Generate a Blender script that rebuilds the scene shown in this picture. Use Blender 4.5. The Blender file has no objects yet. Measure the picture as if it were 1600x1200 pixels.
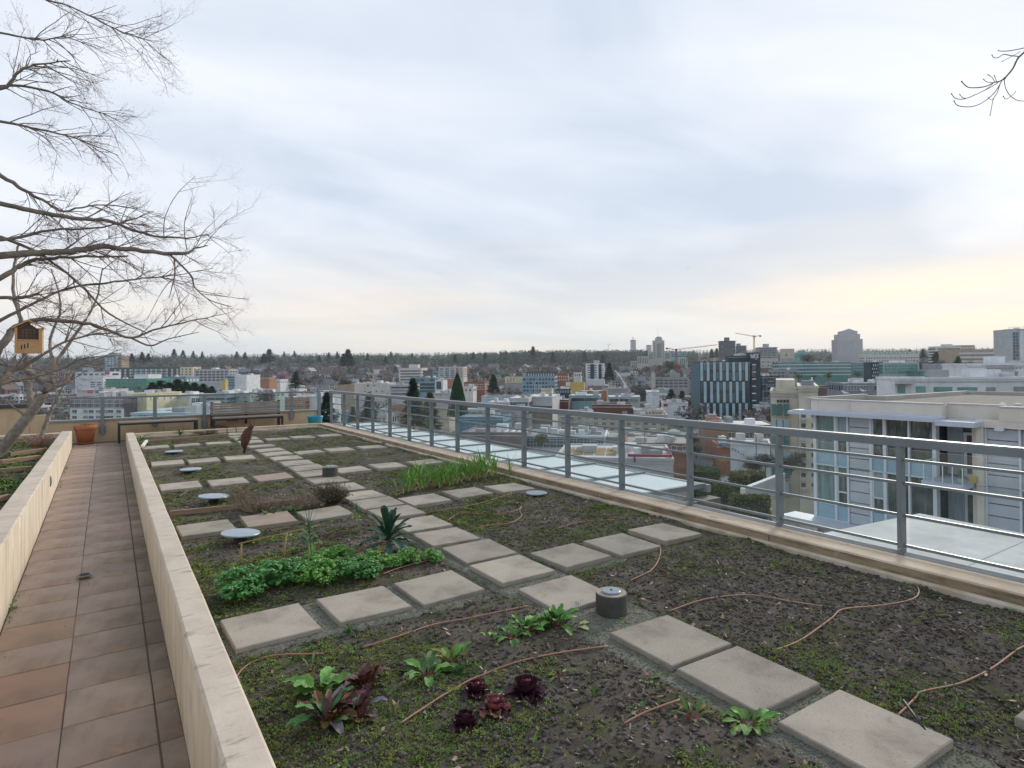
import bpy, math, random
import numpy as np
from math import radians as R_, sin, cos, pi
random.seed(7); rng=np.random.default_rng(7)
rnd=random.uniform
S=bpy.context.scene; C=S.collection
# ---------------------------------------------------------------- camera
FOC,PX,PY=956.0,800.0,566.0
YAW,PIT,ROL=R_(33.44),R_(0.587),R_(-0.494)
CF=np.array([sin(YAW)*cos(PIT),cos(YAW)*cos(PIT),sin(PIT)])
_r=np.array([cos(YAW),-sin(YAW),0.]); _u=np.cross(_r,CF)
CR=_r*cos(ROL)+_u*sin(ROL); CU=-_r*sin(ROL)+_u*cos(ROL)
EYE=np.array([0,0,1.5])
cd=bpy.data.cameras.new('camera'); cam=bpy.data.objects.new('camera',cd); C.objects.link(cam)
from mathutils import Matrix, Vector
mw=Matrix.Identity(4)
for i in range(3):
    mw[i][0]=CR[i]; mw[i][1]=CU[i]; mw[i][2]=-CF[i]; mw[i][3]=EYE[i]
cam.matrix_world=mw
cd.sensor_width=36; cd.lens=FOC/1600*36; cd.shift_y=-(600-PY)/1600; cd.clip_start=.05; cd.clip_end=20000
S.camera=cam
# ---------------------------------------------------------------- world, sun, exposure
SUN_EL,SUN_AZ=R_(24),R_(70)      # azimuth clockwise from +Y
W=bpy.data.worlds.new('World'); S.world=W; W.use_nodes=True
nt=W.node_tree; N=nt.nodes; L=nt.links; N.clear()
def node(t,**k):
    n=N.new(t)
    for a,b in k.items():
        if a in n.inputs.keys() if isinstance(a,str) else False: n.inputs[a].default_value=b
        else: setattr(n,a,b)
    return n
def mth(op,a,b=None,c=None,clamp=False):
    n=N.new('ShaderNodeMath'); n.operation=op; n.use_clamp=clamp
    for i,v in enumerate((a,b,c)):
        if v is None: continue
        if isinstance(v,(int,float)): n.inputs[i].default_value=v
        else: L.new(v,n.inputs[i])
    return n.outputs[0]
def mixc(f,a,b):
    n=N.new('ShaderNodeMix'); n.data_type='RGBA'
    for i,v in ((0,f),(6,a),(7,b)):
        if isinstance(v,(int,float)): n.inputs[i].default_value=v
        elif isinstance(v,tuple): n.inputs[i].default_value=(*v,1)
        else: L.new(v,n.inputs[i])
    return n.outputs[2]
def ramp(f,st):
    n=N.new('ShaderNodeValToRGB'); L.new(f,n.inputs[0]); e=n.color_ramp.elements
    while len(e)<len(st): e.new(.5)
    for x,(p,c) in zip(e,st): x.position=p; x.color=(*c,1) if isinstance(c,tuple) else (c,c,c,1)
    return n.outputs[0]
tc=N.new('ShaderNodeTexCoord'); sp=N.new('ShaderNodeSeparateXYZ'); L.new(tc.outputs['Generated'],sp.inputs[0])
X,Y,Z=sp.outputs
zz=mth('ADD',mth('MAXIMUM',Z,0.),.11)
cb=N.new('ShaderNodeCombineXYZ'); L.new(mth('DIVIDE',X,zz),cb.inputs[0]); L.new(mth('DIVIDE',Y,zz),cb.inputs[1])
mp=N.new('ShaderNodeMapping'); mp.inputs['Rotation'].default_value=(0,0,R_(22)); mp.inputs['Scale'].default_value=(.62,.95,1); mp.inputs['Location'].default_value=(1.35,.55,0)
L.new(cb.outputs[0],mp.inputs[0])
def noise(vec,sc,det,rough,dist=0):
    n=N.new('ShaderNodeTexNoise'); n.inputs['Scale'].default_value=sc; n.inputs['Detail'].default_value=det; n.inputs['Roughness'].default_value=rough; n.inputs['Distortion'].default_value=dist
    L.new(vec,n.inputs['Vector']); return n.outputs['Fac']
n1=noise(mp.outputs[0],.42,4,.5,.5); n2=noise(mp.outputs[0],1.6,7,.62,.8)
cl=mth('ADD',mth('MULTIPLY',n1,.84),mth('MULTIPLY',n2,.16))
cl=ramp(cl,[(.42,0.),(.56,1.)])
base=mixc(cl,(.335,.385,.46),(.515,.54,.585))
# open bright band low over the horizon, warm towards the hidden sun
el=mth('MULTIPLY',mth('ARCSINE',Z),180/pi)
band=ramp(mth('DIVIDE',mth('MAXIMUM',el,0.),20.),[(0.,.9),(.10,1.),(.25,1.),(.45,.4),(.65,0.)])
azv=N.new('ShaderNodeVectorMath'); azv.operation='DOT_PRODUCT'
L.new(tc.outputs['Generated'],azv.inputs[0]); azv.inputs[1].default_value=(sin(SUN_AZ),cos(SUN_AZ),0)
azf=ramp(mth('MULTIPLY_ADD',azv.outputs['Value'],.5,.5),[(0.,.2),(.70,.5),(.90,.8),(1.,1.)])
mp2=N.new('ShaderNodeMapping'); mp2.inputs['Scale'].default_value=(1.6,1.6,14); L.new(tc.outputs['Generated'],mp2.inputs[0])
n3=ramp(noise(mp2.outputs[0],1.3,4,.5,.2),[(.38,.45),(.58,1.)])
warm=mth('MULTIPLY',mth('MULTIPLY',band,azf),n3,clamp=True)
col=mixc(warm,base,(.66,.555,.425))
pale=ramp(mth('DIVIDE',mth('MAXIMUM',el,0.),20.),[(0.,.75),(.12,.6),(.35,0.)])
col=mixc(mth('MULTIPLY',pale,mth('SUBTRACT',1.,warm)),col,(.46,.50,.515))
sky=N.new('ShaderNodeTexSky'); sky.sky_type='NISHITA'; sky.sun_disc=False; sky.sun_elevation=SUN_EL; sky.sun_rotation=SUN_AZ
bg1=N.new('ShaderNodeBackground'); L.new(sky.outputs[0],bg1.inputs[0]); bg1.inputs[1].default_value=.06
bg2=N.new('ShaderNodeBackground'); L.new(col,bg2.inputs[0]); bg2.inputs[1].default_value=1.0
mx=N.new('ShaderNodeMixShader'); mx.inputs[0].default_value=.95; L.new(bg1.outputs[0],mx.inputs[1]); L.new(bg2.outputs[0],mx.inputs[2])
wo=N.new('ShaderNodeOutputWorld'); L.new(mx.outputs[0],wo.inputs[0])
sd=bpy.data.lights.new('sun','SUN'); sd.energy=1.5; sd.angle=R_(14); sd.color=(1,.93,.82)
so=bpy.data.objects.new('sun',sd); C.objects.link(so)
so.rotation_euler=Vector((sin(SUN_AZ)*cos(SUN_EL),cos(SUN_AZ)*cos(SUN_EL),sin(SUN_EL))).to_track_quat('Z','Y').to_euler()
S.view_settings.view_transform='Standard'; S.view_settings.look='None'; S.view_settings.gamma=1; S.view_settings.use_curve_mapping=False; S.view_settings.exposure=0.9
S.cycles.max_bounces=6; S.cycles.transparent_max_bounces=24; S.cycles.diffuse_bounces=3; S.cycles.glossy_bounces=3
S.cycles.volume_bounces=0; S.cycles.caustics_reflective=False; S.cycles.caustics_refractive=False
S.cycles.use_denoising=True
# ---------------------------------------------------------------- survey helpers: photograph ray -> point of a real plane
def ray(x,y): return CF+CR*(x-PX)/FOC-CU*(y-PY)/FOC
def oz(x,y,z=0.): r=ray(x,y); return EYE+r*(z-EYE[2])/r[2]
def ox(x,y,X): r=ray(x,y); return EYE+r*X/r[0]
def oy(x,y,Y): r=ray(x,y); return EYE+r*Y/r[1]
def od(x,y,d): return EYE+ray(x,y)*d
# ---------------------------------------------------------------- object helpers
MATS={}
def mat(name,c1,c2=None,scale=8,rough=.85,bump=0,bscale=None,stretch=None,metal=0,spots=None,spec=.4,det=5,lo=.35,hi=.65,vary=0,extra=None,trans=0):
    if name in MATS: return MATS[name]
    m=bpy.data.materials.new(name); m.use_nodes=True; t=m.node_tree; n=t.nodes; l=t.links
    b=n['Principled BSDF']; b.inputs['Roughness'].default_value=rough; b.inputs['Metallic'].default_value=metal; b.inputs['Specular IOR Level'].default_value=spec
    co=n.new('ShaderNodeTexCoord'); v=co.outputs['Object']
    if stretch:
        q=n.new('ShaderNodeMapping'); q.inputs['Scale'].default_value=stretch; l.new(v,q.inputs[0]); v=q.outputs[0]
    def nz(sc,d=det,ro=.6,vec=v):
        a=n.new('ShaderNodeTexNoise'); a.inputs['Scale'].default_value=sc; a.inputs['Detail'].default_value=d; a.inputs['Roughness'].default_value=ro; l.new(vec,a.inputs['Vector']); return a.outputs['Fac']
    def rp(f,a,c,A=0.,B=1.):
        x=n.new('ShaderNodeMapRange'); x.inputs[1].default_value=a; x.inputs[2].default_value=c; x.inputs[3].default_value=A; x.inputs[4].default_value=B; l.new(f,x.inputs[0]); return x.outputs[0]
    def mc(f,a,c):
        x=n.new('ShaderNodeMix'); x.data_type='RGBA'
        for i,w in ((0,f),(6,a),(7,c)):
            if isinstance(w,(int,float)): x.inputs[i].default_value=w
            elif isinstance(w,tuple): x.inputs[i].default_value=(*w,1)
            else: l.new(w,x.inputs[i])
        return x.outputs[2]
    col=c1
    if c2: col=mc(rp(nz(scale),lo,hi),c1,c2)
    for s in (spots or []):       # (colour, scale, lo, hi, strength, stretch)
        vv=co.outputs['Object']
        if len(s)>5 and s[5]:
            q=n.new('ShaderNodeMapping'); q.inputs['Scale'].default_value=s[5]; l.new(vv,q.inputs[0]); vv=q.outputs[0]
        col=mc(rp(nz(s[1],6,.65,vv),s[2],s[3],0,s[4]),col,s[0])
    if vary:
        oi=n.new('ShaderNodeObjectInfo'); h=n.new('ShaderNodeHueSaturation')
        if isinstance(col,tuple): h.inputs['Color'].default_value=(*col,1)
        else: l.new(col,h.inputs['Color'])
        l.new(rp(oi.outputs['Random'],0,1,1-vary,1+vary),h.inputs['Value'])
        mm=n.new('ShaderNodeMath'); mm.operation='FRACT'; m2=n.new('ShaderNodeMath'); m2.operation='MULTIPLY'; m2.inputs[1].default_value=7.3; l.new(oi.outputs['Random'],m2.inputs[0]); l.new(m2.outputs[0],mm.inputs[0])
        l.new(rp(mm.outputs[0],0,1,.5-vary*.06,.5+vary*.06),h.inputs['Hue']); col=h.outputs[0]
    if isinstance(col,tuple): b.inputs['Base Color'].default_value=(*col,1)
    else: l.new(col,b.inputs['Base Color'])
    if bump:
        bp=n.new('ShaderNodeBump'); bp.inputs['Strength'].default_value=min(1,bump*2); bp.inputs['Distance'].default_value=bump*.02; l.new(nz(bscale or scale*4,6,.7,co.outputs['Object']),bp.inputs['Height']); l.new(bp.outputs[0],b.inputs['Normal'])
    if trans: b.inputs['Transmission Weight'].default_value=trans
    MATS[name]=m; return m
def glassmat(name,tint,refl=.12,opac=.05,rough=.02):
    m=bpy.data.materials.new(name); m.use_nodes=True; t=m.node_tree; n=t.nodes; l=t.links; n.clear()
    o=n.new('ShaderNodeOutputMaterial'); tr=n.new('ShaderNodeBsdfTransparent'); tr.inputs[0].default_value=(*tint,1)
    gl=n.new('ShaderNodeBsdfGlossy'); gl.inputs[0].default_value=(.9,.95,1,1); gl.inputs[1].default_value=rough
    df=n.new('ShaderNodeBsdfDiffuse'); df.inputs[0].default_value=(.6,.66,.66,1)
    fr=n.new('ShaderNodeLayerWeight'); fr.inputs[0].default_value=.5
    pw=n.new('ShaderNodeMath'); pw.operation='POWER'; l.new(fr.outputs['Facing'],pw.inputs[0]); pw.inputs[1].default_value=5
    ml=n.new('ShaderNodeMath'); ml.operation='MULTIPLY_ADD'; ml.inputs[1].default_value=.7; ml.inputs[2].default_value=refl*.2; l.new(pw.outputs[0],ml.inputs[0]); ml.use_clamp=True
    a=n.new('ShaderNodeMixShader'); l.new(ml.outputs[0],a.inputs[0]); l.new(tr.outputs[0],a.inputs[1]); l.new(gl.outputs[0],a.inputs[2])
    c=n.new('ShaderNodeMixShader'); c.inputs[0].default_value=opac; l.new(a.outputs[0],c.inputs[1]); l.new(df.outputs[0],c.inputs[2]); l.new(c.outputs[0],o.inputs[0])
    MATS[name]=m; return m
def tag(o,label=None,cat=None,group=None,kind=None):
    if label: o['label']=label
    if cat: o['category']=cat
    if group: o['group']=group
    if kind: o['kind']=kind
    return o
def empty(name,loc=(0,0,0),rz=0,label=None,cat=None,group=None,kind=None):
    o=bpy.data.objects.new(name,None); C.objects.link(o); o.location=tuple(float(v) for v in loc); o.rotation_euler=(0,0,rz); o.empty_display_size=.1
    return tag(o,label,cat,group,kind)
def mk(name,V,F,m,parent=None,smooth=False,loc=None,rz=0):
    me=bpy.data.meshes.new(name); V=np.asarray(V,dtype=np.float32).reshape(-1,3)
    if isinstance(F,np.ndarray):
        k=F.shape[1]; nf=len(F)
        me.vertices.add(len(V)); me.vertices.foreach_set('co',V.ravel())
        me.loops.add(nf*k); me.loops.foreach_set('vertex_index',F.astype(np.int32).ravel())
        me.polygons.add(nf); me.polygons.foreach_set('loop_start',np.arange(0,nf*k,k,dtype=np.int32))
        try: me.polygons.foreach_set('loop_total',np.full(nf,k,dtype=np.int32))
        except Exception: pass
        me.update(calc_edges=True)
    else: me.from_pydata(V.tolist(),[],F); me.update()
    if m: me.materials.append(m)
    if smooth: me.polygons.foreach_set('use_smooth',[True]*len(me.polygons))
    o=bpy.data.objects.new(name,me); C.objects.link(o)
    if parent: o.parent=parent
    if loc is not None: o.location=tuple(float(v) for v in loc)
    if rz: o.rotation_euler=(0,0,rz)
    return o
def inst(src,parent=None,loc=None,rot=None,sc=None,name=None):
    o=src.copy(); C.objects.link(o); o.parent=parent
    if name: o.name=name
    if loc is not None: o.location=tuple(float(v) for v in loc)
    if rot is not None: o.rotation_euler=rot
    if sc is not None: o.scale=(sc,sc,sc) if isinstance(sc,(int,float)) else sc
    return o
def copytree(src,loc=None,rot=None,sc=None,label=None,group=None):
    r=src.copy(); C.objects.link(r)
    if loc is not None: r.location=tuple(float(v) for v in loc)
    if rot is not None: r.rotation_euler=rot
    if sc is not None: r.scale=(sc,sc,sc) if isinstance(sc,(int,float)) else sc
    if label: r['label']=label
    if group: r['group']=group
    for ch in list(src.children):
        c=ch.copy(); C.objects.link(c); c.parent=r
        for g in list(ch.children):
            d=g.copy(); C.objects.link(d); d.parent=c
    return r
class MB:
    def __init__(s): s.V=[]; s.F=[]; s.n=0
    def add(s,V,F):
        V=np.asarray(V,float).reshape(-1,3); s.V.append(V); s.F+= [tuple(i+s.n for i in f) for f in F]; s.n+=len(V); return s
    def box(s,x0,x1,y0,y1,z0,z1):
        V=[(x,y,z) for z in (z0,z1) for y in (y0,y1) for x in (x0,x1)]
        return s.add(V,[(0,2,3,1),(4,5,7,6),(0,1,5,4),(2,6,7,3),(0,4,6,2),(1,3,7,5)])
    def prism(s,poly,z0,z1):
        n=len(poly); V=[(p[0],p[1],z0) for p in poly]+[(p[0],p[1],z1) for p in poly]
        F=[tuple(range(n-1,-1,-1)),tuple(range(n,2*n))]+[(i,(i+1)%n,n+(i+1)%n,n+i) for i in range(n)]
        return s.add(V,F)
    def xprism(s,prof,x0,x1,axis='y'):
        # profile (a,z) extruded along an axis: axis 'y' -> a is x ; axis 'x' -> a is y
        n=len(prof)
        if axis=='y': V=[(a,x0,z) for a,z in prof]+[(a,x1,z) for a,z in prof]
        else: V=[(x0,a,z) for a,z in prof]+[(x1,a,z) for a,z in prof]
        F=[tuple(range(n)),tuple(range(2*n-1,n-1,-1))]+[((i+1)%n,i,n+i,n+(i+1)%n) for i in range(n)]
        return s.add(V,F)
    def lathe(s,prof,seg=20,c=(0,0)):
        V=[];F=[];m=len(prof)
        for r,z in prof:
            for k in range(seg): a=2*pi*k/seg; V.append((c[0]+r*cos(a),c[1]+r*sin(a),z))
        for j in range(m-1):
            for k in range(seg): F.append((j*seg+k,j*seg+(k+1)%seg,(j+1)*seg+(k+1)%seg,(j+1)*seg+k))
        F.append(tuple(range(seg-1,-1,-1))); F.append(tuple((m-1)*seg+k for k in range(seg)))
        return s.add(V,F)
    def tube(s,pts,r,seg=6):
        pts=np.asarray(pts,float); n=len(pts); rr=np.full(n,r) if np.isscalar(r) else np.asarray(r,float)
        t=np.gradient(pts,axis=0); t/=np.linalg.norm(t,axis=1)[:,None]+1e-12
        a=np.array([0,0,1.]); 
        if abs(t[0,2])>.9: a=np.array([1.,0,0])
        V=[]
        for i in range(n):
            u=np.cross(t[i],a); u/=np.linalg.norm(u)+1e-12; w=np.cross(t[i],u)
            for k in range(seg): th=2*pi*k/seg; V.append(pts[i]+rr[i]*(u*cos(th)+w*sin(th)))
        F=[(j*seg+k,j*seg+(k+1)%seg,(j+1)*seg+(k+1)%seg,(j+1)*seg+k) for j in range(n-1) for k in range(seg)]
        F+=[tuple(range(seg-1,-1,-1)),tuple((n-1)*seg+k for k in range(seg))]
        return s.add(V,F)
    def quad(s,a,b,c,d): return s.add([a,b,c,d],[(0,1,2,3)])
    def build(s,name,m,parent=None,smooth=False,**k):
        if not s.V: return None
        return mk(name,np.concatenate(s.V),s.F,m,parent,smooth,**k)
def bx(name,m,parent,*b,**k): return MB().box(*b).build(name,m,parent,**k)
def bevbox(x0,x1,y0,y1,z0,z1,b):
    # box with chamfered top edge
    V=[(x0,y0,z0),(x1,y0,z0),(x1,y1,z0),(x0,y1,z0),(x0,y0,z1-b),(x1,y0,z1-b),(x1,y1,z1-b),(x0,y1,z1-b),(x0+b,y0+b,z1),(x1-b,y0+b,z1),(x1-b,y1-b,z1),(x0+b,y1-b,z1)]
    F=[(3,2,1,0)]+[(i,(i+1)%4,4+(i+1)%4,4+i) for i in range(4)]+[(4+i,4+(i+1)%4,8+(i+1)%4,8+i) for i in range(4)]+[(8,9,10,11)]
    m=MB(); m.add(V,F); return m
# value noise
_G=rng.random((256,256))
def vnoise(x,y):
    xi=np.floor(x).astype(int); yi=np.floor(y).astype(int); fx=x-xi; fy=y-yi; fx=fx*fx*(3-2*fx); fy=fy*fy*(3-2*fy)
    g=lambda i,j:_G[i&255,j&255]
    return (g(xi,yi)*(1-fx)+g(xi+1,yi)*fx)*(1-fy)+(g(xi,yi+1)*(1-fx)+g(xi+1,yi+1)*fx)*fy
def fbm(x,y,o=4):
    s=0;a=.5
    for k in range(o): s=s+a*(vnoise(x*2**k+17*k,y*2**k+31*k)-.5); a*=.5
    return s
# ================================================================ materials
conc=mat('cast_concrete',(.60,.51,.41),(.49,.405,.325),3.5,.9,.25,40,spots=[((.17,.14,.115),9,.56,.70,.8,(.5,2.2,1)),((.6,.55,.47),30,.62,.7,.4)],vary=0)
concside=mat('streaked_concrete',(.66,.58,.465),(.58,.49,.37),2.0,.9,.2,40,spots=[((.30,.24,.17),8,.50,.66,.48,(1,1.0,.07)),((.20,.15,.10),17,.56,.66,.45,(1,1.0,.08)),((.78,.72,.60),6,.52,.7,.6,(1,1.0,.25)),((.30,.26,.18),3,.6,.75,.4)])
curbm=mat('weathered_curb_concrete',(.62,.50,.38),(.48,.37,.27),3,.9,.3,50,spots=[((.16,.12,.08),6,.56,.70,.7,(1.5,.7,3)),((.20,.17,.09),22,.62,.74,.5)])
ledgem=mat('curb_ledge_concrete',(.62,.54,.43),(.42,.34,.24),4,.9,.2)
tilem=mat('terracotta_paving',(.40,.295,.23),(.30,.225,.18),2.2,.8,.2,60,spots=[((.13,.10,.075),1.1,.50,.70,.8,(2.4,.5,1)),((.20,.17,.12),30,.6,.72,.4),((.46,.27,.15),1.7,.56,.68,.65)],vary=.10)
tileo=mat('orange_paving',(.42,.265,.18),(.32,.215,.155),1.8,.8,.2,60,spots=[((.22,.16,.12),3,.54,.7,.5)],vary=.08)
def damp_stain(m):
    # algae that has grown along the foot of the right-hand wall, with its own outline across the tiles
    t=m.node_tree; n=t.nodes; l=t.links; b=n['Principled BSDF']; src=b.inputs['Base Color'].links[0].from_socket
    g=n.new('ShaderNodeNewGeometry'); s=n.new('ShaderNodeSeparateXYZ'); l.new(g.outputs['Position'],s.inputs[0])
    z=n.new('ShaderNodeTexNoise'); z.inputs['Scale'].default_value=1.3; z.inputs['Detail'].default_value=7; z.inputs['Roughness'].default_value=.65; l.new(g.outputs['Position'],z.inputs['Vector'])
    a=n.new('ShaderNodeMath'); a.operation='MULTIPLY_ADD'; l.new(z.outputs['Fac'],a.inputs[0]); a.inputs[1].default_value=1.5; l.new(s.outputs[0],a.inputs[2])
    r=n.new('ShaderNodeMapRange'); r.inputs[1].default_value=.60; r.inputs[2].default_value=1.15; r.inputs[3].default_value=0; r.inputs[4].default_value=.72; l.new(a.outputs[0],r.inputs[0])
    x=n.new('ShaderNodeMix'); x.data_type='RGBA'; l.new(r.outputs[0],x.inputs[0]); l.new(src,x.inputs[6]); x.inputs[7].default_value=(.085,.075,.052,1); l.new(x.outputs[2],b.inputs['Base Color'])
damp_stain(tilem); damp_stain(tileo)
jointm=mat('mortar_joint',(.13,.10,.075),(.18,.14,.10),6,.95)
paverm=mat('concrete_paver',(.42,.37,.30),(.32,.28,.225),2.6,.92,.4,150,spots=[((.60,.58,.54),42,.68,.73,.7),((.17,.145,.115),2.4,.53,.72,.6),((.20,.22,.12),9,.58,.70,.45),((.12,.11,.095),75,.60,.68,.75),((.70,.68,.64),95,.66,.71,.7)],vary=.15)
paverr=mat('reddish_concrete_paver',(.37,.29,.23),(.30,.235,.185),4,.92,.35,150,spots=[((.50,.46,.42),60,.66,.74,.5)],vary=.08)
soilm=mat('garden_soil',(.098,.083,.072),(.175,.152,.130),5,.97,.9,120,spots=[((.045,.038,.034),2.1,.52,.66,.75),((.085,.095,.028),3.3,.50,.60,.62),((.10,.12,.03),38,.56,.64,.6),((.22,.19,.15),90,.66,.72,.5)],spec=.15)
gravm=mat('gravel_bed_fines',(.27,.265,.21),(.18,.18,.135),40,.95,.8,200,spots=[((.12,.15,.05),8,.52,.64,.6)])
pebm=mat('pebbles',(.30,.31,.27),(.18,.19,.17),5,.9,vary=.2)
timber=mat('weathered_timber',(.34,.23,.14),(.22,.15,.10),6,.85,.2,60,stretch=(1,12,12))
steel=mat('grey_powder_coat',(.185,.215,.225),(.16,.185,.195),3,.42,.0,spots=[((.23,.25,.25),50,.6,.7,.3)],spec=.5)
steell=mat('grey_handrail_top',(.36,.37,.37),(.30,.31,.31),4,.35,spec=.6)  # pale grey of tube and bolts; on handrail tops it paints in light
blackm=mat('black_metal',(.018,.018,.02),(.03,.03,.03),8,.45)
woodg=mat('grey_wood_slat',(.30,.25,.215),(.21,.18,.155),5,.8,.1,60,stretch=(1,14,14),vary=.12)
rubber=mat('soil_brown_hose',(.40,.20,.13),(.26,.13,.085),12,.6)
para=mat('beige_parapet_render',(.56,.42,.26),(.47,.36,.23),2,.9,.1,spots=[((.28,.21,.14),5,.56,.7,.5,(1,1,.15))])
capm=mat('metal_cap_flashing',(.20,.22,.22),(.24,.26,.26),4,.5)
glassr=glassmat('clear_rail_glass',(.962,.985,.978),.12,.03)
frost=mat('frosted_canopy_glass',(.62,.68,.68),(.57,.64,.65),.7,.35,spots=[((.70,.75,.75),1.2,.5,.7,.5),((.50,.54,.52),3.5,.6,.75,.5)],spec=.5)
# ================================================================ roof deck, path, walls
SL=math.atan(.0219)
def zpath(y): return -.45+.0219*(y-4)
deck=tag(MB().box(-9,5.1,-5,18.0,-3.2,-.62).build('roof_deck',conc),kind='structure')
pth=empty('garden_walk',(0,4,-.45),0,kind='structure'); pth.rotation_euler=(SL,0,0)
bx('joint_bed',jointm,pth,-.70,.36,-3.5,13.62,-.06,-.012)
tiles=[bevbox(-.222,.222,-.2135,.2135,-.03,0,.004).build('tile',tilem,pth),bevbox(-.2165,.2165,-.2135,.2135,-.03,0,.004).build('tile',tilem,pth),bevbox(-.055,.055,-.2135,.2135,-.03,0,.004).build('tile',tilem,pth)]
base_=[t_.data for t_ in tiles]
orange_=tiles[0].data.copy(); orange_.materials[0]=tileo
k0=True
for j in range(-8,32):
    yc=4.61+.4345*(j+.5)-4
    if yc>13.4 or yc<-3.3: continue
    for ci,xc in enumerate((-.4375,.0045,.2855)):
        if k0: o=tiles[ci]
        else: o=inst(tiles[ci],pth)
        o.data=orange_ if (ci==0 and j in (-3,-1,0,2)) else base_[ci]
        o.location=(xc+rnd(-.0015,.0015),yc,rnd(-.0018,.0018)); o.rotation_euler=(rnd(-.003,.003),rnd(-.003,.003),rnd(-.003,.003))
    k0=False
# drain
p=oz(132,899,zpath(7.9)+.004)
dr=MB().lathe([(.001,.0),(.062,.0),(.062,.006),(.050,.008),(.001,.008)],24).build('drain_cover',mat('drain_steel',(.25,.24,.22),(.14,.13,.12),40,.5,metal=.6),loc=p)
tag(dr,'round metal drain cover set in the brown tiled walk','drain')
m_=MB()
for q in range(-3,4): m_.box(-.045+abs(q)*.005,.045-abs(q)*.005,q*.013-.002,q*.013+.002,.0085,.010)
m_.build('slot',blackm,dr)
# long walls beside the walk
def longwall(x0,x1,y0,y1,zt,lab,rise=0):
    m=MB(); b=.012; n=24; ys=np.linspace(y0,y1,n+1)
    prof=lambda y:[(x0,-.75),(x0,zt-b),(x0+b,zt),(x1-b,zt),(x1,zt-b),(x1,-.75)]
    V=[];F=[]
    for i,y in enumerate(ys):
        for a,z in prof(y): V.append((a+(.002*sin(i*2.3) if z>-.5 else 0),y,z+(.0015*sin(i*1.7) if z>-.5 else 0)))
    for i in range(n):
        for k in range(5): a=i*6+k; F.append((a,a+1,a+7,a+6))
    F.append(tuple(range(5,-1,-1))); F.append(tuple(n*6+k for k in range(6)))
    m.add(V,F); o=m.build('planter_wall',concside)
    me=o.data; me.materials.append(conc)
    for pl in me.polygons:
        if abs(pl.normal.z)>.25: pl.material_index=1
    return tag(o,lab,'wall')
wr=longwall(.34,.50,.2,16.75,.09,'long beige concrete planter wall between the tiled walk and the big garden bed')
wl=longwall(-.86,-.668,.2,16.75,.20,'long beige concrete planter wall on the left edge of the tiled walk',)
for o,(px,py) in ((wl,(78,752)),):
    p=ox(px,py,-.668)
    b=tag(MB().lathe([(.001,0),(.055,0),(.055,.012),(.045,.016),(.001,.016)],20).build('wall_light',capm,loc=p),'small round recessed light on the left planter wall','wall light'); b.rotation_euler=(0,pi/2,0); b.scale=(1.35,.8,1)
    MB().lathe([(.001,.0165),(.034,.0165),(.034,.019),(.001,.019)],16,).build('lens',blackm,b)
p=oy(363,654,17.69)
def wlight(p,lab):
    r=empty('wall_light',p,0,lab,'wall light'); m=MB(); m.box(-.14,.14,-.10,0,-.05,.05).build('housing',blackm,r); MB().lathe([(.001,0),(.05,.0),(.05,.012),(.001,.012)],16).build('lens',mat('lamp_lens',(.7,.7,.66),rough=.3),r,loc=(0,-.11,.012)).scale=(1.4,.5,1)
wlight(p,'black oval wall light on the parapet between the two benches')
# curb along the railing and at the far end of the bed
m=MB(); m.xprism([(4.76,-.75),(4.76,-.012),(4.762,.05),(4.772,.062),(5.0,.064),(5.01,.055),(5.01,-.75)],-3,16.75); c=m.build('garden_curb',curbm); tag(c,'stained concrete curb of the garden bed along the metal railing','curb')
c.data.materials.append(mat('curb_inner_face',(.34,.26,.165),(.27,.20,.13),3,.9,.3,50,spots=[((.09,.07,.045),5,.48,.66,.8,(1.5,.6,4)),((.50,.42,.30),12,.6,.7,.4)]))  # brown stain plus the under-lit shade of the face, both in the colour
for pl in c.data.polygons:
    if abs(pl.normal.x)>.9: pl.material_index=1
MB().xprism([(4.70,-.3),(4.70,-.014),(4.759,-.010),(4.759,-.3)],-3,16.6).build('ledge',ledgem,c)
for yy in (3.2,7.9,12.4): bx('joint',jointm,c,4.757,4.7585,yy,yy+.012,-.012,.045)
m=MB(); m.xprism([(16.62,-.75),(16.62,.06),(16.63,.07),(16.74,.07),(16.75,.06),(16.75,-.75)],.502,4.758,'x'); c=m.build('garden_curb',curbm); tag(c,'low beige curb closing the far end of the big garden bed','curb')
MB().xprism([(16.54,-.3),(16.54,.0),(16.618,.004),(16.618,-.3)],.502,4.69,'x').build('ledge',ledgem,c)
m=MB(); m.xprism([(16.5,-.75),(16.5,.17),(16.51,.18),(16.74,.18),(16.75,.17),(16.75,-.75)],-5,-.862,'x'); tag(m.build('garden_curb',curbm),'low beige curb closing the far end of the left bed behind the leaning tree','curb')
# far parapet
pr_=bx('parapet_wall',para,None,-1.12,5.04,17.70,17.90,-.7,.335); tag(pr_,'beige rendered parapet wall behind the benches, low part with glass rail','parapet')
m=MB(); m.box(-1.14,5.06,17.66,17.94,.337,.375).build('cap',capm,pr_)
pr2=bx('parapet_wall',para,None,-6,-1.5,17.70,17.90,-.7,.70); tag(pr2,'taller beige parapet wall at the far left behind the leaning tree','parapet'); bx('cap',mat('dark_cap',(.05,.06,.065),rough=.5),pr2,-6,-1.48,17.66,17.94,.702,.79)
pr3=bx('parapet_wall',para,None,-1.498,-1.122,17.72,17.88,-.7,.52); tag(pr3,'short middle step of the beige parapet hidden behind the leaning trunk','parapet')
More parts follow.
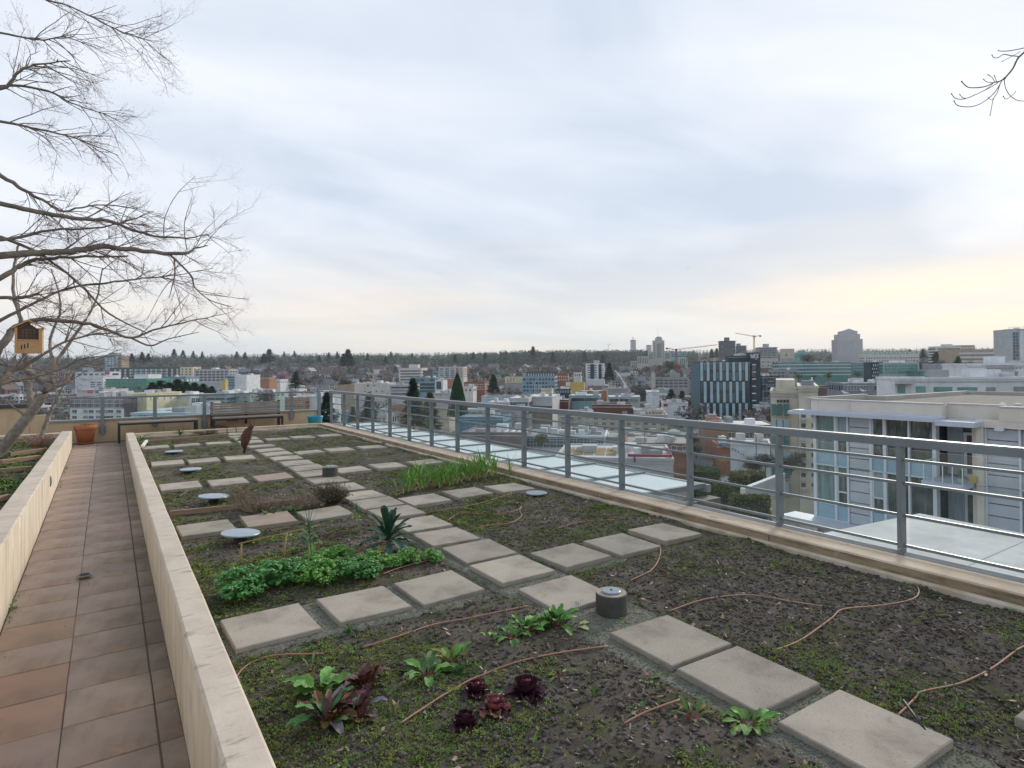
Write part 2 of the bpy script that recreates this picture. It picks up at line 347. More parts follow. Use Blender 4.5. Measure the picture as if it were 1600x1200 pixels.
# ================================================================ railings
RX=5.065
rail=empty('railing',(RX,0,0),0,'long grey steel railing with horizontal bars and glass on the right garden edge','railing')
post0=None
for k in range(-4,15):
    y=2.28+1.018*k if k<14 else 16.6
    mm=bevbox(-.036,.036,-.017,.017,-.30,.878,.002)
    if post0 is None: post0=mm.build('post',steel,rail); post0.location=(0,y,0); pst=post0
    else: pst=inst(post0,rail,(0,y,0))
    if k>-3:
        for z_ in (.10,.03): o_=MB().lathe([(.001,0),(.009,0),(.009,.007),(.001,.008)],8).build('bolt',steell,pst,loc=(-.0365,0,z_)); o_.rotation_euler=(0,-pi/2,0)
h=bevbox(-.036,.036,-2.6,16.66,.88,.942,.006).build('handrail',steel,rail); bx('lit_top_strip',steell,rail,-.031,.031,-2.6,16.65,.943,.9455)  # thin paler strip: light falling on the handrail top, put into its colour
for z in (.777,.60,.354,.126): bx('bar',steel,rail,-.010,.010,-2.6,16.6,z-.0105,z+.0105)
MB().tube([(.02,-2.6,.045),(.02,16.6,.045)],.030,12).build('bottom_tube',steell,rail,True)
for k in range(-4,14):
    y=2.28+1.018*k; bx('glass_pane',glassr,rail,.048,.056,y+.03,y+.985,.07,.85)
rf=empty('railing',(0,17.70,0),0,'grey steel and glass railing on top of the far beige parapet','railing')
bx('handrail',steel,rf,-1.15,5.06,-.03,.03,.862,.902); bx('lit_top_strip',steell,rf,-1.14,5.05,-.026,.026,.903,.905)  # far handrail top brightened by the same paler strip
xs=[oy(px,640,17.68)[0] for px in (160,241.9,319,455)]
for i,x in enumerate(xs):
    z0=.0 if i in (0,2) else .12
    bx('post',steel,rf,x-.04,x+.04,-.075,-.045,z0,.86)
    bx('bracket',steel,rf,x-.07,x+.07,-.044,-.041,z0+.04,z0+.2)
bx('post',steel,rf,5.0,5.08,-.07,.01,-.15,.86)
e=[-1.12]+xs+[5.03]
for a,b in zip(e[:-1],e[1:]): bx('glass_pane',glassr,rf,a+.03,b-.03,-.004,.004,.38,.84)
# ================================================================ glass canopy and roof slab below the railing
cn=empty('glass_canopy',(0,0,0),0,'white frosted glass canopy with grey ribs just outside the railing','canopy')
ys=[8.62+1.752*k for k in range(12)]
g0=None
for a,b in zip(ys[:-1],ys[1:]):
    if g0 is None: g0=bx('glass_panel',frost,cn,5.3,10.5,.04,1.71,-1.03,-1.0); g0.location=(0,a,0)
    else: inst(g0,cn,(0,a,0))
for a in ys: bx('rib',steel,cn,5.4,10.56,a-.045,a+.045,-1.06,-.96)
bx('gutter',capm,cn,10.5,10.62,8.5,ys[-1]+.1,-1.14,-.985)
tw=bx('terrace_wall',mat('dark_brown_fascia',(.12,.09,.08),(.09,.07,.065),3,.6),None,5.3,10.55,8.2,8.5,-1.75,-1.2); tag(tw,'dark brown fascia wall under the near end of the glass canopy','wall')
bx('lower_panel',mat('grey_panel',(.20,.24,.26),rough=.6),tw,5.3,10.5,8.25,8.45,-6,-1.76)
bx('white_trim',mat('white_trim',(.62,.64,.64),rough=.6),tw,5.3,10.56,8.17,8.195,-1.80,-1.74)
slabm=mat('pale_concrete_roof',(.47,.48,.475),(.37,.38,.38),1.4,.85,.1,spots=[((.25,.24,.22),1.4,.54,.70,.6,(.6,1.8,1)),((.33,.33,.32),11,.58,.7,.5),((.66,.67,.67),1.1,.5,.7,.5)])
q=[oz(1310,828,-1.0),oz(1437,802,-1.0)]; dq=q[1]-q[0]; p1=q[0]-dq*2.0
p2=q[1]; d2=oz(1600,833.5,-1.0)-p2; p3=p2+d2*5
sl=MB().prism([(p1[0],p1[1]),(p1[0],-4),(p3[0],-4),(p3[0],p3[1]),(p2[0],p2[1])],-1.3,-1.0).build('roof_slab',slabm); tag(sl,'pale concrete roof slab just below the railing at the right','roof slab')
MB().prism([(p1[0],p1[1]-.4),(p1[0],-3.8),(p3[0]-.4,-3.8),(p2[0]-.4,p2[1]-.4)],-9,-1.301).build('wall_below',mat('grey_panel',(.2,.24,.26)),sl)
for k in range(1,6): bx('membrane_seam',mat('seam_grey',(.40,.41,.40),rough=.8),sl,5.4,11.2,-4+k*1.45,-4+k*1.45+.03,-.999,-.994)
MB().lathe([(.001,0),(.12,0),(.12,.03),(.09,.05),(.001,.05)],16).build('roof_drain',capm,sl,loc=(9.2,2.6,-.998))
# tower body below the garden
bd=bx('apartment_block',mat('block_render',(.45,.42,.36),(.4,.37,.32),1,.9),None,-30,5.0,-16,17.88,-26,-3.25); tag(bd,'beige body of the apartment block that carries this roof garden','building')
# ================================================================ benches
def bench(x0,x1,y0,lab,back):
    r=empty('bench',(x0,y0,0),0,lab,'bench'); w=x1-x0
    zf=zpath(17); zs=.29
    for xx in (0,w-.05): bx('leg',blackm,r,xx,xx+.05,0,.05,zf,zs); bx('leg',blackm,r,xx,xx+.05,.38,.43,zf,zs); bx('arm_beam',blackm,r,xx,xx+.05,.051,.379,zs-.07,zs-.02)
    bx('front_rail',blackm,r,.051,w-.051,0,.04,zs-.045,zs-.003)
    for k in range(5): bx('slat',woodg,r,.02,w-.02,.0+k*.088,.078+k*.088,zs,zs+.028)
    if back:
        for xx in (0,w*.5-.03,w-.05): bx('back_post',blackm,r,xx,xx+.06,.44,.50,zf if xx!=w*.5-.03 else 0.1,.70)
        for k in range(5): bx('back_slat',woodg,r,.0,w,.405,.435,.36+k*.064,.36+k*.064+.055)
    return r
bench(.19,1.86,16.98,'backless bench with black legs by the far parapet near the flowerpot',False)
bench(2.2,3.9,16.98,'slatted wood bench with a backrest and black frame by the far parapet',True)
# ================================================================ garden bed soil
def soilz(x,y):
    return -.034+.075*fbm(x*1.1,y*1.1,3)+.045*fbm(x*6,y*6,3)+.026*fbm(x*26,y*26,2)
PX_=[.79,1.36,1.925,2.55,3.09,3.66,4.25]; ROWS=[3.85,6.53,9.1,11.5,14.1]
def pathmask(x,y):
    # 1 in the strips where pavers lie
    m=np.clip(1-np.abs(x-2.55)/.36,0,1)*3
    for r in ROWS: m=np.maximum(m,np.clip(1-np.abs(y-r)/.34,0,1)*3)
    return np.clip(m,0,1)
def gridmesh(name,xs,ys,zf,m):
    Xg,Yg=np.meshgrid(xs,ys); Zg=zf(Xg,Yg); V=np.stack([Xg,Yg,Zg],-1).reshape(-1,3)
    ny,nx=Xg.shape; i=np.arange(nx-1)[None,:]+nx*np.arange(ny-1)[:,None]
    F=np.stack([i,i+1,i+1+nx,i+nx],-1).reshape(-1,4)
    return mk(name,V,F,m,smooth=True)
ysr=np.concatenate([np.arange(.7,6.5,.022),np.arange(6.5,16.63,.05)])
xsr=np.arange(.495,4.78,.026)
def gz(x,y):
    z=soilz(x,y); k=pathmask(x,y); return z*(1-k)+k*(-.041+.012*fbm(x*22,y*22,2))
tag(gridmesh('garden_soil',xsr,ysr,gz,soilm),kind='structure')
tag(gridmesh('left_bed_soil',np.arange(-5,-.85,.06),np.arange(2,16.5,.06),lambda x,y:.10+.08*fbm(x*1.5,y*1.5,3)+.04*fbm(x*8,y*8,2)-.02*np.clip(x+1.6,0,.8),soilm),kind='structure')
# gravel strips around the nearest stepping pavers (thin real sheet of fines + pebbles)
gv=[]
def gravz(x,y): return np.where(1>0,-.030+.010*fbm(x*20,y*20,2),0)
gs=empty('stepping_path',(0,0,0),kind='structure')
def gravstrip(x0,x1,y0,y1):
    xs=np.arange(x0,x1+.001,.03); ys=np.arange(y0,y1+.001,.03)
    def f(x,y):
        e=np.minimum(np.minimum(x-x0,x1-x),np.minimum(y-y0,y1-y)); return gravz(x,y)-.03*np.clip(1-(e+.05*fbm(x*9,y*9,2))/.05,0,1)
    o=gridmesh('gravel_fines',xs,ys,f,gravm); o.parent=gs
gravstrip(2.20,2.88,.9,5.2); gravstrip(.52,2.17,3.53,4.16); gravstrip(2.91,3.5,3.5,4.14)
ps=bevbox(-.232,.232,-.232,.232,-.046,0,.005).build('paver',paverm,gs); psr=bevbox(-.232,.232,-.232,.232,-.046,0,.005).build('paver',paverr,gs)
first={0:True,1:True}; PAV=[]
def paver(x,y,red=0,z=0.):
    s=psr if red else ps; PAV.append((x,y))
    if first[red]: o=s; first[red]=False
    else: o=inst(s,gs)
    o.location=(x,y,z+rnd(-.003,.004)); o.rotation_euler=(rnd(-.02,.02),rnd(-.02,.02),rnd(-.03,.03)+random.choice((0,pi/2,pi)))
for x,y in ((.80,3.84),(1.375,3.85),(1.91,3.84),(2.53,3.86),(3.10,3.87),(3.655,3.86),(2.555,3.24),(2.60,2.375),(2.585,1.87),(2.59,1.325)): paver(x,y)
paver(4.24,3.92,0)
for y in (4.40,4.95,5.50,6.10,6.62,7.15,7.75,8.40): paver(2.53+rnd(-.03,.03),y)
for y in (9.08,9.64,10.26,10.95,11.6,12.2,13.0,13.9,14.6,15.2,15.8): paver(2.55+rnd(-.03,.03),y)
for i,r in enumerate(ROWS[1:]):
    for j,x in enumerate((.80,1.36,1.93,3.08,3.68,4.26)):
        paver(x+rnd(-.03,.03),r+rnd(-.04,.04),1 if (i,j) in ((0,1),(0,3-3),(1,2)) and (i,j)!=(0,0) else 0)
paver(3.45,.78,0,.0)
# pebbles
def scatter(name,n,region,zf,shapes,mats,smin,smax,label_kind='stuff',par=None,dens=None,flat=1.,tilt=.6):
    """joined scatter of a small template, one mesh per material"""
    outs=[]
    for mi,mm in enumerate(mats):
        k=n//len(mats); x0,x1,y0,y1=region
        x=rng.uniform(x0,x1,k*3); 
        y=y0+(y1-y0)*rng.random(k*3)**1.0
        if dens is not None: keep=rng.random(k*3)<dens(x,y)
        else: keep=np.ones(k*3,bool)
        x=x[keep][:k]; y=y[keep][:k]; k=len(x)
        if k==0: continue
        z=zf(x,y); T,Fc=shapes[mi%len(shapes)]; T=np.asarray(T,float); Fc=np.asarray(Fc)
        a=rng.uniform(0,2*pi,k); s=rng.uniform(smin,smax,k); tx=rng.normal(0,tilt*.4,k); ty=rng.normal(0,tilt*.4,k)
        P=T[None]*s[:,None,None]; P=P*np.array([1,1,flat])
        ca,sa=np.cos(a)[:,None],np.sin(a)[:,None]
        Px=P[...,0]*ca-P[...,1]*sa; Py=P[...,0]*sa+P[...,1]*ca; Pz=P[...,2]+Px*tx[:,None]+Py*ty[:,None]
        V=np.stack([Px+x[:,None],Py+y[:,None],Pz+z[:,None]],-1).reshape(-1,3)
        F=(Fc[None]+np.arange(k)[:,None,None]*len(T)).reshape(-1,Fc.shape[1])
        o=mk(name,V,F,mm); 
        if par: o.parent=par
        o['kind']='stuff'; outs.append(o)
    return outs
OCT=([(1,0,0),(0,1,0),(-1,0,0),(0,-1,0),(0.1,0,.8),(0,0.1,-.5)],[(0,1,4),(1,2,4),(2,3,4),(3,0,4),(1,0,5),(2,1,5),(3,2,5),(0,3,5)])
def gd(x,y):
    a=((x>2.2)&(x<2.88)&(y<5.1))|((y>3.53)&(y<4.15)&(x<3.45)); return a*.95
scatter('gravel',16000,(.52,3.5,.95,5.1),lambda x,y:gravz(x,y)+.002,[OCT],[pebm,mat('pebbles_dark',(.12,.13,.11),(.2,.2,.17),9,.9)],.0025,.006,dens=gd)
# soil crumbs, chips, twigs
clod=mat('soil_crumbs',(.065,.055,.048),(.13,.11,.095),9,.98,.4)
chip=mat('wood_chips',(.17,.115,.085),(.09,.06,.048),9,.9); chip2=mat('pale_chips',(.34,.27,.21),(.20,.15,.12),9,.9)
CH=([(-1,-.3,0),(1,-.22,0.05),(1.1,.25,0),(-.9,.3,.1),(0,0,.18)],[(0,1,4),(1,2,4),(2,3,4),(3,0,4)])
offp=lambda x,y:(1-pathmask(x,y))*.9+.04
near=lambda x,y:offp(x,y)*np.clip(2.2/np.maximum(y-.2,.8),.1,1)
scatter('soil_crumbs',16000,(.53,4.7,.8,9),lambda x,y:gz(x,y)+.003,[OCT],[clod],.004,.015,dens=near)
scatter('soil_clods',700,(.53,4.7,.8,9),lambda x,y:gz(x,y)+.006,[OCT],[clod],.012,.024,dens=near,flat=.6)
scatter('wood_chips',11000,(.53,4.7,.8,10),lambda x,y:gz(x,y)+.005,[CH],[chip,chip,chip,chip,chip2],.004,.016,dens=lambda x,y:near(x,y)*np.clip((x-1.2)/2+.25+fbm(x*1.3,y*1.3,2),.05,1),flat=.6,tilt=.8)
# ================================================================ garden plants
mossg=mat('moss_green',(.19,.28,.045),(.09,.15,.03),9,.9,vary=0); mossy=mat('moss_yellow',(.22,.21,.05),(.10,.085,.03),9,.9); weedg=mat('weed_green',(.07,.16,.03),(.12,.22,.05),11,.75)
def tuft(n,spread,up):
    V=[];F=[]
    r=random.Random(n*7+int(up*10))
    for i in range(n):
        a=r.uniform(0,2*pi); d=r.uniform(.0,spread); l=r.uniform(.5,1.)*(1-.3*up); w=r.uniform(.18,.4); u=r.uniform(.2,1)*up
        bx_,by_=d*cos(a),d*sin(a); dx,dy=cos(a+r.uniform(-1,1)),sin(a+r.uniform(-1,1)); b=len(V)
        V+=[(bx_-dy*w*.3,by_+dx*w*.3,0),(bx_+dx*l*.5+dy*w*.6,by_+dy*l*.5-dx*w*.6,u*.8),(bx_+dx*l,by_+dy*l,u*.7),(bx_+dx*l*.5-dy*w*.6,by_+dy*l*.5+dx*w*.6,u*.85)]
        F+=[(b,b+1,b+2,b+3)]
    return V,F
T1,T2,T3=tuft(9,.8,.7),tuft(7,.5,1.0),tuft(12,1.2,.45)
def mossd(x,y):
    k=pathmask(x,y); n=fbm(x*1.6+3,y*1.6,3)+.35*fbm(x*7,y*7,2); e=np.clip((n+.06)*8.0,0.03,1)
    right=np.clip((x-2.7)/1.2,0,1)*np.clip((4.6-y)/.8,0,1); e=e*(1-.62*right)
    edge=np.exp(-((x-.62)/.12)**2)*.3
    inp=np.zeros(x.shape,bool); rim=np.zeros(x.shape)
    for a_,b_ in PAV:
        q_=np.maximum(np.abs(x-a_),np.abs(y-b_)); inp|=q_<.236; rim=np.maximum(rim,np.exp(-((q_-.25)/.02)**2))
    return np.clip(np.where(k>.6,e*.30,e)+edge+rim*.30,0,1)*np.where(inp,0,1)*np.clip(3/np.maximum(y,1.2),.25,1)
def mz(x,y): return gz(x,y)+.001
scatter('moss_cover',26000,(.53,4.68,.8,6),mz,[T1,T3,T2],[mossg,mossy,mossg],.007,.020,dens=mossd)
scatter('moss_cover',14000,(.53,4.68,5,16.5),mz,[T3,T1],[mossg,mossy],.014,.035,dens=lambda x,y:mossd(x,y)*1.5)
scatter('weed_seedlings',900,(.53,4.68,.8,9),mz,[T2,T1],[weedg],.016,.042,dens=lambda x,y:mossd(x,y)*np.clip(fbm(x*3+9,y*3,2)*4+.3,0,1))
GR=([(-.06,0,0),(.06,0,0),(.12,.1,.6),(.02,.05,.62),(.3,.15,1.),(.0,-.05,0),(.05,.05,0),(-.2,-.1,.6),(-.28,-.14,.62),(-.5,-.2,.85)],[(0,1,2,3),(5,6,7,8)])
scatter('grass_blades',2500,(.53,4.68,.8,15),mz,[GR],[weedg,mossy],.02,.055,dens=lambda x,y:mossd(x,y)*np.clip(fbm(x*2+5,y*2,2)*5,0,1))
LF=([(-1,0,0),(-.3,-.42,.18),(.5,-.3,.05),(1.1,0,.25),(.4,.38,.12),(-.4,.3,.0)],[(0,1,5),(1,2,5),(2,4,5),(2,3,4)])
scatter('fallen_leaves',420,(.55,4.65,.9,9),lambda x,y:gz(x,y)+.010,[LF],[mat('dead_leaf',(.33,.20,.11),(.5,.4,.28),6,.8)],.008,.020,dens=lambda x,y:offp(x,y),flat=.8,tilt=.8)
for k_,(n_,x0_,x1_) in enumerate(((260,.20,.335),(120,-.66,-.58),(90,-.55,.3))): scatter('walk_litter',n_,(x0_,x1_,2.6,16),lambda x,y:-.45+.0219*(y-4)+.004,[LF,CH],[mat('dark_litter',(.07,.055,.04),(.14,.10,.07),9,.95),chip2],.003,.013,flat=.4,tilt=.5)
scatter('wall_foot_weeds',60,(-.665,-.62,4,14),lambda x,y:-.45+.0219*(y-4)+.002,[T1,T2],[weedg],.012,.035,dens=lambda x,y:np.clip(fbm(x*2,y*2.2,2)*5,0,1))
scatter('left_bed_cover',5000,(-3.2,-.88,5,16.4),lambda x,y:.10+.08*fbm(x*1.5,y*1.5,3)+.04*fbm(x*8,y*8,2)-.02*np.clip(x+1.6,0,.8),[T1,T2,T3],[mossg,weedg,mossy],.02,.06,dens=lambda x,y:np.clip(fbm(x*2,y*1.2,3)*3+.35,0,1))
def leaf(L,Wd,el,droop,seg=6,cup=.25,ruf=0.,prof=None,ph=0):
    """curved leaf rooted at origin heading +x; quads with a midrib"""
    V=[];F=[];x=z=0.;e=el
    for i in range(seg+1):
        t=i/seg; w=Wd*.5*(prof(t) if prof else sin(pi*min(1,t*.92+.06))**.8)
        n=(-sin(e),cos(e))
        r1=ruf*Wd*sin(t*19+ph); r2=ruf*Wd*sin(t*17+2+ph)
        V+=[(x+n[0]*(cup*w+r1),-w,z+n[1]*(cup*w+r1)),(x+n[0]*cup*w*.25,-w*.5,z+n[1]*cup*w*.25),(x,0,z),(x+n[0]*cup*w*.25,w*.5,z+n[1]*cup*w*.25),(x+n[0]*(cup*w+r2),w,z+n[1]*(cup*w+r2))]
        x+=cos(e)*L/seg; z+=sin(e)*L/seg; e-=droop/seg
        if i<seg:
            for k in range(4): a=i*5+k; F.append((a,a+1,a+6,a+5))
    return V,F
def addrot(m,VF,a,o=(0,0,0),tilt=0):
    V=np.array(VF[0],float); ca,sa=cos(a),sin(a)
    if tilt: y=V[:,1]*cos(tilt)-V[:,2]*sin(tilt); z=V[:,1]*sin(tilt)+V[:,2]*cos(tilt); V[:,1]=y; V[:,2]=z
    X=V[:,0]*ca-V[:,1]*sa+o[0]; Y=V[:,0]*sa+V[:,1]*ca+o[1]
    m.add(np.stack([X,Y,V[:,2]+o[2]],-1),VF[1])
def gzz(x,y): return float(gz(np.array([x]),np.array([y]))[0])
def root(name,x,y,lab,cat,g=None,dz=0): return empty(name,(x,y,gzz(x,y)+dz),0,lab,cat,g)
def plant_leaves(r,leaves,mats):
    """leaves: (L,W,el,droop,az,base,prof,cup,ruf,matindex)"""
    for (L,w,el,dr,az,b,prof,cup,ruf,mi) in leaves:
        m=MB(); addrot(m,leaf(L,w,el,dr,7,cup,ruf,prof,az*3),az,b); m.build('leaf',mats[mi],r,True)
stemm=mat('pale_stem',(.34,.38,.20),(.26,.32,.15),10,.6); redstem=mat('red_stem',(.22,.05,.05),(.35,.10,.07),10,.5)
kalem=mat('kale_leaf',(.018,.062,.035),(.035,.10,.055),22,.62,.5,90); kaled=mat('kale_leaf_light',(.055,.13,.085),(.03,.085,.06),20,.6,.4,90)
# lacinato kale
g=oz(607,858,-.02)
r=root('kale_plant',g[0],g[1],'dark green palm-shaped kale with long strap leaves beside the stepping stones','kale')
MB().tube([(0,0,-.02),(.005,0,.05),(0,.005,.12)],[.014,.012,.012],8).build('stem',stemm,r)
ls=[]; strap=lambda t:.20+.80*min(1,t*1.6)**.9 if t<.9 else 1-(t-.9)*4.5
for i in range(22):
    a=i*2.4; u=i/22
    el=R_(22+62*u); ls.append((.225+.05*u+rnd(-.03,.03),.066,el,R_(75-58*u),a+rnd(-.2,.2),(.006*cos(a),.006*sin(a),.08+.05*u),strap,.35,.06,0 if i>4 else 1))
for i in range(4): ls.append((.26,.055,R_(15),R_(60),R_(200+i*50),(0,0,.075),strap,.3,.05,1))
ls.append((.20,.04,R_(0),R_(35),R_(215),(0,0,.07),strap,.3,.05,2))
plant_leaves(r,ls,[kalem,kaled,mat('yellow_leaf',(.5,.36,.05),(.35,.30,.06),8,.6)])
# two leggy brassica stalks
def leggy(px,py,h,lab,n,sc):
    g=oz(px,py,-.02); r=root('brassica_plant',g[0],g[1],lab,'plant')
    MB().tube([(0,0,-.02),(.012,.005,h*.4),(.004,.0,h*.75),(.01,0,h)],[.009,.008,.007,.004],7).build('stem',stemm,r)
    ls=[]
    for i in range(n):
        u=i/n; a=i*2.4; ls.append((sc*rnd(.7,1.1)*(1-.35*u),.024,R_(30+45*u),R_(105-50*u),a,(.01,0,h*(.6+.4*u)),strap,.3,.03,i%2))
    for i in range(5): ls.append((sc*1.2,.007,R_(70+3*i),R_(15),i*1.3,(.01,0,h),None,.1,0,1))
    plant_leaves(r,ls,[weedg,kaled])
leggy(481,889,.30,'tall thin brassica with a bare stalk and drooping narrow leaves behind the parsley row',22,.15)
leggy(556,818,.13,'small bluish brassica seedling beside the dark mulch hollow',9,.09)
# parsley row
pars=mat('parsley_leaf',(.08,.25,.03),(.15,.34,.05),14,.55); parsd=mat('parsley_leaf_bluish',(.05,.19,.035),(.09,.27,.06),14,.55)
def parsley(seed,R,H,n,m):
    r=random.Random(seed); V=[];F=[]; st=MB()
    for i in range(n//9):
        a=r.uniform(0,2*pi); d=R*math.sqrt(r.random()); h=H*(1-.35*(d/R)**2)*r.uniform(.35,1.25); cx,cy=d*cos(a),d*sin(a)
        st.tube([(cx*.15,cy*.15,-.01),(cx*.6,cy*.6,h*.55),(cx,cy,h)],.0022,3)
        for k in range(9):
            b=len(V); th=r.uniform(0,2*pi); s=r.uniform(.009,.019); ox_,oy_,oz_=cx+r.uniform(-.03,.03),cy+r.uniform(-.03,.03),h+r.uniform(-.016,.012)
            u=np.array([cos(th),sin(th),r.uniform(-.5,.6)])*s; w=np.array([-sin(th),cos(th),r.uniform(-.5,.5)])*s*.8; c=np.array([ox_,oy_,oz_])
            V+=[c-u,c-w*.9+u*.2,c+u,c+w*.9+u*.2,c+np.array([0,0,s*.55]),c+u*1.1-w,c+u*1.1+w]
            F+=[(b,b+1,b+4),(b+1,b+2,b+4),(b+2,b+3,b+4),(b+3,b,b+4),(b+1,b+5,b+2),(b+2,b+6,b+3)]
    return V,F,st
PV=[]
for i in range(3): PV.append(parsley(i,.15,.15,560,None))
spots=[(372,928,1.0,0,1),(412,912,1.05,1,1),(455,905,.95,2,1),(492,905,.95,0,0),(535,898,.85,1,1),(575,894,.7,2,1),(500,876,.75,1,0),(534,870,.7,2,0),(575,880,.62,0,0),(610,880,.6,1,0),(640,874,.62,2,0),(676,870,.55,0,0)]
names=['biggest bushy curly parsley at the left end of the green row','second bushy parsley from the wall in the green row','third parsley clump of the row, above the red leaf','fourth parsley clump of the green row','parsley clump above the second stepping stone','low parsley clump at the right end of the front row','bright green parsley behind the front row left of the kale','feathery bright parsley in the back row near the bare patch','small yellowish parsley left below the kale','parsley clump right under the kale leaves','parsley clump right of the kale base','small parsley tuft at the far right by the stepping stones']
sm={}
for (px,py,s,v,c),lab in zip(spots,names):
    g=oz(px,py+6,-.02); r=root('parsley_plant',g[0],g[1],lab,'parsley','parsley plants in a row'); 
    key=(v,c)
    if key not in sm:
        V,F,st=PV[v]; a=mk('foliage',V,F,parsd if c else pars,r); b=st.build('stems',weedg,r); sm[key]=(a,b)
    else:
        for q in sm[key]: inst(q,r)
    r.scale=(s,s,s); r.rotation_euler=(0,0,rnd(0,6))
# broad-leaved chard clumps
chg=mat('chard_green',(.075,.23,.03),(.14,.31,.05),30,.5,.5,60,spots=[((.34,.34,.08),14,.60,.72,.6),((.25,.14,.06),22,.68,.76,.7)],vary=.25); chd=mat('chard_dark',(.04,.13,.03),(.085,.20,.045),30,.5,.5,60,spots=[((.26,.24,.07),14,.62,.74,.5)],vary=.25); chy=mat('pale_yellow_leaf',(.55,.50,.26),(.45,.42,.15),10,.6)
beet=mat('beet_leaf',(.06,.014,.018),(.15,.04,.035),26,.5,.5,60,spots=[((.05,.09,.03),12,.52,.68,.7)],vary=.25); bron=mat('bronze_leaf',(.10,.055,.02),(.24,.11,.03),26,.5,.5,spots=[((.07,.12,.03),12,.52,.66,.7)],vary=.25); greyp=mat('grey_purple_leaf',(.13,.10,.12),(.22,.19,.20),9,.6)
ov=lambda t:.16+.84*max(0,sin(pi*max(0,(t-.25)/.78)))**.7 if t>.25 else .12
def clump(px,py,n,L,W_,lab,mats,z=0,el=(25,75),cat='chard'):
    g=oz(px,py,-.02); r=root('leafy_plant',g[0],g[1],lab,cat); ls=[]
    for i in range(n):
        a=i*2.4+rnd(-.3,.3); e=R_(rnd(*el)); ls.append((L*rnd(.6,1.12),W_*rnd(.6,1.05),e,R_(rnd(20,95)),a,(.015*cos(a),.015*sin(a),0),ov,.4,.09,random.randrange(len(mats))))
    plant_leaves(r,ls,mats); m=MB()
    for (l,w,e,d,a,b,*_) in ls: m.tube([(b[0],b[1],0),(b[0]+cos(a)*cos(e)*l*.25,b[1]+sin(a)*cos(e)*l*.25,sin(e)*l*.25)],.003,4)
    m.build('stalks',redstem,r); return r
clump(868,974,22,.15,.052,'bright green chard clump beside the gravel with a yellow dead leaf',[chg,chd,chg,chg])
clump(822,984,16,.125,.048,'smaller green chard left of the clump with the yellow leaf',[chg,chg,chd])
clump(800,998,12,.12,.042,'green chard with reddish stalks, lowest of the three by the gravel',[chg,chd])
clump(765,998,4,.06,.03,'tiny two-leaved green seedling left of the chard group',[chg])
clump(896,975,3,.10,.05,'pale yellow withered leaves at the edge of the gravel',[chy],el=(8,30),cat='withered leaves')
clump(668,1050,20,.16,.062,'sprawling green chard clump in the near bed left of the red lettuces',[chg,chd,chd],el=(5,55))
clump(706,1030,7,.13,.045,'upright yellow green chard shoot behind the sprawling clump',[chg,mossy],el=(55,85))
clump(700,1045,5,.07,.035,'low chard leaves curling on the soil by the grass tuft',[chd,chg],el=(0,30))
clump(498,1080,11,.17,.10,'chard with large bright lime leaves at the left of the bronze beet',[chg,chg],el=(25,70))
clump(512,1122,30,.175,.050,'bronze and dark red beet plant with upright leaves at the bottom edge',[bron,beet,bron,chd,greyp],el=(45,88),cat='beet')
clump(552,1104,28,.14,.045,'withered grey purple beet leaves in the middle of the red clump',[greyp,beet,beet,greyp],el=(5,65),cat='beet')
clump(570,1068,18,.14,.048,'beet with green and wine red leaves behind the bronze one',[beet,bron,chd],el=(35,80),cat='beet')
clump(562,1120,10,.10,.04,'small red stalked beet at the bottom edge',[beet,chd,bron],el=(20,80),cat='beet')
clump(487,1045,4,.10,.014,'thin upright green leek shoot beside the lime chard',[weedg],el=(65,88),cat='leek')
clump(1170,1128,22,.12,.042,'bright green leafy plant at the bottom edge below the paver',[chg,chg,weedg],el=(10,60),cat='leafy plant')
clump(1082,1125,10,.11,.02,'yellow green narrow-leaved weed at the bottom edge over the hose',[weedg,mossy],el=(30,80),cat='weed')
clump(1000,1108,9,.055,.02,'small pale green star-shaped weed in the near bed',[weedg],el=(10,50),cat='weed')
clump(1010,1060,8,.05,.02,'small weed rosette left of the large stepping stones',[weedg],el=(10,50),cat='weed')
clump(874,1050,10,.07,.02,'low pale green weed between the hose and the red lettuce',[weedg,mossg],el=(5,50),cat='weed')
clump(968,968,8,.055,.018,'small green weed growing at the foot of the dark round post',[chg],el=(20,70),cat='weed')
# grass tufts
def tuftg(px,py,s,n,lab,m=None):
    g=oz(px,py,-.03); r=root('grass_tuft',g[0],g[1],lab,'grass tuft'); q=MB()
    for i in range(n):
        a=rnd(0,2*pi); b=rnd(0,s*.35); addrot(q,leaf(s*rnd(.6,1.1),.0045,R_(rnd(50,88)),R_(rnd(10,70)),3,.2),a,(b*cos(a*3),b*sin(a*3),0))
    q.build('blades',m or weedg,r)
tuftg(903,950,.06,70,'dense green grass tuft at the corner of a stepping stone by the round post')
tuftg(716,1050,.07,60,'fine dark green grass tuft beside the sprawling chard',chd)
tuftg(930,1088,.05,30,'small grass tuft in the near bed below the hose')
tuftg(545,985,.06,40,'grass tuft in front of the second stepping stone')
tuftg(375,690,.16,60,'green grass mound at the end of the timber plank in the far bed')
